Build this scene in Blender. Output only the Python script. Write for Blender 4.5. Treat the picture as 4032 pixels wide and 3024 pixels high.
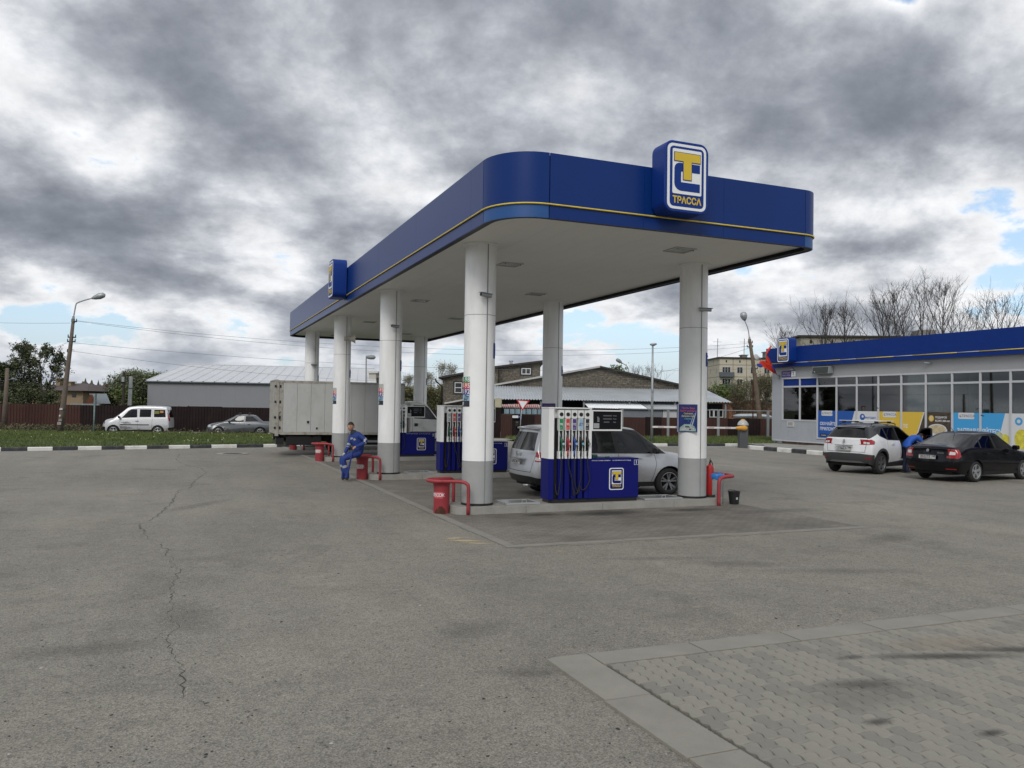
import bpy,bmesh,math,random
import numpy as np
from mathutils import Vector,Matrix
from mathutils.noise import noise as pnoise
for _o in list(bpy.data.objects):
    bpy.data.objects.remove(_o)
SKY_X,SKY_Y = 2.3,4.1
SC = bpy.context.scene
COL = SC.collection
R = math.radians
# == camera
F_PX,PITCH,ROLL,YAW = 3200.646,0.0268309,0.0152959,0.3890385
CAM = Vector((-0.6495 * -math.cos(YAW) - 15.9595 * math.sin(YAW),-(-math.sin(YAW) * -0.6495 + math.cos(YAW) * 15.9595),2.08))
def _rot(v):
    return Vector((v[0] * math.cos(YAW) + v[1] * math.sin(YAW),-v[0] * math.sin(YAW) + v[1] * math.cos(YAW),v[2]))
_fw = Vector((0,math.cos(PITCH),math.sin(PITCH)))
_rt = Vector((1,0,0)); _up = _rt.cross(_fw)
_r2 = math.cos(ROLL) * _rt + math.sin(ROLL) * _up
_u2 = -math.sin(ROLL) * _rt + math.cos(ROLL) * _up
CR,CU,CF = _rot(_r2),_rot(_u2),_rot(_fw)
cam = bpy.data.cameras.new("camera"); camo = bpy.data.objects.new("camera",cam); COL.objects.link(camo)
cam.sensor_width = 36.0; cam.lens = 36.0 * F_PX / 4032.0
cam.clip_start = 0.05; cam.clip_end = 6000
m = Matrix.Identity(4)
for i in range(3):
    m[i][0] = CR[i]; m[i][1] = CU[i]; m[i][2] = -CF[i]; m[i][3] = CAM[i]
camo.matrix_world = m
SC.camera = camo
HF = _rot((0,1,0)); HR = _rot((1,0,0))
def at(px,py,D):
    """point D metres ahead that lies on a sight line of the photograph"""
    d = CR * ((px - 2016) / F_PX) + CU * ((1512 - py) / F_PX) + CF
    return CAM + d * (D / d.dot(HF))
def gnd(px,D,z=0.0):
    p = at(px,1600,D); return Vector((p.x,p.y,z))
def ground_at(px,py,z=0.0):
    d = CR * ((px - 2016) / F_PX) + CU * ((1512 - py) / F_PX) + CF
    return CAM + d * ((z - CAM.z) / d.z)
HEAD0 = -math.degrees(YAW)
# == render look
SC.view_settings.view_transform = 'Standard'; SC.view_settings.look = 'None'
SC.view_settings.exposure = 0.0; SC.view_settings.gamma = 1.0
SC.view_settings.use_curve_mapping = False
SC.render.engine = 'CYCLES'
SC.cycles.max_bounces = 6; SC.cycles.diffuse_bounces = 3; SC.cycles.glossy_bounces = 3
SC.cycles.transparent_max_bounces = 12; SC.cycles.transmission_bounces = 4
SC.cycles.sample_clamp_indirect = 6.0
try: SC.cycles.use_denoising = True
except Exception: pass
# == world: broken cloud over a pale blue sky
W = bpy.data.worlds.new("World"); SC.world = W; W.use_nodes = True
nt = W.node_tree; nt.nodes.clear()
def N(t,**k):
    n = nt.nodes.new(t)
    for a_,b_ in k.items(): setattr(n,a_,b_)
    return n
def L(a_,b_): nt.links.new(a_,b_)
SUN_EL,SUN_AZ = 40.0,215.0
def Mth(op,a_,b_=None,c_=None,cl=False):
    n = N('ShaderNodeMath',operation=op); n.use_clamp = cl
    for i_,v_ in enumerate((a_,b_,c_)):
        if v_ is None: continue
        if isinstance(v_,(int,float)): n.inputs[i_].default_value = v_
        else: L(v_,n.inputs[i_])
    return n.outputs[0]
out = N('ShaderNodeOutputWorld'); bg = N('ShaderNodeBackground'); W.cycles.sampling_method = 'MANUAL'; W.cycles.sample_map_resolution = 256; bg.inputs['Strength'].default_value = 0.1
sky = N('ShaderNodeTexSky',sky_type='NISHITA'); sky.sun_disc = False
sky.sun_elevation = R(SUN_EL); sky.sun_rotation = R(SUN_AZ); sky.air_density = 1.0; sky.dust_density = 1.6; sky.ozone_density = 1.0
tc = N('ShaderNodeTexCoord'); sep = N('ShaderNodeSeparateXYZ'); L(tc.outputs['Generated'],sep.inputs[0])
zz = Mth('MAXIMUM',sep.outputs[2],0.0)
den = Mth('ADD',zz,0.50)
px_ = Mth('DIVIDE',sep.outputs[0],den); py_ = Mth('DIVIDE',sep.outputs[1],den)
cmb = N('ShaderNodeCombineXYZ'); L(px_,cmb.inputs[0]); L(py_,cmb.inputs[1])
mp = N('ShaderNodeMapping'); L(cmb.outputs[0],mp.inputs[0])
mp.inputs['Rotation'].default_value = (0,0,R(24)); mp.inputs['Scale'].default_value = (0.95,1.0,1.0); mp.inputs['Location'].default_value = (SKY_X,SKY_Y,0.0)
def fbm(sc,det,rough,dist,vec,off=None):
    n = N('ShaderNodeTexNoise'); n.noise_dimensions = '3D'
    n.inputs['Scale'].default_value = sc; n.inputs['Detail'].default_value = det
    n.inputs['Roughness'].default_value = rough; n.inputs['Distortion'].default_value = dist
    if off is not None:
        mm = N('ShaderNodeMapping'); L(vec,mm.inputs[0]); mm.inputs['Location'].default_value = off; vec = mm.outputs[0]
    L(vec,n.inputs['Vector']); return n.outputs['Fac']
vec = mp.outputs[0]
c1 = fbm(1.9,11,0.56,0.15,vec)
c2 = fbm(5.5,10,0.61,0.1,vec,(3.1,7.7,1.3))
c3 = fbm(0.9,3,0.5,0.0,vec,(9.0,2.0,5.0))
d_ = Mth('ADD',Mth('MULTIPLY_ADD',c1,1.15,0.575 - 0.575 - 0.27 - 0.130),Mth('ADD',Mth('MULTIPLY',c2,0.54),Mth('MULTIPLY',c3,0.20)))
CLOUD = [(180,60,7,.03),(700,200,8,.09),(450,900,6,.07),(1000,150,9,.09),(620,330,8,.07),(950,380,9,.09),(1400,380,7,.055),(150,620,7,.08),(150,850,7,.09),(550,800,8,.085),(850,880,6,.05),(1900,420,8,.04),(2100,480,6,.04),
         (1500,60,8,.02),(2350,60,8,.05),(2800,120,9,.075),(3100,60,7,.05),(2900,330,7,.05),(3480,380,6,-.05),(2700,400,6,.04),(3250,800,7,.03),(3700,560,5,.02),(3500,950,4,.02),(4100,1000,5,-.01),(3420,640,5,.05),(3650,600,3.5,.07),(450,1050,4,.03),(300,1150,4,-.06),(900,1180,4,-.05),
         (60,180,5,-.13),(440,570,3.2,-.16),(400,640,2.5,-.08),(1000,930,4,-.07),(1150,700,4,-.03),(3850,420,7,-.03),(3750,120,6,-.03),(1100,480,3,-.02),(2250,260,4,-.02),(1640,100,5,-.01),
         (3520,25,1.8,-.22),(3880,745,1.1,-.13),(4010,705,1.3,-.16),(3930,560,3,.05),(3740,800,1.2,-.10),(600,1290,2.2,-.13),(40,1320,2.8,-.15),(800,1180,2,-.06),(1900,1330,2,-.12),(2500,1330,2.6,-.13),(2250,1300,2.2,-.10),(2900,1380,2.4,-.12),(1050,1310,2,-.10),(480,1250,2,-.08),(1750,1380,2,-.08),(3060,1330,2,-.06)]
vn = N('ShaderNodeVectorMath',operation='NORMALIZE'); L(tc.outputs['Generated'],vn.inputs[0])
wn = N('ShaderNodeTexNoise'); wn.inputs['Scale'].default_value = 5.0; wn.inputs['Detail'].default_value = 6; L(tc.outputs['Generated'],wn.inputs['Vector'])
ws = N('ShaderNodeVectorMath',operation='MULTIPLY_ADD'); L(wn.outputs['Color'],ws.inputs[0]); ws.inputs[1].default_value = (.22,.22,.16); ws.inputs[2].default_value = (-.11,-.11,-.08)
wv = N('ShaderNodeVectorMath',operation='ADD'); L(vn.outputs[0],wv.inputs[0]); L(ws.outputs[0],wv.inputs[1])
wv2 = N('ShaderNodeVectorMath',operation='NORMALIZE'); L(wv.outputs[0],wv2.inputs[0])
acc = d_; BLOB_K = 0.66
for (bx,by,br_,ba) in CLOUD:
    dirv = (CR * ((bx - 2016) / F_PX) + CU * ((1512 - by) / F_PX) + CF).normalized()
    dp = N('ShaderNodeVectorMath',operation='DOT_PRODUCT'); L(wv2.outputs[0],dp.inputs[0]); dp.inputs[1].default_value = dirv
    k_ = 1.0 / (1 - math.cos(R(br_)))
    ex = Mth('EXPONENT',Mth('MULTIPLY_ADD',dp.outputs['Value'],k_,-k_))
    acc = Mth('MULTIPLY_ADD',ex,ba * BLOB_K,acc)
low = N('ShaderNodeMapRange'); low.inputs[1].default_value = 0.0; low.inputs[2].default_value = 0.30; low.inputs[3].default_value = -0.075; low.inputs[4].default_value = 0.0
L(zz,low.inputs[0])
m4 = N('ShaderNodeMapping'); L(tc.outputs['Generated'],m4.inputs[0]); m4.inputs['Scale'].default_value = (6.5,6.5,21.0)
c4 = fbm(1.0,8,0.55,0.2,m4.outputs[0]); lm = Mth('MULTIPLY_ADD',zz,-2.9,1.0,True)
dd = Mth('ADD',acc,Mth('ADD',low.outputs[0],Mth('MULTIPLY',lm,Mth('MULTIPLY_ADD',c4,0.95,-0.455))))
cov = N('ShaderNodeValToRGB'); L(dd,cov.inputs[0])
cov.color_ramp.interpolation = 'EASE'
cov.color_ramp.elements[0].position = 0.385; cov.color_ramp.elements[0].color = (0,0,0,1)
cov.color_ramp.elements[1].position = 0.455; cov.color_ramp.elements[1].color = (1,1,1,1)
shade = N('ShaderNodeValToRGB'); L(dd,shade.inputs[0])
cr = shade.color_ramp; cr.interpolation = 'B_SPLINE'
cr.elements[0].position = 0.40; cr.elements[0].color = (.97,.98,.99,1)
cr.elements[1].position = 0.84; cr.elements[1].color = (.19,.212,.25,1)
for pos_,col_ in ((0.47,(.92,.93,.95,1)),(0.55,(.64,.665,.71,1)),(0.64,(.39,.415,.465,1)),(0.73,(.27,.293,.34,1))):
    e_ = cr.elements.new(pos_); e_.color = col_
fine = fbm(11.0,6,0.55,0.2,vec,(1.0,4.0,2.0))
fm = N('ShaderNodeMapRange'); fm.inputs[1].default_value = 0.3; fm.inputs[2].default_value = 0.7; fm.inputs[3].default_value = 8.8; fm.inputs[4].default_value = 11.2
L(fine,fm.inputs[0])
vm = N('ShaderNodeVectorMath',operation='SCALE'); L(shade.outputs[0],vm.inputs[0]); L(fm.outputs[0],vm.inputs['Scale'])
blue = N('ShaderNodeVectorMath',operation='ADD'); L(sky.outputs[0],blue.inputs[0]); blue.inputs[1].default_value = (2.2,3.0,4.1)
mix = N('ShaderNodeMixRGB'); L(cov.outputs[0],mix.inputs[0]); L(blue.outputs[0],mix.inputs[1]); L(vm.outputs[0],mix.inputs[2])
hz = N('ShaderNodeMapRange'); hz.inputs[1].default_value = 0.0; hz.inputs[2].default_value = 0.10; hz.inputs[3].default_value = 0.55; hz.inputs[4].default_value = 0.0
L(zz,hz.inputs[0])
mix2 = N('ShaderNodeMixRGB'); L(hz.outputs[0],mix2.inputs[0]); L(mix.outputs[0],mix2.inputs[1]); mix2.inputs[2].default_value = (5.6,6.1,6.9,1)
L(mix2.outputs[0],bg.inputs[0]); L(bg.outputs[0],out.inputs[0])
# == sun behind thin cloud: broad, weak
sl = bpy.data.lights.new("sun", 'SUN'); sl.energy = 1.5; sl.angle = R(24); sl.color = (1.0,0.965,0.91)
so = bpy.data.objects.new("sun",sl); COL.objects.link(so)
_az,_el = R(SUN_AZ),R(SUN_EL)
_sd = Vector((math.sin(_az) * math.cos(_el),math.cos(_az) * math.cos(_el),math.sin(_el)))
so.rotation_euler = _sd.to_track_quat('Z', 'Y').to_euler()
# == helpers
def tag(o,label=None,cat=None,group=None,kind=None):
    if label: o['label'] = label
    if cat: o['category'] = cat
    if group: o['group'] = group
    if kind: o['kind'] = kind
    return o
def thing(name,label,cat,loc=(0,0,0),rz=0.0,group=None,kind=None):
    o = bpy.data.objects.new(name,None); COL.objects.link(o); o.empty_display_size = 0.2
    o.location = loc; o.rotation_euler = (0,0,R(rz))
    return tag(o,label,cat,group,kind)
def kids(o): return [c for c in bpy.data.objects if c.parent is o]
def copy_tree(o,parent=None,link=None):
    if link is None:
        link = {}
        for c in bpy.data.objects:
            if c.parent: link.setdefault(c.parent.name,[]).append(c)
    c = o.copy(); COL.objects.link(c)
    if parent is not None: c.parent = parent
    for ch in link.get(o.name,[]): copy_tree(ch,c,link)
    return c
class MB:
    """collects shapes, then builds them as one mesh object"""
    def __init__(s): s.v = []; s.f = []; s.m = []; s.mi = 0
    def add(s,vs,fs):
        n = len(s.v); s.v.extend([tuple(p) for p in vs]); s.f.extend([tuple(i + n for i in f) for f in fs]); s.m.extend([s.mi] * len(fs)); return s
    def box(s,x0,x1,y0,y1,z0,z1):
        return s.add([(x0,y0,z0),(x1,y0,z0),(x1,y1,z0),(x0,y1,z0),(x0,y0,z1),(x1,y0,z1),(x1,y1,z1),(x0,y1,z1)],
                     [(0,3,2,1),(4,5,6,7),(0,1,5,4),(1,2,6,5),(2,3,7,6),(3,0,4,7)])
    def bar(s,p0,p1,w,h=None):
        """box along a line"""
        p0 = Vector(p0); p1 = Vector(p1); h = h or w; d = (p1 - p0).normalized()
        u = d.cross(Vector((0,0,1)))
        if u.length < 1e-4: u = Vector((1,0,0))
        u.normalize(); t = u.cross(d)
        vs = []
        for p in (p0,p1):
            for a,b in ((-1,-1),(1,-1),(1,1),(-1,1)): vs.append(p + u * (a * w / 2) + t * (b * h / 2))
        return s.add(vs,[(0,1,2,3),(7,6,5,4),(0,4,5,1),(1,5,6,2),(2,6,7,3),(3,7,4,0)])
    def tube(s,pts,r,n=10,cap=True):
        pts = [Vector(p) for p in pts]; m_ = len(pts)
        rs = r if isinstance(r,(list,tuple)) else [r] * m_
        ref = None; vs = []
        for i,p in enumerate(pts):
            d = (pts[min(i + 1,m_ - 1)] - pts[max(i - 1,0)])
            d = d.normalized() if d.length > 1e-9 else Vector((0,0,1))
            if ref is None: ref = Vector((1,0,0)) if abs(d.x) < 0.8 else Vector((0,1,0))
            u = (ref - d * ref.dot(d)).normalized(); w = d.cross(u); ref = u
            for k in range(n):
                a = 2 * math.pi * k / n; vs.append(p + (u * math.cos(a) + w * math.sin(a)) * rs[i])
        fs = [(i * n + k,i * n + (k + 1) % n,(i + 1) * n + (k + 1) % n,(i + 1) * n + k) for i in range(m_ - 1) for k in range(n)]
        if cap: fs += [tuple(reversed(range(n))),tuple(range((m_ - 1) * n,m_ * n))]
        return s.add(vs,fs)
    def cyl(s,x,y,z0,z1,r,r1=None,n=24): return s.tube([(x,y,z0),(x,y,z1)],[r,r if r1 is None else r1],n)
    def lathe(s,prof,n=32,c=(0,0,0),axis='z',a0=0.0,a1=360.0):
        """prof: (radius, height) pairs"""
        vs = []; full = abs(a1 - a0) >= 359.9; cnt = n if full else n + 1
        for r_,h_ in prof:
            for k in range(cnt):
                a = R(a0 + (a1 - a0) * k / n); x,y = r_ * math.cos(a),r_ * math.sin(a)
                if axis == 'z': q = (x,y,h_)
                elif axis == 'y': q = (x,h_,y)
                else: q = (h_,x,y)
                vs.append((q[0] + c[0],q[1] + c[1],q[2] + c[2]))
        fs = []
        for i in range(len(prof) - 1):
            for k in range(n):
                k2 = (k + 1) % cnt
                f = (i * cnt + k,i * cnt + k2,(i + 1) * cnt + k2,(i + 1) * cnt + k)
                fs.append(f if axis != 'y' else f[::-1])
        return s.add(vs,fs)
    def prism(s,poly,z0,z1,axis='z'):
        """polygon extruded; axis y: polygon in x,z (z0..z1 along y); axis x: polygon in y,z"""
        n = len(poly)
        def q(a,b,h):
            return (a,b,h) if axis == 'z' else ((a,h,b) if axis == 'y' else (h,a,b))
        vs = [q(a,b,z0) for a,b in poly] + [q(a,b,z1) for a,b in poly]
        fs = [tuple(range(n))[::-1],tuple(range(n,2 * n))] + [(i,(i + 1) % n,n + (i + 1) % n,n + i) for i in range(n)]
        if axis == 'y': fs = [f[::-1] for f in fs]
        return s.add(vs,fs)
    def build(s,name,mats,parent=None,smooth=False,bevel=0.0,loc=None,seg=2):
        me = bpy.data.meshes.new(name); me.from_pydata(s.v,[],s.f)
        if not isinstance(mats,(list,tuple)): mats = [mats]
        for m_ in mats: me.materials.append(m_)
        if len(mats) > 1: me.polygons.foreach_set('material_index',s.m)
        if smooth is not False:
            me.polygons.foreach_set('use_smooth',[True] * len(me.polygons))
            if smooth is not True:
                try: me.set_sharp_from_angle(angle=R(smooth))
                except Exception: pass
        me.update(); o = bpy.data.objects.new(name,me); COL.objects.link(o)
        if parent is not None: o.parent = parent
        if loc is not None: o.location = loc
        if bevel:
            b = o.modifiers.new("bevel", 'BEVEL'); b.width = bevel; b.segments = seg; b.limit_method = 'ANGLE'; b.angle_limit = R(35)
        return o
def obj_from_mesh(name,me,parent=None):
    o = bpy.data.objects.new(name,me); COL.objects.link(o)
    if parent is not None: o.parent = parent
    return o
def rrect(x0,x1,z0,z1,r,n=6):
    pts = []
    for cx,cz,a in ((x1 - r,z1 - r,0),(x0 + r,z1 - r,90),(x0 + r,z0 + r,180),(x1 - r,z0 + r,270)):
        for k in range(n + 1):
            t = R(a + 90 * k / n); pts.append((cx + r * math.cos(t),cz + r * math.sin(t)))
    return pts
# == materials
MATS = {}
def mat(name,col,rough=0.6,metal=0.0,var=0.0,vscale=3.0,bump=0.0,bscale=40.0,spec=0.5,coat=0.0,dirt=None,dscale=1.2,emit=None,streak=None):
    """principled surface with a little uneven colour, optional dirt and fine relief"""
    if name in MATS: return MATS[name]
    m_ = bpy.data.materials.new(name); m_.use_nodes = True; t = m_.node_tree; p = t.nodes['Principled BSDF']
    p.inputs['Roughness'].default_value = rough; p.inputs['Metallic'].default_value = metal
    p.inputs['Specular IOR Level'].default_value = spec; p.inputs['Coat Weight'].default_value = coat; p.inputs['Coat Roughness'].default_value = 0.05
    p.inputs['Base Color'].default_value = (*col,1)
    tcn = t.nodes.new('ShaderNodeTexCoord'); src = tcn.outputs['Object']
    cur = None
    if var:
        n = t.nodes.new('ShaderNodeTexNoise'); n.inputs['Scale'].default_value = vscale; n.inputs['Detail'].default_value = 6; n.inputs['Roughness'].default_value = 0.62
        t.links.new(src,n.inputs['Vector'])
        r_ = t.nodes.new('ShaderNodeMapRange'); r_.inputs[1].default_value = 0.3; r_.inputs[2].default_value = 0.7; r_.inputs[3].default_value = 1 - var; r_.inputs[4].default_value = 1 + var
        t.links.new(n.outputs['Fac'],r_.inputs[0])
        s_ = t.nodes.new('ShaderNodeVectorMath'); s_.operation = 'SCALE'; s_.inputs[0].default_value = col; t.links.new(r_.outputs[0],s_.inputs['Scale'])
        cur = s_.outputs[0]
    if dirt:
        n = t.nodes.new('ShaderNodeTexNoise'); n.inputs['Scale'].default_value = dscale; n.inputs['Detail'].default_value = 8; n.inputs['Roughness'].default_value = 0.7
        if streak:
            mm = t.nodes.new('ShaderNodeMapping'); mm.inputs['Scale'].default_value = streak; t.links.new(src,mm.inputs[0]); t.links.new(mm.outputs[0],n.inputs['Vector'])
        else: t.links.new(src,n.inputs['Vector'])
        r_ = t.nodes.new('ShaderNodeMapRange'); r_.inputs[1].default_value = 0.48; r_.inputs[2].default_value = 0.72; r_.inputs[3].default_value = 0; r_.inputs[4].default_value = dirt[3]
        t.links.new(n.outputs['Fac'],r_.inputs[0])
        mx = t.nodes.new('ShaderNodeMixRGB'); t.links.new(r_.outputs[0],mx.inputs[0]); mx.inputs[2].default_value = (*dirt[:3],1)
        if cur is not None: t.links.new(cur,mx.inputs[1])
        else: mx.inputs[1].default_value = (*col,1)
        cur = mx.outputs[0]
    if cur is not None: t.links.new(cur,p.inputs['Base Color'])
    if bump:
        n = t.nodes.new('ShaderNodeTexNoise'); n.inputs['Scale'].default_value = bscale; n.inputs['Detail'].default_value = 5
        t.links.new(src,n.inputs['Vector'])
        b = t.nodes.new('ShaderNodeBump'); b.inputs['Strength'].default_value = bump; b.inputs['Distance'].default_value = 0.02
        t.links.new(n.outputs['Fac'],b.inputs['Height']); t.links.new(b.outputs[0],p.inputs['Normal'])
    MATS[name] = m_
    return m_
def glass(name,tint=(0.3,0.34,0.33),base=0.10,rough=0.02):
    if name in MATS: return MATS[name]
    m_ = bpy.data.materials.new(name); m_.use_nodes = True; t = m_.node_tree; t.nodes.clear()
    o = t.nodes.new('ShaderNodeOutputMaterial'); a = t.nodes.new('ShaderNodeBsdfTransparent'); g = t.nodes.new('ShaderNodeBsdfGlossy'); x = t.nodes.new('ShaderNodeMixShader')
    a.inputs[0].default_value = (*tint,1); g.inputs['Roughness'].default_value = rough
    f = t.nodes.new('ShaderNodeFresnel'); f.inputs[0].default_value = 1.5
    ad = t.nodes.new('ShaderNodeMath'); ad.operation = 'ADD'; ad.use_clamp = True; ad.inputs[1].default_value = base
    t.links.new(f.outputs[0],ad.inputs[0]); t.links.new(ad.outputs[0],x.inputs[0]); t.links.new(a.outputs[0],x.inputs[1]); t.links.new(g.outputs[0],x.inputs[2]); t.links.new(x.outputs[0],o.inputs[0])
    MATS[name] = m_; return m_
M_white = mat('white_paint',(0.84,0.845,0.84),0.45,var=0.03,dirt=(0.45,0.44,0.41,0.35),dscale=0.9,streak=(3,3,0.5))
M_pumpwhite = mat('pump_white',(0.82,0.835,0.82),0.4,var=0.02)
M_grey = mat('grey_paint',(0.33,0.34,0.335),0.5,var=0.05,dirt=(0.28,0.27,0.25,0.5),dscale=2.0)
M_blue = mat('fascia_blue',(0.002,0.026,0.150),0.34,var=0.06,vscale=0.7,spec=0.24)
M_blue2 = mat('light_blue_trim',(0.008,0.07,0.24),0.4,var=0.08,vscale=1.5)
M_pumpblue = mat('pump_blue',(0.004,0.007,0.13),0.5,var=0.04,spec=0.2)
M_signblue = mat('sign_blue',(0.003,0.030,0.20),0.5,spec=0.25)
M_signwhite = mat('sign_white',(0.76,0.78,0.78),0.45)
M_yellow = mat('sign_yellow',(0.62,0.44,0.03),0.5,var=0.05)
M_yelpipe = mat('yellow_pipe',(0.66,0.50,0.07),0.5,var=0.12,vscale=6)
M_soffit = mat('soffit',(0.78,0.775,0.73),0.5,var=0.03,vscale=0.5)
M_black = mat('black_plastic',(0.012,0.012,0.013),0.45)
M_dark = mat('dark_gap',(0.006,0.006,0.007),0.8)
M_rubber = mat('rubber',(0.014,0.014,0.015),0.75)
M_tyre = mat('tyre',(0.020,0.020,0.021),0.8,var=0.2,vscale=10)
M_alu = mat('aluminium',(0.48,0.49,0.50),0.38,metal=0.6,var=0.05)
M_steel = mat('galvanised_steel',(0.36,0.38,0.39),0.5,metal=0.5,var=0.15,vscale=8)
M_greysteel = mat('grey_steel',(0.22,0.235,0.24),0.5,var=0.08)
M_red = mat('red_enamel',(0.31,0.032,0.042),0.55,var=0.12,vscale=5,dirt=(0.16,0.05,0.035,0.55),dscale=4)
M_redbright = mat('red_extinguisher',(0.36,0.015,0.015),0.35)
M_rust = mat('rust',(0.07,0.022,0.012),0.9,var=0.4,vscale=14)
M_concrete = mat('concrete',(0.30,0.29,0.265),0.85,var=0.10,vscale=2.0,bump=0.3,bscale=60,dirt=(0.16,0.15,0.13,0.5),dscale=1.6)
M_concpole = mat('pole_concrete',(0.135,0.108,0.085),0.9,var=0.16,vscale=5,bump=0.3)
M_kerbgrey = mat('kerb_grey',(0.33,0.32,0.285),0.85,var=0.10,vscale=3,bump=0.4,bscale=50,dirt=(0.18,0.17,0.13,0.5),dscale=2.5)
M_kerbwhite = mat('kerb_white',(0.70,0.70,0.67),0.7,var=0.06,vscale=6,dirt=(0.30,0.28,0.24,0.7),dscale=3.0)
M_kerbblack = mat('kerb_black',(0.035,0.038,0.045),0.7,var=0.2,vscale=6,dirt=(0.12,0.115,0.10,0.6),dscale=3.0)
M_skin = mat('skin',(0.45,0.24,0.165),0.5,var=0.06,vscale=20)
M_hair = mat('dark_hair',(0.025,0.016,0.011),0.7,var=0.3,vscale=60)
M_text = mat('white_print',(0.72,0.73,0.75),0.5)
M_textdark = mat('dark_print',(0.015,0.015,0.03),0.6)
def txt(s,size,m_,parent,loc,rot=(90,0,0),align='CENTER',ext=0.0015,bold=0.0,sx=1.0,name='lettering'):
    c = bpy.data.curves.new(name, 'FONT'); c.body = s; c.size = size; c.align_x = align; c.align_y = 'CENTER'
    c.extrude = ext; c.offset = bold; c.resolution_u = 3; c.materials.append(m_)
    tmp = bpy.data.objects.new(name,c); COL.objects.link(tmp); me = bpy.data.meshes.new_from_object(tmp); bpy.data.objects.remove(tmp); bpy.data.curves.remove(c)
    o = bpy.data.objects.new(name,me); COL.objects.link(o); o.location = loc; o.rotation_euler = tuple(R(a) for a in rot); o.scale = (sx,1,1)
    if parent is not None: o.parent = parent
    return o
def logo(parent,w,h,flat=False,ring=True):
    """emblem facing -Y, centred on x, from z=0 up; layers a few mm proud of each other"""
    k = 0.004
    def layer(name,x0,x1,z0,z1,r,m_,y):
        b = MB(); b.prism(rrect(x0,x1,z0,z1,r),y,y - k + 0.0005, 'y'); return b.build(name,m_,parent)
    X = lambda t: (t - 0.5) * w
    Z = lambda t: t * h
    y = 0.0
    if flat:
        layer('emblem_border',X(0),X(1),Z(0),Z(1),0.13 * w,M_signwhite,y); y -= k
        layer('emblem_ground',X(.065),X(.935),Z(.045),Z(.955),0.09 * w,M_pumpblue,y); y -= k
    else:
        layer('emblem_border',X(.06),X(.94),Z(.042),Z(.958),0.12 * w,M_signwhite,y); y -= k
        layer('emblem_ground',X(.115),X(.885),Z(.08),Z(.92),0.085 * w,M_signblue,y); y -= k
    layer('emblem_panel',X(.17),X(.83),Z(.255),Z(.885),0.03 * w,M_signwhite,y); y -= k
    xo0,xo1,zo0,zo1 = X(.21),X(.79),Z(.30),Z(.69); xi,zi0,zi1 = X(.36),Z(.42),Z(.57)
    r = 0.15 * w; pts = [(xo1,zo1)]
    for c_,a0_ in (((xo0 + r * .8,zo1 - r * .8),90),((xo0 + r,zo0 + r),180)):
        for q in range(6):
            a = R(a0_ + 90 * q / 5); rr = r * .8 if a0_ == 90 else r
            pts.append((c_[0] + rr * math.cos(a),c_[1] + rr * math.sin(a)))
    pts += [(xo1,zo0),(xo1,zi0),(xi,zi0),(xi,zi1),(xo1,zi1)]
    b = MB(); b.prism(pts,y,y - k, 'y'); b.build('emblem_letter',M_signblue if not flat else M_pumpblue,parent)
    y -= k
    b = MB(); tz0,tz1,st = Z(.46),Z(.83),Z(.715)
    for g,mm in ((0.012 * w,1),(0.0,0)):
        b.mi = mm; yy = y if mm else y - k
        t = [(X(.21) - g,tz1 + g),(X(.21) - g,st - g),(X(.41) - g,st - g),(X(.41) - g,tz0 - g),(X(.59) + g,tz0 - g),(X(.59) + g,st - g),(X(.79) + g,st - g),(X(.79) + g,tz1 + g)]
        b.prism(t,yy,yy - k, 'y')
    b.build('emblem_letter',[M_yellow,M_signblue],parent)
    txt("ТРАССА",0.128 * h,M_yellow,parent,(0,-3 * k,Z(.165)),bold=0.006 * w,sx=0.90)
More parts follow.
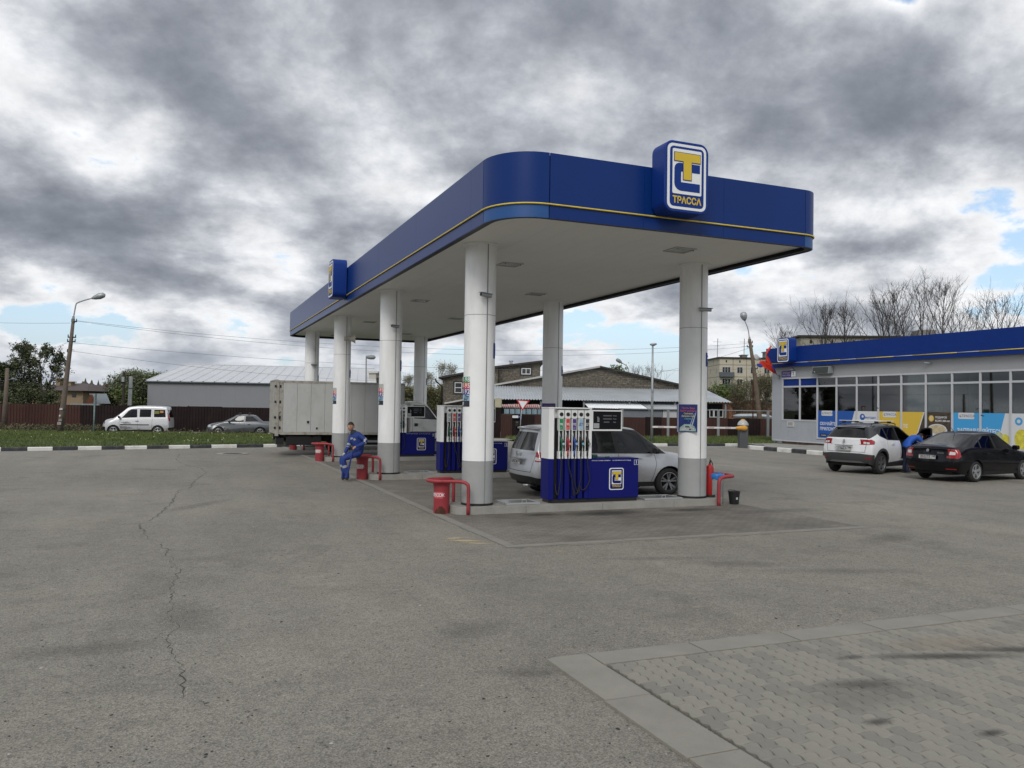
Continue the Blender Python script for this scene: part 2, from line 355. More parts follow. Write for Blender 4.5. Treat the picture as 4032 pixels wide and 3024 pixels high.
# == ground, kerbs, paving
def asphalt_mat():
    m_ = bpy.data.materials.new('asphalt'); m_.use_nodes = True; t = m_.node_tree; p = t.nodes['Principled BSDF']
    p.inputs['Roughness'].default_value = 0.86; p.inputs['Specular IOR Level'].default_value = 0.35
    tcn = t.nodes.new('ShaderNodeTexCoord'); src = tcn.outputs['Object']
    def nz(sc,det,ro,scl=None,dist=0.0):
        n = t.nodes.new('ShaderNodeTexNoise'); n.inputs['Scale'].default_value = sc; n.inputs['Detail'].default_value = det; n.inputs['Roughness'].default_value = ro; n.inputs['Distortion'].default_value = dist
        if scl:
            mm = t.nodes.new('ShaderNodeMapping'); mm.inputs['Scale'].default_value = scl; mm.inputs['Rotation'].default_value = (0,0,R(-12)); t.links.new(src,mm.inputs[0]); t.links.new(mm.outputs[0],n.inputs['Vector'])
        else: t.links.new(src,n.inputs['Vector'])
        return n.outputs['Fac']
    def ramp(s,a,b,lo,hi):
        r_ = t.nodes.new('ShaderNodeMapRange'); r_.inputs[1].default_value = a; r_.inputs[2].default_value = b; r_.inputs[3].default_value = lo; r_.inputs[4].default_value = hi
        t.links.new(s,r_.inputs[0]); return r_.outputs[0]
    def mul(a,b):
        q = t.nodes.new('ShaderNodeMath'); q.operation = 'MULTIPLY'; t.links.new(a,q.inputs[0]); t.links.new(b,q.inputs[1]); return q.outputs[0]
    big = ramp(nz(0.16,6,0.6),0.3,0.7,0.84,1.14)
    lanes = ramp(nz(0.9,5,0.55,(1.2,0.16,1)),0.3,0.75,1.07,0.88)
    pat = mul(ramp(nz(0.7,8,0.68,None,0.6),0.56,0.66,1.0,0.84),ramp(nz(0.33,9,0.7,(1,1.6,1),1.2),0.57,0.62,1.0,0.90))
    med = mul(ramp(nz(9,6,0.7),0.3,0.7,0.90,1.10),ramp(nz(2.3,8,0.75),0.35,0.7,1.06,0.90))
    v1 = t.nodes.new('ShaderNodeTexVoronoi'); v1.inputs['Scale'].default_value = 95; t.links.new(src,v1.inputs['Vector'])
    grain = ramp(v1.outputs['Color'],0.1,0.95,0.60,1.36)
    v2 = t.nodes.new('ShaderNodeTexVoronoi'); v2.inputs['Scale'].default_value = 38; t.links.new(src,v2.inputs['Vector'])
    pits = ramp(v2.outputs['Color'],0.02,0.17,0.52,1.0)
    f = mul(mul(mul(big,lanes),mul(pat,med)),mul(grain,pits))
    cr_ = t.nodes.new('ShaderNodeValToRGB'); t.links.new(nz(0.35,5,0.6),cr_.inputs[0])
    cr_.color_ramp.elements[0].position = 0.35; cr_.color_ramp.elements[0].color = (0.226,0.212,0.182,1)
    cr_.color_ramp.elements[1].position = 0.68; cr_.color_ramp.elements[1].color = (0.248,0.231,0.194,1)
    s_ = t.nodes.new('ShaderNodeVectorMath'); s_.operation = 'SCALE'; t.links.new(cr_.outputs[0],s_.inputs[0]); t.links.new(f,s_.inputs['Scale'])
    t.links.new(s_.outputs[0],p.inputs['Base Color'])
    b = t.nodes.new('ShaderNodeBump'); b.inputs['Strength'].default_value = 0.55; b.inputs['Distance'].default_value = 0.006
    t.links.new(v1.outputs['Distance'],b.inputs['Height']); t.links.new(b.outputs[0],p.inputs['Normal'])
    return m_
M_asph = asphalt_mat()
M_field = mat('meadow',(0.055,0.068,0.022),0.95,var=0.35,vscale=0.12)
b = MB(); b.add([(-3000,-3000,-0.012),(3000,-3000,-0.012),(3000,3000,-0.012),(-3000,3000,-0.012)],[(0,1,2,3)])
tag(b.build('ground',M_field),kind='structure')
b = MB()
Y0,Y1 = -60,36.0
b.add([(-70,Y0,0),(60,Y0,0),(60,30.5,0),(-70,30.5,0)],[(0,1,2,3)])
tag(b.build('yard_asphalt',M_asph),kind='structure')
def sheet(name,poly,z,m_,kind='structure',parent=None):
    b = MB(); b.add([(x,y,z) for x,y in poly],[tuple(range(len(poly)))])
    o = b.build(name,m_,parent)
    return tag(o,kind=kind) if parent is None else o
# == small paving of the apron under the canopy: the blocks are a few render pixels wide at most, so relief and colour come from the material
def paver_mat(name,sc,c1,c2,cm,off=0.5,bw=0.2,rh=0.1,dirt=0.6):
    m_ = bpy.data.materials.new(name); m_.use_nodes = True; t = m_.node_tree; p = t.nodes['Principled BSDF']; p.inputs['Roughness'].default_value = 0.9
    tcn = t.nodes.new('ShaderNodeTexCoord'); br = t.nodes.new('ShaderNodeTexBrick'); t.links.new(tcn.outputs['Object'],br.inputs['Vector'])
    br.offset = off; br.inputs['Scale'].default_value = sc; br.inputs['Brick Width'].default_value = bw; br.inputs['Row Height'].default_value = rh
    br.inputs['Mortar Size'].default_value = 0.006; br.inputs['Color1'].default_value = (*c1,1); br.inputs['Color2'].default_value = (*c2,1); br.inputs['Mortar'].default_value = (*cm,1)
    n = t.nodes.new('ShaderNodeTexNoise'); n.inputs['Scale'].default_value = 0.55; n.inputs['Detail'].default_value = 8; n.inputs['Roughness'].default_value = 0.65; t.links.new(tcn.outputs['Object'],n.inputs['Vector'])
    r_ = t.nodes.new('ShaderNodeMapRange'); r_.inputs[1].default_value = 0.40; r_.inputs[2].default_value = 0.70; r_.inputs[3].default_value = 1.12; r_.inputs[4].default_value = dirt; t.links.new(n.outputs['Fac'],r_.inputs[0])
    n2 = t.nodes.new('ShaderNodeTexNoise'); n2.inputs['Scale'].default_value = 60; n2.inputs['Detail'].default_value = 3; t.links.new(tcn.outputs['Object'],n2.inputs['Vector'])
    r2 = t.nodes.new('ShaderNodeMapRange'); r2.inputs[1].default_value = 0.3; r2.inputs[2].default_value = 0.7; r2.inputs[3].default_value = 0.86; r2.inputs[4].default_value = 1.14; t.links.new(n2.outputs['Fac'],r2.inputs[0])
    mu = t.nodes.new('ShaderNodeMath'); mu.operation = 'MULTIPLY'; t.links.new(r_.outputs[0],mu.inputs[0]); t.links.new(r2.outputs[0],mu.inputs[1])
    s_ = t.nodes.new('ShaderNodeVectorMath'); s_.operation = 'SCALE'; t.links.new(br.outputs['Color'],s_.inputs[0]); t.links.new(mu.outputs[0],s_.inputs['Scale'])
    t.links.new(s_.outputs[0],p.inputs['Base Color'])
    bm_ = t.nodes.new('ShaderNodeBump'); bm_.inputs['Strength'].default_value = 0.8; bm_.inputs['Distance'].default_value = 0.008; bm_.invert = True
    t.links.new(br.outputs['Fac'],bm_.inputs['Height']); t.links.new(bm_.outputs[0],p.inputs['Normal'])
    return m_
M_apron = paver_mat('apron_pavers',1.0,(0.20,0.185,0.158),(0.165,0.152,0.13),(0.095,0.088,0.075))
tag(sheet('paved_apron',[(-0.78,-3.78),(6.0,-3.78),(5.9,24.3),(-0.95,24.3)],0.004,M_apron),kind='structure')
edging = thing('apron_edging', 'flush concrete edging slabs round the paved apron', 'edging',kind='structure')
def slab_mesh(lx,ly,h_,nm,m_):
    b = MB(); b.box(0,lx,0,ly,0,h_); o = b.build(nm,m_,None); me = o.data; bpy.data.objects.remove(o); return me
M_edge = mat('edging_grey',(.235,.222,.195),.9,var=.12,vscale=3,dirt=(.17,.16,.14,.6),dscale=2)
es_v = slab_mesh(0.988,0.16,0.010, 'slab',M_edge); es_u = slab_mesh(0.16,0.988,0.010, 'slab',M_edge)
for i in range(7):
    o = obj_from_mesh('slab',es_v,edging); o.location = (-0.95 + i,-3.95 + random.uniform(-.006,.006),random.uniform(-.003,.004)); o.rotation_euler = (0,0,random.uniform(-.006,.006))
for i in range(28):
    o = obj_from_mesh('slab',es_u,edging); o.location = (-0.95 + random.uniform(-.006,.006),-3.78 + i,random.uniform(-.003,.004)); o.rotation_euler = (0,0,random.uniform(-.006,.006))
M_stain = mat('oil_stain',(0.075,0.07,0.062),0.7,var=0.25,vscale=6)
def blotch(name,cx,cy,rx,ry,z,m_,rot=0,seed=0,n=40,rag=0.22):
    rnd = random.Random(seed); ph = [rnd.uniform(0,6.28) for _ in range(6)]
    pts = []
    for k in range(n):
        a = 2 * math.pi * k / n
        q = 1 + rag * (0.5 * math.sin(2 * a + ph[0]) + 0.35 * math.sin(3 * a + ph[1]) + 0.3 * math.sin(5 * a + ph[2]) + 0.25 * math.sin(9 * a + ph[3]) + 0.2 * math.sin(14 * a + ph[4]))
        x,y = rx * q * math.cos(a),ry * q * math.sin(a); c_,s_ = math.cos(R(rot)),math.sin(R(rot))
        pts.append((cx + x * c_ - y * s_,cy + x * s_ + y * c_))
    return sheet(name,pts,z,m_)
def soft_mat(name,col,alpha,sc=6.0,rx=1.0):
    """see-through stain that fades and breaks up towards its rim (object coords: centre 0, rim 1)"""
    m_ = bpy.data.materials.new(name); m_.use_nodes = True; t = m_.node_tree; p = t.nodes['Principled BSDF']
    p.inputs['Base Color'].default_value = (*col,1); p.inputs['Roughness'].default_value = 0.85
    tcn = t.nodes.new('ShaderNodeTexCoord'); ln = t.nodes.new('ShaderNodeVectorMath'); ln.operation = 'LENGTH'; t.links.new(tcn.outputs['Object'],ln.inputs[0])
    n = t.nodes.new('ShaderNodeTexNoise'); n.inputs['Scale'].default_value = sc; n.inputs['Detail'].default_value = 8; n.inputs['Roughness'].default_value = 0.7; t.links.new(tcn.outputs['Object'],n.inputs['Vector'])
    a_ = t.nodes.new('ShaderNodeMath'); a_.operation = 'MULTIPLY_ADD'; t.links.new(n.outputs['Fac'],a_.inputs[0]); a_.inputs[1].default_value = 1.1; 
    t.links.new(ln.outputs['Value'],a_.inputs[2])
    r_ = t.nodes.new('ShaderNodeMapRange'); r_.inputs[1].default_value = 0.75; r_.inputs[2].default_value = 1.45; r_.inputs[3].default_value = alpha; r_.inputs[4].default_value = 0.0
    t.links.new(a_.outputs[0],r_.inputs[0]); t.links.new(r_.outputs[0],p.inputs['Alpha'])
    return m_
M_soft_oil = soft_mat('soft_oil',(0.035,0.033,0.03),0.5)
M_soft_damp = soft_mat('soft_damp',(0.11,0.104,0.094),0.20)
M_soft_sand = soft_mat('soft_sand',(0.50,0.41,0.25),0.85,5)
M_soft_pink = soft_mat('soft_ochre',(0.36,0.28,0.20),0.22,4)
def stain(cx,cy,rx,ry,z,m_,rot=0):
    b = MB(); b.add([(-1,-1,0),(1,-1,0),(1,1,0),(-1,1,0)],[(0,1,2,3)])
    o = b.build('stain',m_); o.location = (cx,cy,z); o.scale = (rx,ry,1); o.rotation_euler = (0,0,R(rot))
    return tag(o,kind='structure')
for q in [(2.4,-0.95,1.3,0.42,M_soft_oil),(4.3,-0.95,0.8,0.3,M_soft_oil),(3.4,-1.5,1.6,0.35,M_soft_damp),(6.0,-1.6,1.6,0.4,M_soft_damp),(1.0,-0.8,.5,.25,M_soft_oil),(1.5,3.2,1.4,.7,M_soft_damp)]:
    stain(*q[:4],0.0075 + random.uniform(0,.001),q[4])
for px,py,rx,ry,m_,ro in [(1850,2480,.62,.36,M_soft_damp,20),(1830,2130,.42,.13,M_soft_sand,-20),(1790,2120,.3,.1,M_soft_sand,0),(1880,2140,.34,.08,M_soft_sand,-30),(2205,2171,.16,.05,M_soft_sand,-20),
                               (1150,1795,1.6,.5,M_soft_damp,60),(640,1850,1.1,.4,M_soft_damp,-20),(2080,2650,.45,.16,M_soft_damp,-20),(2900,2220,1.0,.3,M_soft_damp,-25),(3300,2250,1.4,.25,M_soft_damp,-20),(740,2430,.4,.9,M_soft_damp,10),(780,1990,.3,1.5,M_soft_damp,-35),(2600,2200,1.4,.2,M_soft_damp,-15),(300,2560,.9,.3,M_soft_damp,0),(3500,2120,1.2,.4,M_soft_damp,20)]:
    g_ = ground_at(px,py); stain(g_.x,g_.y,rx,ry,0.004,m_,ro)
# == cracks in the asphalt: thin dark grooves following the photograph
M_crack = mat('crack_dark',(0.045,0.042,0.038),0.95)
def crack(pts_px,w,seed=1,jit=0.05):
    rnd = random.Random(seed); P = [ground_at(x,y) for x,y in pts_px]
    line = []
    for a_,b_ in zip(P[:-1],P[1:]):
        n = max(2,int((b_ - a_).length / 0.07)); d = (b_ - a_).normalized(); s = Vector((-d.y,d.x,0)); off = 0
        for k in range(n):
            off = off * 0.4 + rnd.uniform(-jit,jit); line.append(a_.lerp(b_,k / n) + s * off)
    line.append(P[-1]); vs,fs = [],[]
    for i,p in enumerate(line):
        d = (line[min(i + 1,len(line) - 1)] - line[max(i - 1,0)]); d.normalize(); s = Vector((-d.y,d.x,0)); ww = w * rnd.uniform(0.1,1.0) * (.35 + 1.3 * abs(pnoise(p * 1.7))) * (0.3 if i in (0,len(line) - 1) else 1)
        vs += [(p.x - s.x * ww,p.y - s.y * ww,0.003),(p.x + s.x * ww,p.y + s.y * ww,0.003)]
    fs = [(2 * i,2 * i + 1,2 * i + 3,2 * i + 2) for i in range(len(line) - 1)]
    b = MB(); b.add(vs,fs); return tag(b.build('crack',M_crack),kind='structure')
q5 = lambda x,y: (x * .5425,1700 + y * .5425)
q6 = lambda x,y: (x * .9114,2100 + y * .9114)
crack([q5(1305,160),q5(1275,205),q5(1330,235),q5(1460,265),q5(1500,300),q5(1420,350),q5(1370,410),q5(1290,430),q5(1230,540),q5(1135,620),q5(1010,675),q5(1050,745),q5(1060,785)],0.016,3,0.035)
crack([q6(705,45),q6(735,105),q6(745,150)],0.009,4,0.04)
crack([q6(745,145),q6(770,155),q6(750,220),q6(740,270),q6(755,320),q6(715,340),q6(760,400),q6(735,450),q6(755,540),q6(785,570),q6(790,640),q6(792,715)],0.008,5,0.032)
crack([q6(792,715),q6(870,730),q6(920,755)],0.004,15,0.03)
crack([q6(750,143),q6(900,147),q6(1100,142),q6(1300,124),q6(1650,118),q6(1860,98),q6(2210,85)],0.007,6,0.02)
crack([(2032,2160),(2250,2149),(2628,2128),(3000,2105),(3454,2078)],0.012,7,0.008)
crack([(2030,2158),(1850,2095),(1735,2043),(1560,1960),(1424,1902),(1261,1837)],0.010,8,0.008)
crack([(3700,2220),(3850,2255),(4030,2290)],0.004,9,0.02)
crack([(330,1884),(500,1878),(655,1872)],0.008,10,0.02)
rnd = random.Random(12); b = MB()
for i in range(900):
    px = rnd.uniform(0,4032); py = rnd.uniform(2000,3020); g_ = ground_at(px,py); s = rnd.uniform(0.002,0.009) * (1.2 if rnd.random() < .9 else 2.2)
    a = rnd.uniform(0,6.28); h_ = s * 0.35; vs = []
    for k in range(5): vs.append((g_.x + s * math.cos(a + k * 1.257) * rnd.uniform(.6,1.3),g_.y + s * math.sin(a + k * 1.257) * rnd.uniform(.6,1.3),0.002))
    vs.append((g_.x,g_.y,0.002 + h_)); b.mi = 0 if rnd.random() < .75 else 1
    b.add(vs,[(k,(k + 1) % 5,5) for k in range(5)])
tag(b.build('grit',[mat('grit_dark',(0.03,0.028,0.025),.9),mat('grit_pale',(0.38,0.36,0.33),.9)]),kind='stuff')
# == paved lay-by in the near right corner: wave-edged blocks, each a block of its own
U_TOP,V_L = -9.22,-2.22
def paver_block_mesh(L_,W_,amp,h_,half=0):
    """interlocking block with S-shaped long sides; half = 1 gives the half block used along the edge"""
    n = 12; x0 = -L_ / 2; x1 = L_ / 2 if not half else 0.0; m0 = n if not half else n // 2; lo,hi = [],[]
    for k in range(m0 + 1):
        x = x0 + (x1 - x0) * k / m0; s = amp * math.sin(4 * math.pi * (x - x0) / L_); lo.append((x,-W_ / 2 + s)); hi.append((x,W_ / 2 + s))
    f = lambda t: amp * .5 * math.sin(2 * math.pi * t)
    ring = lo + [(x1 + f(t),-W_ / 2 + W_ * t) for t in (.25,.5,.75)] + hi[::-1] + [(x0 + f(t),-W_ / 2 + W_ * t) for t in (.75,.5,.25)]
    cx = (x0 + x1) / 2; hx = (x1 - x0) / 2; g = 0.0025; c_ = 0.005; vs = []
    for (ins,z) in ((g,-0.02),(g,h_ - c_),(g + c_,h_)):
        for x,y in ring: vs.append((cx + (x - cx) * (1 - ins / hx),y * (1 - ins / (W_ / 2)),z))
    m_ = len(ring); fs = [(i + k * m_,(i + 1) % m_ + k * m_,(i + 1) % m_ + (k + 1) * m_,i + (k + 1) * m_) for k in range(2) for i in range(m_)] + [tuple(range(2 * m_,3 * m_))]
    return vs,fs
def wet(name,col):
    return mat(name,col,0.9,var=0.12,vscale=5,bump=0.4,bscale=90,dirt=(0.11,0.105,0.09,0.7),dscale=1.1)
PM = [wet('paver_a',(0.250,0.238,0.200)),wet('paver_b',(0.225,0.215,0.185)),wet('paver_c',(0.258,0.242,0.205)),wet('paver_d',(0.205,0.196,0.170))]
sheet('joint_sand',[(V_L,U_TOP),(7.2,U_TOP),(7.2,-14),(V_L,-14)],0.0035,mat('joint_sand',(0.11,0.104,0.086),0.95,var=.3,vscale=30))
pav = thing('wave_paving', 'wave-edged concrete paving blocks in the near corner', 'paving',kind='structure')
BL,BW = 0.235,0.118
blk = [paver_block_mesh(BL,BW,.010,.016,q) for q in (0,1)]; pmesh = [[],[]]
for q_ in (0,1):
    for m_ in PM: b = MB(); b.add(*blk[q_]); o = b.build('paving_block',m_); pmesh[q_].append(o.data); bpy.data.objects.remove(o)
cand = []
for i in range(80):
    X_ = V_L + .012 + BW / 2 + i * BW
    if X_ > 6.9: break
    if i % 2: cand.append((X_,U_TOP - .006 - BL / 2,1))
    for j in range(18): cand.append((X_,U_TOP - .006 - BL / 2 - j * BL - (BL / 2 if i % 2 else 0),0))
def vis(c):
    d = Vector((c[0],c[1],0)) - CAM; zc = d.dot(CF)
    if zc < 1: return None
    sx_,sy_ = 2016 + F_PX * d.dot(CR) / zc,1512 - F_PX * d.dot(CU) / zc; return zc if -60 < sx_ < 4150 and 1600 < sy_ < 3130 else None
cand = sorted((vis(c),c) for c in cand if vis(c)); rnd = random.Random(5); rest = MB(); a = -math.pi / 2
for k,(zc,(X_,Y_,hf)) in enumerate(cand):
    ci = rnd.choice((0,0,1,2,3)); X_ += rnd.uniform(-.001,.001)
    if k < 300:
        o = bpy.data.objects.new('paving_block',pmesh[hf][ci]); COL.objects.link(o); o.parent = pav; o.location = (X_,Y_,rnd.uniform(-.0015,.003)); o.rotation_euler = (rnd.uniform(-.012,.012),rnd.uniform(-.012,.012),a + rnd.uniform(-.010,.010))
    else:
        dz = rnd.uniform(-.0015,.003); rest.mi = ci; rest.add([(X_ + y,Y_ - x,z + dz) for x,y,z in blk[hf][0]],blk[hf][1])
if rest.v: tag(rest.build('paving_blocks',PM,pav),kind='stuff')
for q in [(-0.6,-10.3,.5,.16,-15),(0.6,-10.0,.9,.12,-18),(-1.1,-10.9,.16,.07,0),(-0.55,-11.3,.14,.06,0),(-0.2,-9.75,.2,.07,0),(1.4,-10.1,.7,.14,-20),(-.8,-10.5,.8,.35,-10)]:
    stain(q[0],q[1],q[2],q[3],0.0222,M_soft_oil if q[2] != .8 else M_soft_damp,q[4])
stain(1.0,-9.75,.9,.3,0.0215,M_soft_pink,-10)
M_slab = mat('layby_slab',(.245,.232,.198),.88,var=.10,vscale=2.5,bump=.3,bscale=70,dirt=(.17,.16,.13,.6),dscale=1.6)
lk = thing('layby_kerb', 'flush pale concrete kerb slabs round the wave-edged paving', 'kerb',kind='structure')
kb_u = slab_mesh(0.37,0.985,0.020, 'kerb_slab',M_slab); kb_v = slab_mesh(0.985,0.29,0.020, 'kerb_slab',M_slab)
for i in range(5):
    o = obj_from_mesh('kerb_slab',kb_u,lk); o.location = (-2.62 + random.uniform(-.008,.008),-9.93 - i * 1.0,random.uniform(-.003,.004)); o.rotation_euler = (0,0,random.uniform(-.012,.012))
b = MB(); b.prism([(-2.62,-8.95),(-2.54,-8.92),(-2.25,-8.92),(-2.25,-9.925),(-2.62,-9.925)][::-1],0,0.020); b.build('kerb_slab',M_slab,lk)
for i in range(9):
    o = obj_from_mesh('kerb_slab',kb_v,lk); o.location = (-2.235 + i * 1.0,-9.215 + random.uniform(-.008,.008),random.uniform(-.003,.004)); o.rotation_euler = (0,0,random.uniform(-.008,.008))
# == kerbs painted black and white
def kerb_run(label,pts,first,h_=0.15,wid=0.16,plain=False):
    root = thing('painted_kerb',label, 'kerb',kind='structure')
    for i,(a_,b_) in enumerate(zip(pts[:-1],pts[1:])):
        a_ = Vector((*a_,0)); b_ = Vector((*b_,0)); d = (b_ - a_); L_ = d.length; d.normalize(); n = Vector((-d.y,d.x,0))
        q = MB(); g = 0.006
        prof = [(0,0),(0,h_ - .03),(0.025,h_),(wid,h_),(wid,0)]
        vs = []
        for t in (g,L_ - g):
            for w_,z in prof: p = a_ + d * t + n * w_; vs.append((p.x,p.y,z - 0.02 if z == 0 else z))
        q.add(vs,[(0,1,6,5),(1,2,7,6),(2,3,8,7),(3,4,9,8),(4,3,2,1,0),(5,6,7,8,9)])
        o = q.build('kerb_stone',M_kerbgrey if plain else (M_kerbwhite if (i + first) % 2 == 0 else M_kerbblack),root,bevel=0.008)
        o.location.z = random.uniform(-.008,.004)
    return root
xs = [-380,-280,-190,-92,8,198,383,565,738,905,1068,1225,1380,1535,1720,1912,2010,2110,2225]
pp = []
for x in xs:
    X_ = x * .5425; y = 1777 + (1761 - 1777) * X_ / 1047; g_ = ground_at(X_,y); pp.append((g_.x,g_.y))
kerb_run('black and white painted kerb along the grass verge behind the yard',pp,1)
KL = pp
pk = []
for x in (2941,2999,3056,3117,3181,3250):
    y = 1769 + (1793 - 1769) * (x - 2941) / 307; g_ = ground_at(x,y); pk.append((22.25,g_.y))
for i in range(1,14): pk.append((22.25,pk[5][1] - i * 1.03))
kerb_run('black and white painted kerb in front of the shop',[(23.6,20.3),(22.6,20.25),pk[0]],1,0.2)
kerb_run('black and white painted kerb beside the shop pavement',pk,0,0.2)
back = [(12.2,25.5),(13.4,25.0),(14.6,24.4),(15.8,23.9),(17.0,23.5),(18.2,23.2),(19.4,23.0),(20.6,22.85),(21.8,22.75),(23.0,22.7),(24.2,22.7)]
kerb_run('black and white painted kerb of the grass strip by the barrier',back,1,0.15)
sheet('shop_pavement',[(22.38,-8),(45,-8),(45,20.2),(22.38,20.2)],0.17,M_concrete)
sheet('side_pavement',[(24.0,20.2),(45,20.2),(45,24.2),(25.0,24.2)],0.12,M_concrete)
sheet('back_road',[(-70,39.3),(60,39.3),(60,46),(-70,46)],-0.006,mat('road_far',(0.17,0.165,0.155),.9,var=.1,vscale=.6))
sheet('back_path',[tuple(gnd(1750,49)[:2]),tuple(gnd(2300,48)[:2]),tuple(gnd(2300,51.5)[:2]),tuple(gnd(1750,51.5)[:2])],0.004,M_concrete)
sheet('concrete_strip',[(14.6,22.6),(21.5,21.6),(23.6,21.6),(23.4,22.5),(18,22.9),(14.8,23.7)],0.004,M_concrete)
mh = ground_at(917,1787)
b = MB(); b.lathe([(0.0,0.004),(0.62,0.004),(0.62,0.02),(0.40,0.02),(0.40,0.006),(0,0.006)],28)
o = b.build('manhole',[M_concrete],None,smooth=30); o.location = (mh.x,mh.y,0); tag(o, 'round concrete manhole surround in the yard near the grass verge', 'manhole')
b = MB(); b.lathe([(0.36,0.022),(0.30,0.026),(0.0,0.026)],24); lid = b.build('lid',mat('cast_iron',(0.03,0.028,0.027),0.7),o)
# == grass: verge as a low bank plus many blades
M_grassbase = mat('grass_base',(0.035,0.062,0.014),0.95,var=0.3,vscale=1.5)
def grass_mat():
    m_ = bpy.data.materials.new('grass_blades'); m_.use_nodes = True; t = m_.node_tree; p = t.nodes['Principled BSDF']; p.inputs['Roughness'].default_value = 0.75
    n = t.nodes.new('ShaderNodeTexNoise'); n.inputs['Scale'].default_value = 0.9; n.inputs['Detail'].default_value = 8; tcn = t.nodes.new('ShaderNodeTexCoord'); t.links.new(tcn.outputs['Object'],n.inputs['Vector'])
    c = t.nodes.new('ShaderNodeValToRGB'); t.links.new(n.outputs['Fac'],c.inputs[0])
    c.color_ramp.elements[0].position = 0.32; c.color_ramp.elements[0].color = (0.055,0.085,0.018,1); c.color_ramp.elements[1].position = 0.7; c.color_ramp.elements[1].color = (0.14,0.175,0.045,1)
    t.links.new(c.outputs[0],p.inputs['Base Color']); return m_
M_blades = grass_mat()
def grass_patch(poly,n,z,hmin,hmax,seed,name='grass'):
    """blades inside a convex polygon"""
    rs = np.random.RandomState(seed); P = np.array(poly); x0,y0 = P.min(0); x1,y1 = P.max(0)
    q = np.column_stack((rs.uniform(x0,x1,n * 3),rs.uniform(y0,y1,n * 3))); ok = np.ones(len(q),bool)
    for i in range(len(P)):
        a_,b_ = P[i],P[(i + 1) % len(P)]; ok &= ((b_[0] - a_[0]) * (q[:,1] - a_[1]) - (b_[1] - a_[1]) * (q[:,0] - a_[0])) > 0
    q = q[ok][:n]; n = len(q); a = rs.uniform(0,6.28,n); h_ = rs.uniform(hmin,hmax,n) ; w_ = rs.uniform(0.012,0.035,n)
    dx,dy = np.cos(a) * w_,np.sin(a) * w_; lean = rs.normal(0,.35,(n,2)) * h_[:,None]
    v = np.empty((n,3,3)); v[:,0] = np.column_stack((q[:,0] - dx,q[:,1] - dy,np.full(n,z))); v[:,1] = np.column_stack((q[:,0] + dx,q[:,1] + dy,np.full(n,z)))
    v[:,2] = np.column_stack((q[:,0] + lean[:,0],q[:,1] + lean[:,1],z + h_))
    me = bpy.data.meshes.new(name); me.from_pydata(v.reshape(-1,3).tolist(),[],np.arange(n * 3).reshape(-1,3).tolist()); me.materials.append(M_blades)
    return tag(obj_from_mesh(name,me),kind='stuff')
vL = KL[0]; vR = KL[-1]
d_ = Vector((vR[0] - vL[0],vR[1] - vL[1],0)).normalized(); nrm = Vector((-d_.y,d_.x,0))
A_ = Vector((*vL,0)) + nrm * .16; B_ = Vector((*vR,0)) + nrm * .16 + d_ * 9
C_ = gnd(1300,49.0); D_ = gnd(-300,49.0)
poly = [(A_.x,A_.y),(B_.x,B_.y),(C_.x,C_.y),(D_.x,D_.y)]
b = MB(); m1 = nrm * 2.2
b.add([(A_.x,A_.y,.10),(B_.x,B_.y,.10),(B_.x + m1.x,B_.y + m1.y,.17),(A_.x + m1.x,A_.y + m1.y,.17),(C_.x,C_.y,0.10),(D_.x,D_.y,0.10),(A_.x,A_.y,-.1),(B_.x,B_.y,-.1)],[(0,1,2,3),(3,2,4,5),(6,7,1,0)])
tag(b.build('verge_ground',M_grassbase),kind='structure')
grass_patch(poly,60000,0.11,0.05,0.16,1)
bk = [(12.3,25.75),(14.7,24.6),(17.1,23.7),(19.5,23.2),(23.1,22.9),(24.6,22.9),(30,23.6),(34,31),(20,31),(13,31)]
b = MB(); b.add([(x,y,0.10) for x,y in bk],[tuple(range(len(bk)))]); tag(b.build('verge_ground',M_grassbase),kind='structure')
grass_patch(bk,26000,0.09,0.08,0.26,2)
rnd = random.Random(3); b = MB()
for i in range(50):
    px = rnd.uniform(-50,1250); D = rnd.uniform(37,48); g_ = gnd(px,D)
    if (Vector((g_.x,g_.y,0)) - A_).dot(nrm) < .2: continue
    b.add([(g_.x - .03,g_.y,.24),(g_.x,g_.y - .03,.24),(g_.x + .03,g_.y,.24),(g_.x,g_.y + .03,.24),(g_.x,g_.y,.27),(g_.x,g_.y,.2)],[(0,1,4),(1,2,4),(2,3,4),(3,0,4),(1,0,5),(2,1,5),(3,2,5),(0,3,5)])
tag(b.build('dandelion_grass',mat('dandelion',(0.50,0.50,0.30),.8)),kind='stuff')
# == canopy
CV0,CV1,CU0,CU1,CRAD = -0.78,5.80,-3.05,24.3,0.85
SZ,FZ0,FZ1 = 5.2417,5.15,6.22
can = thing('station_canopy', 'long blue and white fuel station canopy carried on round white columns', 'canopy',(0,0,0))
def perim(off=0.0,n=10):
    x0,x1,y0,y1,r = CV0 - off,CV1 + off,CU0 - off,CU1 + off,CRAD + off
    return x0,x1,y0,y1,r
def arc(cx,cy,r,a0,a1,n=10): return [(cx + r * math.cos(R(a0 + (a1 - a0) * k / n)),cy + r * math.sin(R(a0 + (a1 - a0) * k / n))) for k in range(n + 1)]
def panel_strip(pts_in,pts_out,z0,z1,name,m_,g=0.0):
    b = MB(); n = len(pts_in); vs = []
    for (xi,yi),(xo,yo) in zip(pts_in,pts_out): vs += [(xo,yo,z0),(xo,yo,z1),(xi,yi,z1),(xi,yi,z0)]
    fs = []
    for i in range(n - 1):
        a_,c_ = 4 * i,4 * (i + 1)
        for k in range(4): fs.append((a_ + k,a_ + (k + 1) % 4,c_ + (k + 1) % 4,c_ + k)[::-1])
    fs += [(0,1,2,3)[::-1],(4 * n - 4,4 * n - 3,4 * n - 2,4 * n - 1)]
    b.add(vs,fs); return b.build(name,m_,can,smooth=30)
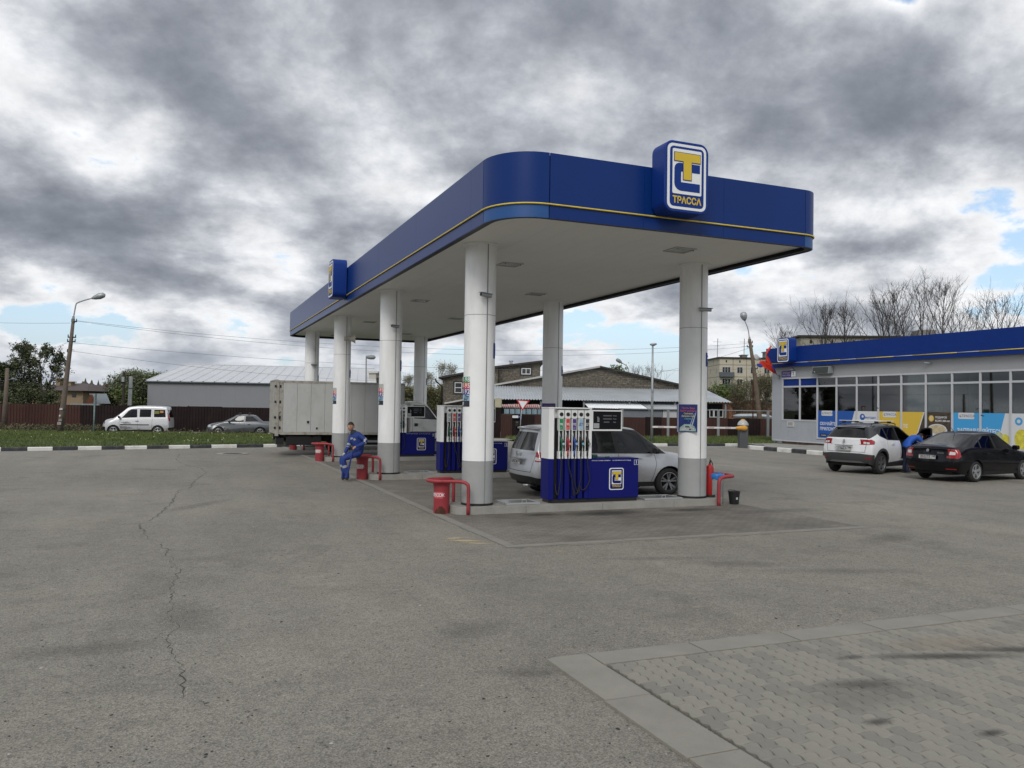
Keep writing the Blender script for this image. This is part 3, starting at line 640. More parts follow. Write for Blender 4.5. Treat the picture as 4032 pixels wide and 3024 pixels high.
def seg(p0,p1,g=0.0022):
    p0,p1 = Vector((*p0,0)),Vector((*p1,0)); d = (p1 - p0).normalized(); a_,b_ = p0 + d * g,p1 - d * g; return [(a_.x,a_.y),(b_.x,b_.y)]
def offs(line,o):
    """push a straight or curved outline point list outwards (outline runs so that outside is on the right)"""
    out_ = []
    for i,p in enumerate(line):
        a_ = line[max(i - 1,0)]; b_ = line[min(i + 1,len(line) - 1)]; d = Vector((b_[0] - a_[0],b_[1] - a_[1])).normalized(); out_.append((p[0] + d.y * o,p[1] - d.x * o))
    return out_
x0,x1,y0,y1,r = perim()
pieces = []
ys = [y1 - r]; step = (y1 - r - (y0 + r) - 0.62) / 7
for i in range(7): ys.append(y1 - r - step * (i + 1))
ys.append(y0 + r)
for a_,b_ in zip(ys[:-1],ys[1:]): pieces.append(('s',seg((x0,a_),(x0,b_))))
pieces.append(('c',arc(x0 + r,y0 + r,r,181,269)))
for a_,b_ in ((x0 + r,1.85),(1.85,3.5),(3.5,x1 - .45)): pieces.append(('s',seg((a_,y0),(b_,y0))))
q2_ = .45; pieces.append(('c',arc(x1 - q2_,y0 + q2_,q2_,271,359,8)))
for i in range(7): pieces.append(('s',seg((x1,y0 + .45 + (y1 - y0 - .9) * i / 7),(x1,y0 + .45 + (y1 - y0 - .9) * (i + 1) / 7))))
pieces.append(('c',arc(x1 - .45,y1 - .45,.45,1,89,8)))
for a_,b_ in ((x1 - .45,2.5),(2.5,x0 + r)): pieces.append(('s',seg((a_,y1),(b_,y1))))
pieces.append(('c',arc(x0 + r,y1 - r,r,91,179)))
for kind_,ln in pieces:
    panel_strip(offs(ln,-0.03),ln,5.385,FZ1, 'fascia_panel',M_blue)
    panel_strip(offs(ln,-0.045),offs(ln,-0.012),FZ0,5.365, 'fascia_trim',M_blue2 if kind_ == 'c' else M_blue)
full = [p for _,ln in pieces for p in ln]
b = MB(); ring_o = offs(full + [full[0]],-0.05)[:-1]; ring_i = offs(full + [full[0]],-0.16)[:-1]; n = len(ring_o)
b.add([(x,y,z) for x,y in ring_o for z in (FZ0 + .012,FZ1 - .03)] + [(x,y,FZ0 + .012) for x,y in ring_i],
      [(2 * i,2 * ((i + 1) % n),2 * ((i + 1) % n) + 1,2 * i + 1) for i in range(n)] + [(2 * i,2 * n + i,2 * n + (i + 1) % n,2 * ((i + 1) % n)) for i in range(n)])
b.build('fascia_frame',mat('fascia_frame',(0.03,0.032,0.035),0.6),can)
b = MB(); b.prism(offs(full + [full[0]],-0.05)[:-1],6.13,6.17); b.build('roof',mat('roof_deck',(0.3,0.3,0.3),.8),can)
b = MB(); b.tube([(x,y,5.375) for x,y in offs(full,0.008)] + [(*offs(full,0.008)[0],5.375)],0.014,8,cap=False); b.build('trim_pipe',M_yelpipe,can,smooth=True)
w_ = (CV1 - CV0 - 0.26) / 2
ins = [(x,y) for x,y in offs(full + [full[0]],-0.13)[:-1]]
b = MB(); b.prism(ins,SZ + .006,SZ + 0.03); b.build('soffit_backing',M_soffit,can)
for i in range(16):
    xa = CV0 + .13 + (CV1 - CV0 - .26) * i / 16; xb = CV0 + .13 + (CV1 - CV0 - .26) * (i + 1) / 16 - .004
    def yr(x):
        lft = x < 2; q = (CRAD if lft else .45) - .13; e = min(x - (CV0 + .13),(CV1 - .13) - x)
        return 0 if e >= q else q - math.sqrt(max(0,q * q - (q - e) ** 2))
    xs_ = [xa,(xa + xb) / 2,xb]; lo = [(x,CU0 + .13 + yr(x)) for x in xs_]; hi = [(x,CU1 - .13 - yr(x)) for x in xs_]
    b = MB(); b.prism(lo + hi[::-1],SZ,SZ + .005); b.build('soffit_panel',M_soffit,can)
def lamp_mesh():
    b = MB(); f = 0.025
    for q in ((-.24,.24,-.24,-.24 + f),(-.24,.24,.24 - f,.24),(-.24,-.24 + f,-.24 + f,.24 - f),(.24 - f,.24,-.24 + f,.24 - f)): b.box(*q,-0.022,0.0)
    return b
for x,y in [(3.72,-1.35),(1.32,1.75),(3.78,5.85),(1.28,8.9),(3.85,13.2),(1.3,16.1),(3.92,20.5),(1.3,23.2)]:
    o = lamp_mesh().build('ceiling_light',M_alu,can); o.location = (x,y,SZ)
    b = MB(); b.box(-.215,.215,-.215,.215,-.012,-.002); b.build('lamp_glass',mat('lamp_glass',(0.30,0.31,0.31),0.2),o)
    b = MB()
    for s in (-.18,.18): b.cyl(s,-.2,-.05,-.022,0.012,n=8)
    b.build('clip',M_greysteel,o)
# == columns
SP = 7.2657
CR_ = 0.305
col_things = []
def seam_strip(x,y,ang,z0,z1,parent):
    b = MB(); a = R(ang); px,py = x + (CR_ + .002) * math.cos(a),y + (CR_ + .002) * math.sin(a)
    t = Vector((-math.sin(a),math.cos(a),0)) * .009; nn = Vector((math.cos(a),math.sin(a),0)) * .005
    P = Vector((px,py,0)); vs = []
    for z in (z0,z1):
        for s_,q in ((-1,0),(1,0),(1,1),(-1,1)): p = P + t * s_ + nn * q; vs.append((p.x,p.y,z))
    b.add(vs,[(0,1,5,4),(1,2,6,5),(2,3,7,6),(3,0,4,7),(0,3,2,1),(4,5,6,7)]); b.build('seam_strip',M_greysteel,parent)
for side,cx in (('L',0.0),('R',4.9975)):
    for k in range(4):
        cy = k * SP
        b = MB(); b.lathe([(CR_,1.0),(CR_,3.83),(CR_ - .003,3.835),(CR_,3.84),(CR_,SZ - .03),(CR_ + .055,SZ - .03),(CR_ + .055,SZ - .002)],48,(cx,cy,0))
        o = b.build('column',M_white,can,smooth=30)
        b = MB(); b.lathe([(CR_ + .0015,3.832),(CR_ + .0015,3.842)],48,(cx,cy,0)); b.lathe([(CR_ + .0025,.995),(CR_ + .0025,1.003)],48,(cx,cy,0)); b.build('joint_ring',M_greysteel,o)
        b = MB(); b.lathe([(0,.15),(CR_ + .012,.15),(CR_ + .012,.19),(CR_ - .01,.19)],48,(cx,cy,0)); b.build('column_foot',M_black,o,smooth=30)
        b = MB(); b.lathe([(CR_ + .001,.19),(CR_ + .001,1.0),(CR_,1.001)],48,(cx,cy,0)); b.build('column_base',M_grey,o,smooth=30)
        v_ = Vector((CAM.x - cx,CAM.y - cy)); va = math.degrees(math.atan2(v_.y,v_.x))
        seam_strip(cx,cy,va + (27 if side == 'L' else 34),.2,SZ - .03,o)
        seam_strip(cx,cy,va + 205,.2,SZ - .03,o)
        col_things.append((side,k,cx,cy,va))
def camera_thing(cx,cy,ang,z,label,yaw,pitch=-12,big=1.0,grp='surveillance cameras on the canopy columns'):
    a = R(ang); t = thing('security_camera',label, 'camera',(cx + (CR_ + .012) * math.cos(a),cy + (CR_ + .012) * math.sin(a),z),ang,grp)
    b = MB(); b.tube([(0,0,0),(.05,0,0),(.05,0,.0)],.018,8); b.box(-.005,.01,-.03,.03,-.04,.04); b.build('bracket',M_steel,t)
    e = MB(); e.tube([(-.10,0,0),(.12,0,0)],.036,14); e.box(-.12,.15,-.04,.04,.028,.036)
    o = e.build('housing',M_steel,t,smooth=35); o.location = (.075,-.07 if yaw < 0 else .03,.0); o.rotation_euler = (0,R(-pitch),R(yaw)); o.scale = (big,big,big)
    e = MB(); e.tube([(.12,0,0),(.124,0,0)],.027,14); e.build('lens',M_black,o)
    return t
camera_thing(0,0,col_things[0][4] + 27,4.20, 'grey bullet camera high on the nearest left column',-75,2,1.15)
camera_thing(0,SP,col_things[1][4] + 27,4.22, 'small grey camera high on the second column from the near left corner',-75,0,1.1)
camera_thing(0,3 * SP,col_things[3][4] + 27,3.75, 'tiny dark camera on the farthest left column above the truck',-95,0,1.1)
camera_thing(4.9975,0,col_things[4][4] + 34,4.22, 'pale camera on the near right column pointing at the shop',55,-4,1.1)
a = col_things[2][4] + 27; t = thing('horn_loudspeaker', 'beige horn loudspeaker on the third left column', 'loudspeaker',((CR_ + .02) * math.cos(R(a)),2 * SP + (CR_ + .02) * math.sin(R(a)),4.40),a + 62)
b = MB(); b.lathe([(0,-.10),(.075,-.10),(.08,.05),(.085,.14),(.13,.25),(.17,.30),(.165,.305),(.11,.24),(.03,.12)],20,(0.0,0,0), 'x'); b.build('horn',mat('beige_plastic',(.50,.47,.40),.5),t,smooth=35)
b = MB(); b.box(-.03,.03,-.1,0,-.05,.05); b.build('bracket',M_steel,t)
def curved_plate(cx,cy,r,a0,a1,z0,z1,name,m_,parent,n=10):
    b = MB(); vs = []
    for k in range(n + 1):
        a = R(a0 + (a1 - a0) * k / n)
        for rr,z in ((r,z0),(r,z1),(r - .004,z1),(r - .004,z0)): vs.append((cx + rr * math.cos(a),cy + rr * math.sin(a),z))
    fs = []
    for i in range(n):
        for k in range(4): fs.append((4 * i + k,4 * i + (k + 1) % 4,4 * i + 4 + (k + 1) % 4,4 * i + 4 + k)[::-1])
    fs += [(0,1,2,3)[::-1],(4 * n,4 * n + 1,4 * n + 2,4 * n + 3)]
    b.add(vs,fs); return b.build(name,m_,parent,smooth=30)
def curved_text(s,size,m_,parent,cx,cy,r,amid,z,bold=0.0):
    """letters set one after another round a column"""
    step_ = size * 0.62 / r; tot = step_ * (len(s) - 1); objs = []
    for i,ch in enumerate(s):
        a = R(amid) - tot / 2 + step_ * i
        txt(ch,size,m_,parent,(cx + r * math.cos(a),cy + r * math.sin(a),z),(90,0,math.degrees(a) + 90),bold=bold)
G98,G95,G92,GDT,GBK = mat('grade_green',(.02,.24,.09),.5),mat('grade_red',(.58,.055,.04),.5),mat('grade_violet',(.075,.04,.22),.5),mat('grade_pale_blue',(.30,.48,.62),.5),mat('grade_black',(.02,.02,.025),.5)
wh = ['nearest left column', 'second left column', 'third left column']
for k in range(3):
    va = col_things[k][4]; t = thing('fuel_grade_sign', 'fuel grade bands in green, red, violet, blue and black on the ' + wh[k], 'sign',(0,k * SP,0),0, 'fuel grade bands on the left columns')
    amid = va - 90 + 8; half = 47
    for i,(s_,m_) in enumerate((('АИ-98',G98),('АИ-95',G95),('АИ-92',G92),('Дт',GDT),('Дт',GBK))):
        z1_ = 2.62 - i * .113; z1_ = 2.63 - i * .116
        mm = m_ if not (k and i == 0) else mat('grade_faded',(.42,.44,.40),.5)
        curved_plate(0,0,CR_ + .005,amid - half,amid + half,z1_ - .116,z1_, 'grade_band',mm,t)
        cz = z1_ - .058
        if s_ == 'Дт' and i == 4: curved_text('Дт',.085,M_text,t,0,0,CR_ + .008,amid + 8,cz,.001)
        elif s_ == 'Дт': curved_text('Дт',.115,M_textdark,t,0,0,CR_ + .008,amid + 33,cz,.0015)
        elif k and i == 0: continue
        else: curved_text(s_,.125,M_text,t,0,0,CR_ + .008,amid + 14,cz,.002)
for side,k,num,lab in (('L',0, '1', 'nearest left column'),('L',1, '3', 'second left column'),('L',2, '5', 'third left column'),('L',3, '7', 'farthest left column'),('R',0, '2', 'near right column'),('R',1, '4', 'second right column'),('R',3, '8', 'farthest right column')):
    _,_,cx,cy,va = next(c for c in col_things if c[0] == side and c[1] == k)
    t = thing('pump_number_plate', 'blue pump number plate on the ' + lab, 'sign',(cx,cy,0),0, 'blue number plates on the columns')
    amid = va + 90 - 26 + 36; z_ = 3.0 if side == 'L' else 3.0
    curved_plate(0,0,CR_ + .005,amid - 38,amid + 38,z_,z_ + .30, 'plate',M_signblue,t)
    curved_text(num,.26,M_text,t,0,0,CR_ + .009,amid,z_ + .15,.004)
def poster(cx,cy,va,lab):
    a_ = va - 22; t = thing('poster',lab, 'poster',(cx + .0 + (CR_ + .012) * math.cos(R(a_)),cy + (CR_ + .012) * math.sin(R(a_)),1.57),a_ + 90, 'night-blue posters on the right columns')
    pm = mat('poster_print',(0.012,0.03,0.17),0.35,var=0.5,vscale=6)
    w2,hh = .235,.60
    b = MB(); b.box(-w2,w2,0.0,.006,0,hh); b.build('print',pm,t)
    b = MB(); b.box(-w2 + .02,-w2 + .045,-.010,.0,0,hh); b.build('frame',M_alu,t)
    y = -.002; pr = mat('poster_pink',(.55,.10,.16),.5); py_ = mat('poster_yellow',(.60,.55,.22),.5); pc = mat('poster_cyan',(.12,.36,.48),.5)
    for s_,z,m_,sz in (('Пусть Ваш',.515,pr,.058),('Полет успешен',.455,pr,.052),('Сначала',.40,py_,.05),('Заправьтесь',.345,py_,.05),('сервис',.29,pc,.05),('!',.24,pc,.05)):
        txt(s_,sz,m_,t,(.03,y,z),bold=.001)
    b = MB(); b.prism([(-.17,.02),(.2,.02),(.21,.06),(.17,.13),(.08,.17),(-.06,.17),(-.16,.10)],-.0015,-.0005, 'y'); b.build('printed_glow',mat('poster_glow',(.30,.45,.40),.5,var=.4,vscale=14),t)
    b = MB(); b.prism([(-.14,.05),(-.13,.09),(-.08,.10),(-.05,.135),(.07,.14),(.12,.10),(.165,.09),(.165,.05),(.12,.035),(-.10,.035)],-.004,-.002, 'y'); b.build('printed_car',mat('poster_car',(.48,.50,.50),.4,var=.3,vscale=20),t)
    b = MB(); b.prism([(-.045,.10),(-.03,.128),(.05,.13),(.08,.10)],-.006,-.0045, 'y'); b.prism([(.05,.05),(.10,.05),(.10,.075),(.05,.075)],-.006,-.0045, 'y'); b.build('printed_car',M_textdark,t)
    b = MB(); b.prism([(.10,.13),(.125,.13),(.21,.42),(.20,.43)],-.003,-.0015, 'y'); b.prism([(.06,.13),(.075,.13),(.17,.40),(.163,.405)],-.003,-.0015, 'y'); b.build('printed_beam',mat('poster_beam',(.45,.55,.60),.5),t)
poster(4.9975,0,col_things[4][4], 'night-blue poster with a printed car on the near right column')
poster(4.9975,SP,col_things[5][4], 'night-blue poster on the second right column behind the nearest pump')
# == emblem boxes
def emblem_box(lab,loc,rz,w,h,dep,rad):
    t = thing('emblem_sign',lab, 'sign',loc,rz, 'blue emblem boxes of the station')
    b = MB(); b.prism(rrect(-w / 2,w / 2,0,h,rad,8),0,dep, 'y'); b.build('box',M_signblue,t,smooth=35,bevel=.012)
    lg = thing('emblem',None,None); lg.parent = t; del_ = None
    logo(lg,w,h); 
    return t
emblem_box('large blue emblem box standing proud of the canopy front',(2.42,-3.47,5.385),0,.88,1.21,.40,.17)
emblem_box('blue emblem box on the long left side of the canopy',(-1.22,10.10,5.29),-90,.82,1.17,.42,.17)
# == pump islands
M_islandtop = mat('island_top',(0.27,0.26,0.235),0.8,var=0.08,vscale=2,dirt=(.14,.13,.11,.6),dscale=1.5)
def island(k,lab):
    t = thing('pump_island',lab, 'pump island',(0,k * SP,0),0, 'raised concrete pump islands')
    hw,L0_,L1_ = 0.44,-0.58,5.62; hh = .15
    def outline(o):
        return arc(L0_ + .30,-hw + .30,.30 - o,180,270,5) + arc(L1_ - .30,-hw + .30,.30 - o,270,360,5) + arc(L1_ - .30,hw - .30,.30 - o,0,90,5) + arc(L0_ + .30,hw - .30,.30 - o,90,180,5)
    b = MB(); b.prism(outline(.03),0,hh - .004); b.build('top',M_islandtop,t)
    cuts = [L0_ + .30,.86,2.55,4.25,L1_ - .30]
    for s_ in (-1,1):
        for a_,c_ in zip(cuts[:-1],cuts[1:]):
            b = MB(); y_ = s_ * hw; b.box(a_ + .004,c_ - .004,min(y_,y_ - s_ * .06),max(y_,y_ - s_ * .06),0,hh); b.build('kerb_stone',M_concrete,t,bevel=.006)
    for (cx,sg) in ((L0_ + .30,-1),(L1_ - .30,1)):
        out_ = arc(cx,-hw + .30,.30,270,270 + sg * 90,6) + arc(cx,hw - .30,.30,90 - sg * 90,90,6) if sg > 0 else arc(cx,-hw + .30,.30,270,180,6) + arc(cx,hw - .30,.30,180,90,6)
        inn = arc(cx,-hw + .30,.24,270,360,6) + arc(cx,hw - .30,.24,0,90,6) if sg > 0 else arc(cx,-hw + .30,.24,270,180,6) + arc(cx,hw - .30,.24,180,90,6)
        b = MB(); b.prism((out_ + inn[::-1]) if sg > 0 else (out_ + inn[::-1])[::-1],0,hh); b.build('kerb_stone',M_concrete,t,bevel=.006)
    for xa,xb in ((.50,1.22),(3.62,4.55)):
        b = MB(); f = .03; ya,yb = -.30,.30; z0,z1 = hh,hh + .035
        b.box(xa,xb,ya,ya + f,z0,z1); b.box(xa,xb,yb - f,yb,z0,z1); b.box(xa,xa + f,ya + f,yb - f,z0,z1); b.box(xb - f,xb,ya + f,yb - f,z0,z1)
        o = b.build('hatch',M_alu,t)
        b = MB(); b.box(xa + f,xb - f,ya + f,yb - f,z0,z1 - .008); b.build('hatch_lid',mat('hatch_lid',(.22,.22,.20),.22,metal=.5,var=.3,vscale=4),o)
        b = MB(); xm = (xa + xb) / 2 + .05; b.tube([(xm - .045,-.22,z1 - .01),(xm - .045,-.22,z1 + .045),(xm + .045,-.22,z1 + .045),(xm + .045,-.22,z1 - .01)],.007,6); b.build('handle',M_alu,o)
for k,lab in enumerate(('concrete pump island nearest to the camera', 'second concrete pump island from the camera', 'third concrete pump island, beside the truck', 'farthest concrete pump island behind the truck')): island(k,lab)
# == fuel pumps
def ctube(pts,n=10):
    """smooth curve through points"""
    P = [Vector(p) for p in pts]; P = [P[0] * 2 - P[1]] + P + [P[-1] * 2 - P[-2]]; o = []
    for i in range(1,len(P) - 2):
        for k in range(n):
            t = k / n; a_,b_,c_,d_ = P[i - 1],P[i],P[i + 1],P[i + 2]
            o.append(0.5 * ((2 * b_) + (c_ - a_) * t + (2 * a_ - 5 * b_ + 4 * c_ - d_) * t * t + (3 * b_ - a_ - 3 * c_ + d_) * t ** 3))
    o.append(P[-2]); return o
NOZ = [(mat('nozzle_green',(.008,.085,.05),.5),mat('badge_mint',(.35,.52,.48),.5)),(mat('nozzle_red',(.34,.02,.03),.5),mat('badge_salmon',(.62,.30,.26),.5)),
       (mat('nozzle_blue',(.015,.05,.22),.5),mat('badge_sky',(.28,.42,.62),.5)),(M_black,mat('badge_cyan',(.16,.45,.50),.5)),(M_black,mat('badge_grey',(.30,.30,.32),.5))]
def pump(k,num,lab,faded=False):
    t = thing('fuel_pump',lab, 'fuel pump',(0,k * SP,.15),0, 'blue and white fuel pumps')
    F,B = -.31,.13
    x0,xf,x1,xb,xd = 1.42,1.53,2.345,3.46,3.05
    zt,zw,zp = 1.885,.88,.07
    foot = [(x0,F + .08),(xf - .05,F),(x1,F),(x1,B),(x0,B)]
    body = [(x0,F + .08),(xf - .05,F),(xf - .03,F),(xf - .03,F + .10),(x1 - .055,F + .10),(x1 - .055,F),(x1,F),(x1,B),(x0,B)]
    b = MB(); b.prism(body,zp,zw); b.build('lower_casing',M_pumpblue,t)
    b = MB(); b.prism(body,zw + .002,zt); b.build('upper_casing',M_pumpwhite,t)
    b = MB(); b.prism([(x0 - .008,F + .075),(xf - .055,F - .012),(x1 + .004,F - .012),(x1 + .004,B + .008),(x0 - .008,B + .008)],zt,zt + .03); b.build('cap',M_pumpwhite,t,bevel=.01)
    b = MB(); b.prism([(x0 + .03,F + .12),(xf - .04,F + .04),(xb - .02,F + .04),(xb - .02,B - .03),(x0 + .03,B - .03)],0,zp); b.build('plinth',M_black,t)
    b = MB(); b.box(x1 + .006,xb,F + .012,B - .01,zp,zw - .01); b.build('cabinet',M_pumpblue,t,bevel=.008)
    b = MB(); b.box(x1 + .004,xb + .004,F + .006,B - .004,zw - .01,zw + .004); b.build('cabinet_top',M_pumpblue,t)
    lg = thing('emblem',None,None); lg.parent = t; lg.location = (2.935,F + .011,.235); logo(lg,.34,.45,flat=True)
    nx,nz,s_ = 3.405,.795,.052; fy = F + .011
    b = MB()
    for q in ((-s_,s_,-s_,-s_ + .006),(-s_,s_,s_ - .006,s_),(-s_,-s_ + .006,-s_ + .006,s_ - .006),(s_ - .006,s_,-s_ + .006,s_ - .006)): b.box(nx + q[0],nx + q[1],fy - .003,fy,nz + q[2],nz + q[3])
    b.build('number_frame',M_text,t); txt(num,.092,M_text,t,(nx,fy - .001,nz),bold=.002)
    txt('качество топлива проверено     на собственном нефтезаводе',.030,M_text,t,(2.82,fy - .001,.84),sx=1.02)
    b = MB(); b.box(x1 + .006,xd,-.10,.10,1.455,1.86); b.build('display_back',M_pumpwhite,t)
    b = MB(); b.box(x1 + .004,xd + .004,F + .01,-.1,1.445,1.475); b.box(x1 + .004,xd + .004,F + .01,-.1,1.845,1.872); b.box(x1 + .004,x1 + .035,F + .01,-.1,1.475,1.845); b.box(xd - .012,xd + .004,F + .01,-.1,1.475,1.845); b.build('display_frame',M_pumpwhite,t)
    b = MB(); b.box(x1 + .036,xd - .013,F + .03,-.1,1.476,1.844); d = b.build('display',mat('display_glass',(.005,.006,.008),.45,spec=.2),t)
    dk = mat('display_grey',(.11,.115,.12),.4)
    b = MB()
    for i,(w2,z) in enumerate(((.20,1.755),(.20,1.69),(.13,1.625))): b.box(2.72 - w2 / 2 - (.02 if i == 2 else 0),2.72 + w2 / 2 - (.02 if i == 2 else 0),F + .026,F + .0295,z - .012,z + .012)
    b.build('readout',dk,d)
    for i,w in enumerate(('Сумма', 'Литры', 'Цена')): txt(w,.026,mat('display_print',(.35,.36,.37),.5),d,(2.89,F + .027,1.755 - .065 * i),align='CENTER')
    b = MB()
    for r_ in range(5):
        for c_ in range(2 if r_ else 1): b.box(2.488 + c_ * .024 - .0,2.488 + c_ * .024 + .018,F + .026,F + .0295,1.72 - r_ * .022,1.734 - r_ * .022)
    b.build('keypad',mat('keys',(.40,.41,.42),.5),d)
    b = MB(); b.box(2.40,2.53,F + .026,F + .0295,1.50,1.60); b.build('notice',mat('notice',(.36,.37,.38),.6),d)
    b = MB(); b.box(x1 + .006,x1 + .045,F + .10,B - .03,zw,1.445); b.build('post',M_pumpwhite,t)
    n_ = 5; px0,pitch = 1.655,.147
    b = MB(); b.box(xf - .028,x1 - .057,F + .085,F + .099,zp + .01,1.70); b.build('hose_bay',M_dark,t)
    for i in range(n_):
        c = px0 + i * pitch; h2 = .050
        y0_ = F - .004
        b = MB(); b.box(c - h2 - .012,c + h2 + .012,y0_,F + .084,1.70,1.86); b.build('head_plate',M_pumpwhite,t,bevel=.004)
        kn = MB(); kn.tube([(c,y0_ + .001,1.775),(c,y0_ - .010,1.775)],.040,18); kn.build('knob',M_black,t,smooth=35)
        b = MB(); b.box(c - h2,c + h2,y0_,F + .084,1.45,1.695); b.build('label_plate',M_pumpwhite,t,bevel=.003)
        g_ = (G98,G95,G92,GDT,GBK)[i]
        if faded and i in (0,3): g_ = mat('label_faded',(.30,.36,.36),.5)
        b = MB(); b.box(c - .040,c + .040,y0_ - .003,y0_ - .0005,1.465,1.685); o = b.build('label',g_,t)
        txt(('98', '95', '92', 'ДТ', 'ДТ')[i],.066,M_text if i != 3 else M_signblue,o,(c,y0_ - .0035,1.575),bold=.001); txt('ЕВРО-5',.019,M_text,o,(c,y0_ - .0035,1.50))
        b = MB(); b.box(c - h2,c + h2,F + .03,F + .084,1.04,1.448); b.build('holster',mat('holster',(.012,.012,.013),.35),t)
        b = MB(); b.box(c - h2,c - h2 + .012,y0_,F + .03,1.04,1.448); b.box(c + h2 - .012,c + h2,y0_,F + .03,1.04,1.448); b.build('holster_side',M_pumpwhite if i != 9 else M_black,t)
        b = MB(); b.box(c - h2,c + h2,y0_,F + .084,.885,1.035); b.build('lower_plate',M_pumpwhite,t,bevel=.003)
        b = MB(); b.box(c - h2,c + h2,y0_ + .012,F + .084,zp + .01,.878); b.build('hose_plate',M_pumpblue,t)
        gm,bmt = NOZ[i]
        nz_ = thing('nozzle',None,None); nz_.parent = t; nz_.location = (c,0,0)
        b = MB(); b.tube([(-.008,F + .01,1.30),(-.020,F + .015,1.37),(-.032,F + .02,1.42)],[.013,.011,.009],8); b.build('spout',M_alu,nz_,smooth=True)
        b = MB(); b.tube([(-.012,F - .005,1.315),(.0,F - .022,1.26),(.012,F - .026,1.20),(.008,F - .014,1.13),(.002,F - .01,1.06)],[.018,.030,.033,.022,.020],10); b.build('grip',gm,nz_,smooth=True)
        b = MB(); b.tube([(.026,F - .054,1.185),(.026,F - .063,1.185)],.026,16); b.build('badge',bmt,nz_,smooth=35)
        b = MB(); b.tube([(.002,F - .01,1.06),(.0,F - .012,.93)],[.021,.019],10); b.build('collar',gm if i < 3 else M_black,nz_,smooth=True)
        fy_ = F - .014; end = c - pitch * (0.5 if i % 2 == 0 else -.5)
        sag = (.16,.13,.20,.17,.24)[i]
        shift = (-.02,.10,.0,-.01,.05)[i]
        tgt = (-.10,.17,.14,-.14,-.15)[i]
        P = [(c,fy_,.93),(c + shift * .3,fy_ - .010,.70),(c + shift,fy_ - .012,.45),(c + (shift + tgt) / 2,fy_ - .006,sag + .03),(c + tgt * .9,fy_ + .01,sag + .04),(c + tgt,F + .05,sag + .22)]
        b = MB(); b.tube(ctube(P,6),.0125,8); b.build('hose',M_rubber,t,smooth=True)
        P = [(c + .002,F + .06,.95),(c + .004,F + .05,.6),(c,F + .06,.12)]
        b = MB(); b.tube(ctube(P,4),.0125,8); b.build('hose',M_rubber,t,smooth=True)
    return t
pump(0, '1', 'nearest fuel pump, number 1, with five coloured nozzles')
pump(1, '3', 'fuel pump number 3 partly behind the nearest left column',faded=True)
pump(2, '5', 'fuel pump number 5 in front of the truck cab',faded=True)
t = thing('squeegee', 'dark green windscreen squeegee lying on top of pump 1', 'squeegee',(2.42,-.20,1.035),4)
gm = mat('squeegee_green',(.015,.06,.05),.6)
b = MB(); b.box(-.01,.10,-.05,.05,0.0,.075); b.box(0,.09,-.07,-.05,.03,.07); b.build('head',gm,t,bevel=.012)
b = MB(); b.tube([(.09,0,.03),(.40,0,.012)],[.011,.014],8); b.build('handle',mat('squeegee_handle',(.12,.16,.16),.5),t,smooth=True)
b = MB(); b.box(.30,.42,-.014,.014,0,.03); b.build('grip',gm,t,bevel=.006)
# == sand bins, rails, clutter
def bin_and_rail(k,lab,rust=False,pale=False):
    y = k * SP
    t = thing('sand_bin',lab + ' sand bin', 'bin',(-.74,y - .04,0),0, 'red sand bins at the ends of the islands')
    b = MB(); b.lathe([(0,0),(.148,0),(.150,.02),(.156,.54),(.175,.60),(.182,.61),(.172,.58),(.145,.50),(0,.48)],28); b.build('bin',M_red,t,smooth=35)
    a = math.degrees(math.atan2(CAM.y - y,CAM.x + .74))
    o = curved_plate(0,0,.156,a - 62,a + 10,.30,.42, 'label',mat('bin_label',(.52,.09,.10),.5) if not pale else mat('bin_label_pale',(.56,.40,.38),.6),t)
    curved_text('ПЕСОК',.085,M_text,o,0,0,.159,a - 27,.36,.001)
    if rust:
        b = MB(); pts = []; 
        for i in range(15):
            aa = a - 50 + 82 * i / 14; h_ = .05 + .11 * (1 - abs(i - 8) / 8.5) + random.Random(i).uniform(-.02,.03); pts.append((aa,max(.03,h_)))
        vs = []
        for aa,h_ in pts: vs += [(.1525 * math.cos(R(aa)),.1525 * math.sin(R(aa)),.004),((.153 + .01 * h_ ) * math.cos(R(aa)),(.153 + .01 * h_) * math.sin(R(aa)),h_)]
        b.add(vs,[(2 * i,2 * i + 2,2 * i + 3,2 * i + 1) for i in range(14)]); b.build('rust_patch',M_rust,t)
    t2 = thing('protective_rail', 'bent red tube rail round the ' + lab.lower() + ' sand bin', 'rail',(0,y,0),0, 'red tube rails at the island ends')
    P = [(-.34,-.45,0),(-.34,-.45,.50),(-.37,-.43,.59),(-.46,-.36,.625)] + [(-.74 + .26 * math.cos(R(a_)),.26 * math.sin(R(a_)),.63) for a_ in range(-90,-271,-20)] + [(-.46,.36,.625),(-.37,.43,.59),(-.34,.45,.50),(-.34,.45,0)]
    b = MB(); b.tube(ctube(P,4),.034,12); b.build('rail',M_red,t2,smooth=True)
bin_and_rail(0, 'Nearest red',rust=True)
bin_and_rail(1, 'Second red',pale=True)
bin_and_rail(2, 'Third red',pale=True)
bin_and_rail(3, 'Farthest red')
for k,lab in ((0, 'bent red tube rail at the right end of the nearest island'),(1, 'bent red tube rail at the right end of the second island')):
    t2 = thing('protective_rail',lab, 'rail',(5.0,k * SP,0),0, 'red tube rails at the island ends')
    P = [(.34,-.50,0),(.34,-.50,.46),(.38,-.49,.57),(.50,-.46,.61),(.72,-.40,.615),(.84,-.30,.615),(.90,0,.615),(.84,.30,.615),(.72,.40,.615),(.50,.46,.61),(.38,.49,.57),(.34,.50,.46),(.34,.50,0)]
    b = MB(); b.tube(ctube(P,5),.040,12); b.build('rail',M_red,t2,smooth=True)
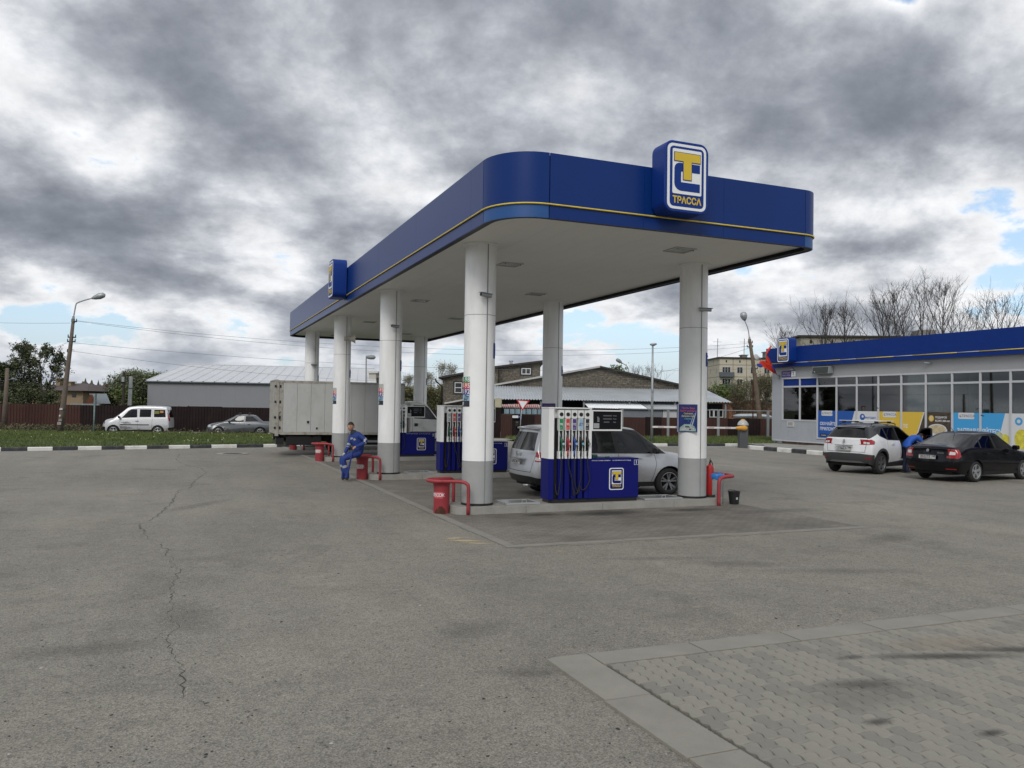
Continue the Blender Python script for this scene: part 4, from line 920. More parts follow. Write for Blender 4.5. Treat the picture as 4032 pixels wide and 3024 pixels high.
t = thing('fire_extinguisher', 'tall red fire extinguisher standing behind the near right column', 'fire extinguisher',(5.45,-.02,.15),20)
b = MB(); b.lathe([(0,0),(.075,0),(.083,.02),(.083,.62),(.07,.67),(.03,.70),(.03,.72),(0,.72)],20); b.build('cylinder',M_redbright,t,smooth=35)
b = MB(); b.cyl(0,0,.72,.76,.018,n=10); b.bar((0,0,.76),(.05,.0,.79),.02); b.tube([(0,0,.755),(.03,.02,.80),(.06,.03,.83)],.009,6); b.build('valve',M_black,t)
b = MB(); b.tube(ctube([(0,0,.74),(.06,0,.76),(.10,0,.70),(.10,0,.55)],4),.010,6); b.build('hose',M_rubber,t,smooth=True)
b = MB(); b.lathe([(.07,.0),(.09,0.0),(.09,.05),(.07,.05)],16,(-.09,-.09,.0)); b.build('wheel',M_rubber,t)
t = thing('litter_bin', 'round grey litter bin with a blue bag beside the near right column', 'bin',(5.60,-.06,.02),0)
b = MB(); b.lathe([(0,0),(.145,0),(.15,.02),(.158,.60),(.15,.60),(.14,.1),(0,.1)],26); b.build('bin',mat('bin_grey',(.27,.28,.28),.5,var=.12,vscale=6),t,smooth=35)
b = MB(); n = 30; rnd = random.Random(2); vs = []
for k in range(n):
    a = 2 * math.pi * k / n
    for rr,z in ((.160 + rnd.uniform(0,.012),.535 + rnd.uniform(-.035,.03)),(.172 + rnd.uniform(-.006,.012),.60),(.165,.635 + rnd.uniform(-.01,.02)),(.13,.60),(.11,.45)): vs.append((rr * math.cos(a),rr * math.sin(a),z))
b.add(vs,[(5 * k + j,5 * ((k + 1) % n) + j,5 * ((k + 1) % n) + j + 1,5 * k + j + 1) for k in range(n) for j in range(4)]); b.build('bag',mat('blue_bag',(.03,.17,.48),.3,var=.3,vscale=9),t,smooth=True)
t = thing('bucket', 'black plastic bucket on the ground outside the right tube rail', 'bucket',(5.87,-.33,0),0)
b = MB(); b.lathe([(0,.01),(.095,.01),(.098,0),(.128,.27),(.138,.27),(.138,.285),(.122,.285),(.095,.03),(0,.03)],24); b.build('bucket',M_black,t,smooth=35)
b = MB(); b.box(-.04,.01,-.120,-.116,.11,.16); b.build('label',mat('bucket_label',(.35,.42,.40),.6),t)
b = MB(); b.tube([(.132 * math.cos(R(q)),.132 * math.sin(R(q)),.275 + .03 * math.sin(R(q)) ** 2) for q in range(0,181,15)],.005,6); b.build('handle',M_rubber,t)
# == vehicles
def lerp(a,b,t): return a + (b - a) * t
def interp(tab,x):
    if x <= tab[0][0]: return tab[0][1]
    for (x0,y0),(x1,y1) in zip(tab[:-1],tab[1:]):
        if x <= x1:
            t = (x - x0) / (x1 - x0); return y0 + (y1 - y0) * t
    return tab[-1][1]
def car_mesh(sp):
    """control cage of a car body (x = 0 at the rear bumper, forward positive), rounded by subdivision"""
    X = sp['X']; n = len(X); a,b = sp['cab']; J = [-1,-.62,0,.62,1]
    LV = sp['levels']
    K = len(LV) - 1
    HWv = sp['hw']
    idx = {}; V = []
    def vert(i,k,j):
        key = (i,k,j)
        if key in idx: return idx[key]
        x0 = X[i]; q = J[j]
        if k <= K:
            z = interp(LV[k],x0); w = interp(HWv[k],x0); y = q * w; x = x0
            if i == 0: x += interp(sp['rear_x'],z) + sp.get('rbow',.10) * q * q
            if i == n - 1: x -= interp(sp['front_x'],z) + sp.get('fbow',.22) * q * q
            if i == 1 and abs(q) == 1: x += sp.get('rbow',.10) * .3
            if i == n - 2 and abs(q) == 1: x -= sp.get('fbow',.22) * .3
            if k == K: z += sp.get('crown',.05) * (1 - q * q)
        else:
            t = (0.10,0.86,1.0)[k - K - 1]; xr = sp['roof_x'][i - a]; zr = interp(sp['roof_z'],xr); wr = interp(sp['roof_w'],xr)
            zs = interp(LV[K],x0); ws = interp(HWv[K],x0)
            x = lerp(x0,xr,t); z = lerp(zs,zr,t); w = lerp(ws * (.985),wr,t); y = q * w
            if i == a: x += interp(sp['rear_x'],z) * (1 if a == 0 else 0) + (sp.get('gl_rbow',.06)) * q * q
            if i == b: x -= sp.get('gl_fbow',.10) * q * q
            if k == K + 3: z += sp.get('rcrown',.05) * (1 - q * q)
            if k == K + 2 and abs(q) < 1 : z += sp.get('rcrown',.05) * (1 - q * q) * .6
        idx[key] = len(V); V.append((x,y,z)); return idx[key]
    F = []
    for i in range(n - 1):
        for k in range(K):
            F.append((vert(i,k,0),vert(i + 1,k,0),vert(i + 1,k + 1,0),vert(i,k + 1,0)))
            F.append((vert(i,k,4),vert(i,k + 1,4),vert(i + 1,k + 1,4),vert(i + 1,k,4)))
        if not (a <= i < b):
            for j in range(4): F.append((vert(i,K,j),vert(i + 1,K,j),vert(i + 1,K,j + 1),vert(i,K,j + 1)))
        else:
            for k in range(K,K + 3):
                F.append((vert(i,k,0),vert(i + 1,k,0),vert(i + 1,k + 1,0),vert(i,k + 1,0)))
                F.append((vert(i,k,4),vert(i,k + 1,4),vert(i + 1,k + 1,4),vert(i + 1,k,4)))
            for j in range(4): F.append((vert(i,K + 3,j),vert(i + 1,K + 3,j),vert(i + 1,K + 3,j + 1),vert(i,K + 3,j + 1)))
    for j in range(4):
        for k in range(K):
            F.append((vert(0,k,j + 1),vert(0,k,j),vert(0,k + 1,j),vert(0,k + 1,j + 1)))
            F.append((vert(n - 1,k,j),vert(n - 1,k,j + 1),vert(n - 1,k + 1,j + 1),vert(n - 1,k + 1,j)))
        for k in range(K,K + 3):
            F.append((vert(a,k,j + 1),vert(a,k,j),vert(a,k + 1,j),vert(a,k + 1,j + 1)))
            F.append((vert(b,k,j),vert(b,k,j + 1),vert(b,k + 1,j + 1),vert(b,k + 1,j)))
    me = bpy.data.meshes.new('cage'); me.from_pydata(V,[],F); me.update()
    o = bpy.data.objects.new('cage',me); COL.objects.link(o)
    s_ = o.modifiers.new('s', 'SUBSURF'); s_.levels = sp.get('sub',3); s_.render_levels = s_.levels
    bpy.context.view_layer.update()
    ev = o.evaluated_get(bpy.context.evaluated_depsgraph_get()); m2 = bpy.data.meshes.new_from_object(ev)
    bpy.data.objects.remove(o); bpy.data.meshes.remove(me)
    return m2
def circle_poly(cx,cz,r,n=18,a0=0,a1=360): return [(cx + r * math.cos(R(a0 + (a1 - a0) * k / n)),cz + r * math.sin(R(a0 + (a1 - a0) * k / n))) for k in range(n)]
def inside(poly,x,y):
    c = False; n = len(poly); j = n - 1
    for i in range(n):
        xi,yi = poly[i]; xj,yj = poly[j]
        if (yi > y) != (yj > y) and x < (xj - xi) * (y - yi) / (yj - yi) + xi: c = not c
        j = i
    return c
def car_regions(me,regs,paint,black):
    """cut outlines into the body surface and hand every outlined region to its own tag"""
    bm = bmesh.new(); bm.from_mesh(me); bmesh.ops.recalc_face_normals(bm,faces=bm.faces[:]); bm.normal_update()
    lay = bm.faces.layers.int.new('reg')
    for ri,rg in enumerate(regs):
        name,view,poly = rg[0],rg[1],rg[2]; cond = rg[3] if len(rg) > 3 and rg[3] else (lambda c,n_: True)
        if view == 's': P = lambda c: (c.x,c.z); side = lambda c,n_: abs(n_.y) > .28 or abs(c.y) > .35
        elif view == 'l': P = lambda c: (c.x,c.z); side = lambda c,n_: c.y > .35
        elif view == 'q': P = lambda c: (c.x,c.z); side = lambda c,n_: c.y < -.35
        elif view == 'r': P = lambda c: (c.y,c.z); side = lambda c,n_: n_.x < -.12
        elif view == 'f': P = lambda c: (c.y,c.z); side = lambda c,n_: n_.x > .12
        elif view == 't': P = lambda c: (c.x,c.y); side = lambda c,n_: n_.z > .3
        x0,x1 = min(p[0] for p in poly),max(p[0] for p in poly); y0,y1 = min(p[1] for p in poly),max(p[1] for p in poly)
        def near():
            r_ = []
            for f in bm.faces:
                c = f.calc_center_median()
                if not side(c,f.normal) or not cond(c,f.normal): continue
                us = [P(v.co) for v in f.verts]
                if max(u[0] for u in us) >= x0 and min(u[0] for u in us) <= x1 and max(u[1] for u in us) >= y0 and min(u[1] for u in us) <= y1: r_.append(f)
            return r_
        np_ = len(poly)
        for i in range(np_):
            p,q = poly[i],poly[(i + 1) % np_]; d = (q[0] - p[0],q[1] - p[1]); ln = math.hypot(*d)
            if ln < 1e-6: continue
            nn = (-d[1] / ln,d[0] / ln)
            if view in 'slq': co,no = Vector((p[0],0,p[1])),Vector((nn[0],0,nn[1]))
            elif view in 'rf': co,no = Vector((0,p[0],p[1])),Vector((0,nn[0],nn[1]))
            else: co,no = Vector((p[0],p[1],0)),Vector((nn[0],nn[1],0))
            lo = (min(p[0],q[0]) - .01,min(p[1],q[1]) - .01); hi = (max(p[0],q[0]) + .01,max(p[1],q[1]) + .01); fs = []
            for f in bm.faces:
                c = f.calc_center_median()
                if not side(c,f.normal) or not cond(c,f.normal): continue
                us = [P(v.co) for v in f.verts]
                if max(u[0] for u in us) >= lo[0] and min(u[0] for u in us) <= hi[0] and max(u[1] for u in us) >= lo[1] and min(u[1] for u in us) <= hi[1]:
                    s_ = [(u[0] - p[0]) * nn[0] + (u[1] - p[1]) * nn[1] for u in us]
                    if min(s_) < -1e-5 and max(s_) > 1e-5: fs.append(f)
            if not fs: continue
            g = set(fs); [g.update(f.edges) for f in fs]; [g.update(f.verts) for f in fs]
            bmesh.ops.bisect_plane(bm,geom=list(g),plane_co=co,plane_no=no,dist=1e-5)
        for f in bm.faces:
            c = f.calc_center_median()
            if side(c,f.normal) and cond(c,f.normal):
                u = P(c)
                if x0 <= u[0] <= x1 and y0 <= u[1] <= y1 and inside(poly,*u): f[lay] = ri + 1
    out_ = {}
    for f in bm.faces: out_.setdefault(f[lay],[]).append(f)
    def extract(faces,split_sides):
        groups = {}
        for f in faces:
            key = 0 if not split_sides else (1 if f.calc_center_median().y > 0 else -1); groups.setdefault(key,[]).append(f)
        res = []
        for key,fs in groups.items():
            vi = {}; vs = []; no = []; fl = []
            for f in fs:
                idx = []
                for v in f.verts:
                    if v.index not in vi or True:
                        if v not in vi: vi[v] = len(vs); vs.append(v.co.copy()); no.append(v.normal.copy())
                    idx.append(vi[v])
                fl.append(idx)
            res.append((key,vs,fl,no))
        return res
    parts = {}
    for r_,fs in out_.items():
        nm = 'body' if r_ == 0 else regs[r_ - 1][0]
        parts.setdefault(nm,[]).extend(fs)
    result = {}
    bm.normal_update()
    for nm,fs in parts.items():
        if nm == 'cut': continue
        result[nm] = extract(fs,nm not in ('body', 'windshield', 'rear_window', 'gap', 'cladding', 'roof', 'tailgate_trim', 'bumper', 'grille', 'windows_trim', 'skid'))
    bm.free(); return result
def mesh_part(name,vs,fl,no,m_,parent,push=0.0,two=False):
    v2 = [(v + n_ * push) for v,n_ in zip(vs,no)]
    me = bpy.data.meshes.new(name); me.from_pydata([tuple(v) for v in v2],[],fl); me.materials.append(m_)
    me.polygons.foreach_set('use_smooth',[True] * len(me.polygons)); me.update()
    try: me.normals_split_custom_set_from_vertices([tuple(n_) for n_ in no])
    except Exception: pass
    return obj_from_mesh(name,me,parent)
_wheels = {}
def wheel(parent,x,y,z,R_,Rr,style,rimcol,tw=.21,side=-1):
    """tyre and rim; style (spokes, split) ; side = direction of the outer face"""
    w = thing('wheel',None,None); w.parent = parent; w.location = (x,y,z); 
    if side > 0: w.rotation_euler = (0,0,math.pi)
    key = (round(R_,3),round(Rr,3),style,rimcol.name)
    if key not in _wheels:
        h = tw / 2; b = MB()
        b.lathe([(Rr - .01,-h + .02),(Rr + .005,-h + .005),(Rr + (R_ - Rr) * .45,-h - .004),(R_ - .03,-h + .012),(R_ - .006,-h + .04),(R_,-h + .06),(R_,h - .06),(R_ - .006,h - .04),(R_ - .03,h - .01),(Rr,h),(Rr - .01,h - .02)],40,axis='y')
        ty = b.build('tyre',M_tyre,None,smooth=40)
        b = MB(); b.lathe([(Rr - .01,h),(Rr - .01,-h + .02),(Rr + .004,-h + .004),(Rr - .012,-h + .0),(Rr - .022,-h + .03),(Rr - .03,h - .05)],40,axis='y')
        ns,split = style; yf = -h + .022
        for k in range(ns):
            for s_ in ((-1,1) if split else (0,)):
                a = 2 * math.pi * k / ns + math.pi / 2; a2 = a + s_ * (.20 if split else 0)
                w0,w1 = (.018,.022) if split else (.030,.045)
                c0 = Vector((.03 * math.cos(a),0,.03 * math.sin(a))); c1 = Vector(((Rr - .012) * math.cos(a2),0,(Rr - .012) * math.sin(a2)))
                d = (c1 - c0).normalized(); t = Vector((-d.z,0,d.x)); vs = []
                for c_,ww,yy in ((c0,w0,yf + .012),(c1,w1,yf)):
                    for aa,bb in ((-1,0),(1,0),(.8,.035),(-.8,.035)): vs.append(c_ + t * ww * aa + Vector((0,yy + bb,0)))
                b.add(vs,[(0,1,2,3)[::-1],(4,5,6,7),(0,1,5,4),(1,2,6,5),(2,3,7,6),(3,0,4,7)])
        b.lathe([(0,yf + .004),(.035,yf + .004),(.055,yf + .012),(.055,yf + .05)],20,axis='y')
        rm = b.build('rim',rimcol,None,smooth=35)
        b = MB(); b.lathe([(0,h - .045),(Rr - .02,h - .045)],28,axis='y'); b.lathe([(.0,.0),(.13,.0),(.13,.01)],24,axis='y'); dk = b.build('brake_disc',mat('brake_dark',(.02,.02,.02),.6),None)
        _wheels[key] = (ty.data,rm.data,dk.data)
        for o in (ty,rm,dk): bpy.data.objects.remove(o)
    for nm,me in zip(('tyre', 'rim', 'brake_disc'),_wheels[key]): obj_from_mesh(nm,me,w)
    return w
M_gl = glass('car_glass',(0.14,0.165,0.155),.03)
M_gld = glass('dark_car_glass',(0.02,0.023,0.025),.02)
M_lampred = mat('tail_red',(.30,.008,.012),.15,coat=.6)
M_lampwhite = mat('tail_white',(.62,.60,.60),.15,coat=.6)
M_head = mat('headlight',(.42,.44,.46),.08,coat=1.0,metal=.3)
M_trimblk = mat('trim_black',(.014,.014,.015),.35)
M_seat = mat('car_seat',(.035,.035,.037),.85)
M_plate = mat('number_plate',(.50,.50,.48),.45,dirt=(.25,.24,.2,.5),dscale=6)
M_rimsil = mat('rim_silver',(.46,.47,.48),.3,metal=.7)
M_rimdk = mat('rim_grey',(.22,.225,.23),.32,metal=.7)
def plate(parent,x,z,text,rz=-90,y=0,tilt=0):
    p = thing('number_plate',None,None); p.parent = parent; p.location = (x,y,z); p.rotation_euler = (R(tilt),0,R(rz))
    b = MB(); b.prism(rrect(-.27,.27,-.06,.06,.012,3),0,-.006, 'y'); b.build('plate',M_plate,p)
    b = MB(); 
    for q in ((-.265,.265,.052,.057),(-.265,.265,-.057,-.052),(-.265,-.261,-.052,.052),(.261,.265,-.052,.052),(.148,.152,-.052,.052)): b.box(q[0],q[1],-.0075,-.0055,q[2],q[3])
    b.build('plate_border',M_textdark,p)
    if text:
        txt(text[0],.105,M_textdark,p,(-.055,-.007,-.002),bold=.002,sx=.92); txt(text[1],.072,M_textdark,p,(.207,-.007,.018),bold=.0015,sx=.95)
    return p
def build_car(name,label,sp,loc,rz,group=None,scale=(1,1,1),cat='car'):
    me = car_mesh(sp); paint = sp['paint']
    wx0,wx1,wr = sp['axle_r'],sp['axle_f'],sp['wheel']; ar = wr + sp.get('arch',.055)
    regs = list(sp['regs'])
    if sp.get('clad') is not None:
        for cx in (wx0,wx1): regs.append(('cladding', 's',circle_poly(cx,wr + .01,ar + sp['clad'],20),lambda c,n_: c.z < .98))
    for cx in (wx0,wx1): regs.append(('cut', 's',circle_poly(cx,wr,ar,22),lambda c,n_: abs(c.y) > .45))
    pr = car_regions(me,regs,paint,M_trimblk); bpy.data.meshes.remove(me)
    root = thing(name,label,cat,loc,rz,group); root.scale = scale
    CM = {'body': (paint, 'body',0), 'gap': (M_dark, 'body_gap',-.004), 'windows_trim': (M_trimblk, 'window_surround',0), 'cladding': (sp.get('cladmat',M_trimblk), 'cladding',.006),
          'side_window': (sp.get('glass',M_gl), 'side_window',-.004), 'windshield': (sp.get('wglass',sp.get('glass',M_gl)), 'windshield',-.003), 'rear_window': (sp.get('rglass',sp.get('glass',M_gl)), 'rear_window',-.003),
          'taillight': (M_lampred, 'taillight',.006), 'taillight_white': (M_lampwhite, 'taillight_lens',.008), 'headlight': (M_head, 'headlight',.006), 'roof': (sp.get('roofmat',paint), 'roof',0),
          'grille': (M_trimblk, 'grille',.004), 'bumper': (sp.get('cladmat',M_trimblk), 'bumper',.006), 'skid': (M_rimdk, 'skid_plate',.010), 'side_trim': (M_trimblk, 'side_trim',.008), 'dent': (sp.get('dentmat',M_trimblk), 'scrape',.002), 'reflector': (M_lampred, 'reflector',.010)}
    for nm,lst in pr.items():
        m_,pn,push = CM[nm]
        for key,vs,fl,no in lst: mesh_part(pn,vs,fl,no,m_,root,push)
    L_,W_ = sp['X'][-1],interp(sp['hw'][1],(wx0 + wx1) / 2)
    b = MB(); z0 = interp(sp['levels'][0],(wx0 + wx1) / 2) + .015
    b.box(.25,L_ - .30,-W_ + .30,W_ - .30,z0,z0 + .12); b.box(wx0 + ar,wx1 - ar,-W_ + .04,W_ - .04,z0,z0 + .10)
    b.box(wx0 - ar * .9,wx0 + ar * .9,-W_ + .28,W_ - .28,z0,wr + ar * .9); b.box(wx1 - ar * .9,wx1 + ar * .9,-W_ + .28,W_ - .28,z0,wr + ar * .9)
    for cx in (wx0,wx1):
        for s_ in (-1,1):
            n_ = 12; vs = []
            for k in range(n_ + 1):
                a = R(-10 + 200 * k / n_)
                for yy in (W_ - .012,W_ - .28): vs.append((cx + ar * 1.01 * math.cos(a),s_ * yy,wr + ar * 1.01 * math.sin(a)))
            b.add(vs,[(2 * k,2 * k + 1,2 * k + 3,2 * k + 2) for k in range(n_)])
    b.build('underbody',M_dark,root)
    a_,c_ = sp['cab']; xa = sp['X'][a_] + .18; xb = sp['X'][c_] - .12; zb = interp(sp['levels'][-1],(xa + xb) / 2); wi = interp(sp['hw'][-1],(xa + xb) / 2) - .13
    b = MB(); b.box(xa,xb,-wi,wi,z0 + .13,z0 + .17); b.box(xb - .30,xb - .02,-wi,wi,z0 + .3,zb - .02); b.box(xa,xa + .06,-wi,wi,z0 + .17,zb - .10)
    for s_ in (-1,1): b.box(xa,xb,s_ * wi - .02,s_ * wi + .02,z0 + .13,zb - .09)
    b.build('cabin_trim',M_seat,root)
    for fx in sp.get('seats',(.52,.22)):
        sx_ = lerp(xa,xb,fx)
        for s_ in (-1,1):
            b = MB(); b.bar((sx_,s_ * .36,z0 + .45),(sx_ - .20,s_ * .36,zb + .16),.50,.14); b.bar((sx_ - .21,s_ * .36,zb + .20),(sx_ - .24,s_ * .36,zb + .36),.26,.10); b.box(sx_ - .05,sx_ + .48,s_ * .36 - .25,s_ * .36 + .25,z0 + .28,z0 + .46)
            b.build('seat',M_seat,root,bevel=.03)
    b = MB(); b.lathe([(.175 + .014 * math.cos(R(q)),.014 * math.sin(R(q))) for q in range(0,361,60)],20,axis='x'); o = b.build('steering_wheel',M_trimblk,root,smooth=True); o.location = (xb - .42,.36,zb + .02); o.rotation_euler = (0,R(-20),0)
    for cx in (wx0,wx1):
        for s_ in (-1,1): wheel(root,cx,s_ * (W_ - .115),wr,wr,sp.get('rim',wr * .66),sp.get('spokes',(5,False)),sp.get('rimmat',M_rimsil),side=s_)
    if sp.get('mirror'):
        mx,mz = sp['mirror']; mm = sp.get('mirrormat',paint)
        for s_ in (-1,1):
            y_ = s_ * (interp(sp['hw'][-1],mx) + .02)
            b = MB(); b.prism(rrect(-.095,.095,-.065,.075,.045,4),0,.11, 'x'); o = b.build('mirror',mm,root,smooth=40,bevel=.02); o.location = (mx - .03,y_ + s_ * .115,mz + .06)
            b = MB(); b.bar((mx,y_ - s_ * .03,mz - .01),(mx,y_ + s_ * .06,mz + .02),.05,.03); b.build('bracket',M_trimblk,o); 
            bk = bpy.data.objects[-1] if False else None
    for hx,hz in sp.get('handles',()):
        for s_ in (-1,1):
            y_ = s_ * (interp(sp['hw'][sp.get('hlev',2)],hx) + .012)
            b = MB(); b.box(hx - .09,hx + .09,y_ - .012,y_ + .012,hz - .014,hz + .014); b.build('door_handle',sp.get('handlemat',paint),root,bevel=.006)
    return root
def silver(): return mat('silver_paint',(.52,.535,.56),.32,metal=.35,coat=.5,var=.03,vscale=1.5,dirt=(.26,.25,.235,.45),dscale=1.8)
M_silver = silver()
M_whitecar = mat('white_car_paint',(.72,.73,.74),.25,coat=.6,var=.02,dirt=(.45,.44,.42,.35),dscale=2.0)
M_blackcar = mat('black_car_paint',(.003,.003,.005),.14,coat=.12,spec=.3,dirt=(.018,.017,.016,.5),dscale=2.2)
M_greycar = mat('grey_car_paint',(.10,.108,.118),.3,metal=.4,coat=.5,dirt=(.14,.135,.125,.4),dscale=2.0)
M_vanpaint = mat('van_paint',(.56,.57,.58),.3,metal=.25,coat=.4,dirt=(.36,.35,.33,.4),dscale=2.0)
M_clad = mat('cladding_grey',(.045,.047,.05),.55,var=.08)
def gaps(xs,z0,z1,w=.010): return [('gap', 's',[(x - w / 2,z0),(x + w / 2,z0),(x + w / 2,z1),(x - w / 2,z1)]) for x in xs]
def gapline(pts,w=.010):
    out_ = []
    for (x0,z0),(x1,z1) in zip(pts[:-1],pts[1:]):
        d = Vector((x1 - x0,z1 - z0)).normalized(); n_ = Vector((-d.y,d.x)) * w / 2; out_.append([(x0 - n_.x,z0 - n_.y),(x1 - n_.x,z1 - n_.y),(x1 + n_.x,z1 + n_.y),(x0 + n_.x,z0 + n_.y)])
    return out_
# == silver estate-type off-roader at the near pumps (rear towards the camera's left)
H_ = dict(
    X=[0,.18,.75,1.4,2.1,2.8,3.35,3.7,4.2,4.59],cab=(0,7),paint=M_silver,
    levels=[[(0,.36),(.5,.24),(4.1,.24),(4.6,.30)],[(0,.58),(.3,.50),(4.1,.50),(4.6,.52)],[(0,.84),(2.3,.80),(4.0,.76),(4.6,.70)],[(0,1.06),(1.0,1.06),(3.3,1.03),(3.7,1.03),(4.2,.99),(4.6,.84)]],
    hw=[[(0,.74),(.3,.80),(4.1,.80),(4.6,.66)],[(0,.87),(.3,.915),(2.3,.90),(4.1,.915),(4.6,.76)],[(0,.86),(.3,.925),(2.3,.905),(4.1,.91),(4.6,.74)],[(0,.79),(.4,.86),(2.3,.865),(3.7,.84),(4.3,.78),(4.6,.68)]],
    rear_x=[(.3,.06),(.5,-.03),(.75,.0),(1.05,.05),(1.3,.0),(1.65,.0)],front_x=[(.25,.12),(.5,-.01),(.72,.0),(.95,.05)],rbow=.13,fbow=.26,
    roof_x=[.28,.42,.85,1.4,2.05,2.55,2.75,2.85],roof_z=[(.2,1.66),(.8,1.71),(1.6,1.735),(2.3,1.72),(2.9,1.64)],roof_w=[(.2,.60),(1.0,.63),(2.0,.64),(2.9,.60)],
    crown=.06,rcrown=.035,axle_r=.94,axle_f=3.58,wheel=.345,rim=.235,spokes=(5,True),rimmat=M_rimdk,mirror=(3.12,1.06),mirrormat=M_trimblk,handles=((1.72,.955),(2.72,.94)),hlev=2,
    glass=M_gl,rglass=M_gld,seats=(.58,.33))
H_['regs'] = [('windows_trim', 's',[(.62,1.075),(3.52,1.045),(2.88,1.615),(2.4,1.665),(1.2,1.665),(.72,1.60)]),
    ('side_window', 's',[(.70,1.11),(1.18,1.105),(1.10,1.585),(.82,1.56)]),('side_window', 's',[(1.28,1.105),(2.14,1.09),(2.08,1.63),(1.22,1.61)]),('side_window', 's',[(2.26,1.09),(3.08,1.07),(2.80,1.57),(2.42,1.625),(2.20,1.63)]),('side_window', 's',[(3.14,1.07),(3.40,1.06),(3.02,1.42)]),
    ('windshield', 'f',[(-.70,1.09),(.70,1.09),(.58,1.64),(-.58,1.64)],lambda c,n_: c.x > 2.5 and n_.z > .2),
    ('rear_window', 'r',[(-.68,1.13),(.68,1.13),(.56,1.56),(-.56,1.56)],lambda c,n_: c.x < 1.0),
    ('taillight', 's',[(-.1,.86),(.30,.88),(.24,1.10),(-.1,1.14)],lambda c,n_: abs(c.y) > .74),('taillight_white', 'r',[(.66,.92),(.86,.90),(.86,.97),(.66,.99)]),('taillight_white', 'r',[(-.66,.92),(-.86,.90),(-.86,.97),(-.66,.99)]),
    ('headlight', 's',[(4.12,.80),(4.7,.70),(4.7,.90),(4.2,.96)],lambda c,n_: abs(c.y) > .42),('grille', 'f',[(-.40,.60),(.40,.60),(.42,.86),(-.42,.86)]),
    ('cladding', 's',[(-.2,.1),(4.8,.1),(4.8,.34),(-.2,.36)]),('bumper', 'r',[(-1,.1),(1,.1),(1,.47),(.6,.52),(-.6,.52),(-1,.47)])]
H_['regs'] += [('gap', 's',q) for q in gapline([(2.20,1.05),(2.22,.36)]) + gapline([(3.18,1.04),(3.22,.80),(3.10,.36)]) + gapline([(1.24,1.06),(1.30,.75)])]
H_['regs'] += [('gap', 'r',q) for q in gapline([(-.74,1.05),(-.62,.62),(.62,.62),(.74,1.05)],.012)]
fo = build_car('silver_car', 'silver off-road estate car refuelling behind the nearest pump',H_,(2.78 - .93,2.43,0.0),0,scale=(1,1,.95))
plate(fo,-.035,.845,('А392СМ', '177'),tilt=-4)
b = MB(); b.box(-.005,.03,-.38,.38,.905,.935); b.build('plate_trim',M_rimsil,fo,bevel=.006)
b = MB(); b.lathe([(.052,0),(.056,.008),(.052,.012),(.044,.008)],24,axis='x'); b.lathe([(0,.004),(.05,.004)],24,axis='x'); o = b.build('badge',M_rimsil,fo); o.location = (-.005,0,1.03)
for s_ in (-1,1):
    b = MB(); b.tube(ctube([(.55,s_ * .66,1.655),(.62,s_ * .66,1.70),(1.5,s_ * .68,1.745),(2.3,s_ * .66,1.725),(2.4,s_ * .66,1.68)],4),.017,6); b.build('roof_rail',M_rimsil,fo,smooth=True)
b = MB(); b.prism([(.22,1.66),(.52,1.70),(.52,1.67),(.24,1.62)],-.56,.56, 'y'); b.build('spoiler',M_silver,fo,bevel=.012)
b = MB(); b.tube([(.13,.22,1.14),(.26,-.30,1.17)],.010,6); b.build('wiper',M_trimblk,fo)
b = MB(); b.tube([(-.02,-.45,.30),(.25,-.45,.30)],.032,12); b.build('exhaust',M_rimsil,fo,smooth=True)
# == white crossover with black roof in front of the shop
K_ = dict(
    X=[0,.18,.7,1.3,1.95,2.6,3.15,3.5,4.0,4.33],cab=(0,7),paint=M_whitecar,roofmat=mat('black_roof',(.012,.012,.014),.22,coat=.5),cladmat=M_clad,
    levels=[[(0,.36),(.5,.23),(3.9,.23),(4.33,.30)],[(0,.60),(.3,.52),(3.9,.52),(4.33,.54)],[(0,.86),(1.0,.84),(3.8,.78),(4.33,.74)],[(0,1.06),(.9,1.09),(1.4,1.04),(3.1,1.00),(3.5,1.00),(4.0,.96),(4.33,.84)]],
    hw=[[(0,.72),(.3,.80),(3.9,.80),(4.33,.62)],[(0,.87),(.3,.92),(2.2,.895),(3.9,.92),(4.33,.74)],[(0,.85),(.3,.94),(.9,.94),(2.2,.90),(3.7,.93),(4.33,.72)],[(0,.78),(.4,.86),(2.2,.855),(3.5,.83),(4.0,.78),(4.33,.66)]],
    rear_x=[(.3,.08),(.52,-.03),(.8,.0),(1.05,.06),(1.3,.0)],front_x=[(.25,.12),(.5,0),(.74,.0),(.95,.06)],rbow=.17,fbow=.28,
    roof_x=[.42,.52,.85,1.3,1.85,2.3,2.48,2.56],roof_z=[(.3,1.47),(.8,1.55),(1.5,1.585),(2.1,1.57),(2.6,1.49)],roof_w=[(.2,.53),(1.0,.60),(1.9,.62),(2.7,.57)],
    crown=.06,rcrown=.035,axle_r=.80,axle_f=3.47,wheel=.345,rim=.235,spokes=(5,True),rimmat=M_rimdk,clad=.075,mirror=(2.86,1.03),handles=((1.50,.965),),hlev=2,glass=M_gld,rglass=M_gld,seats=(.55,.28))
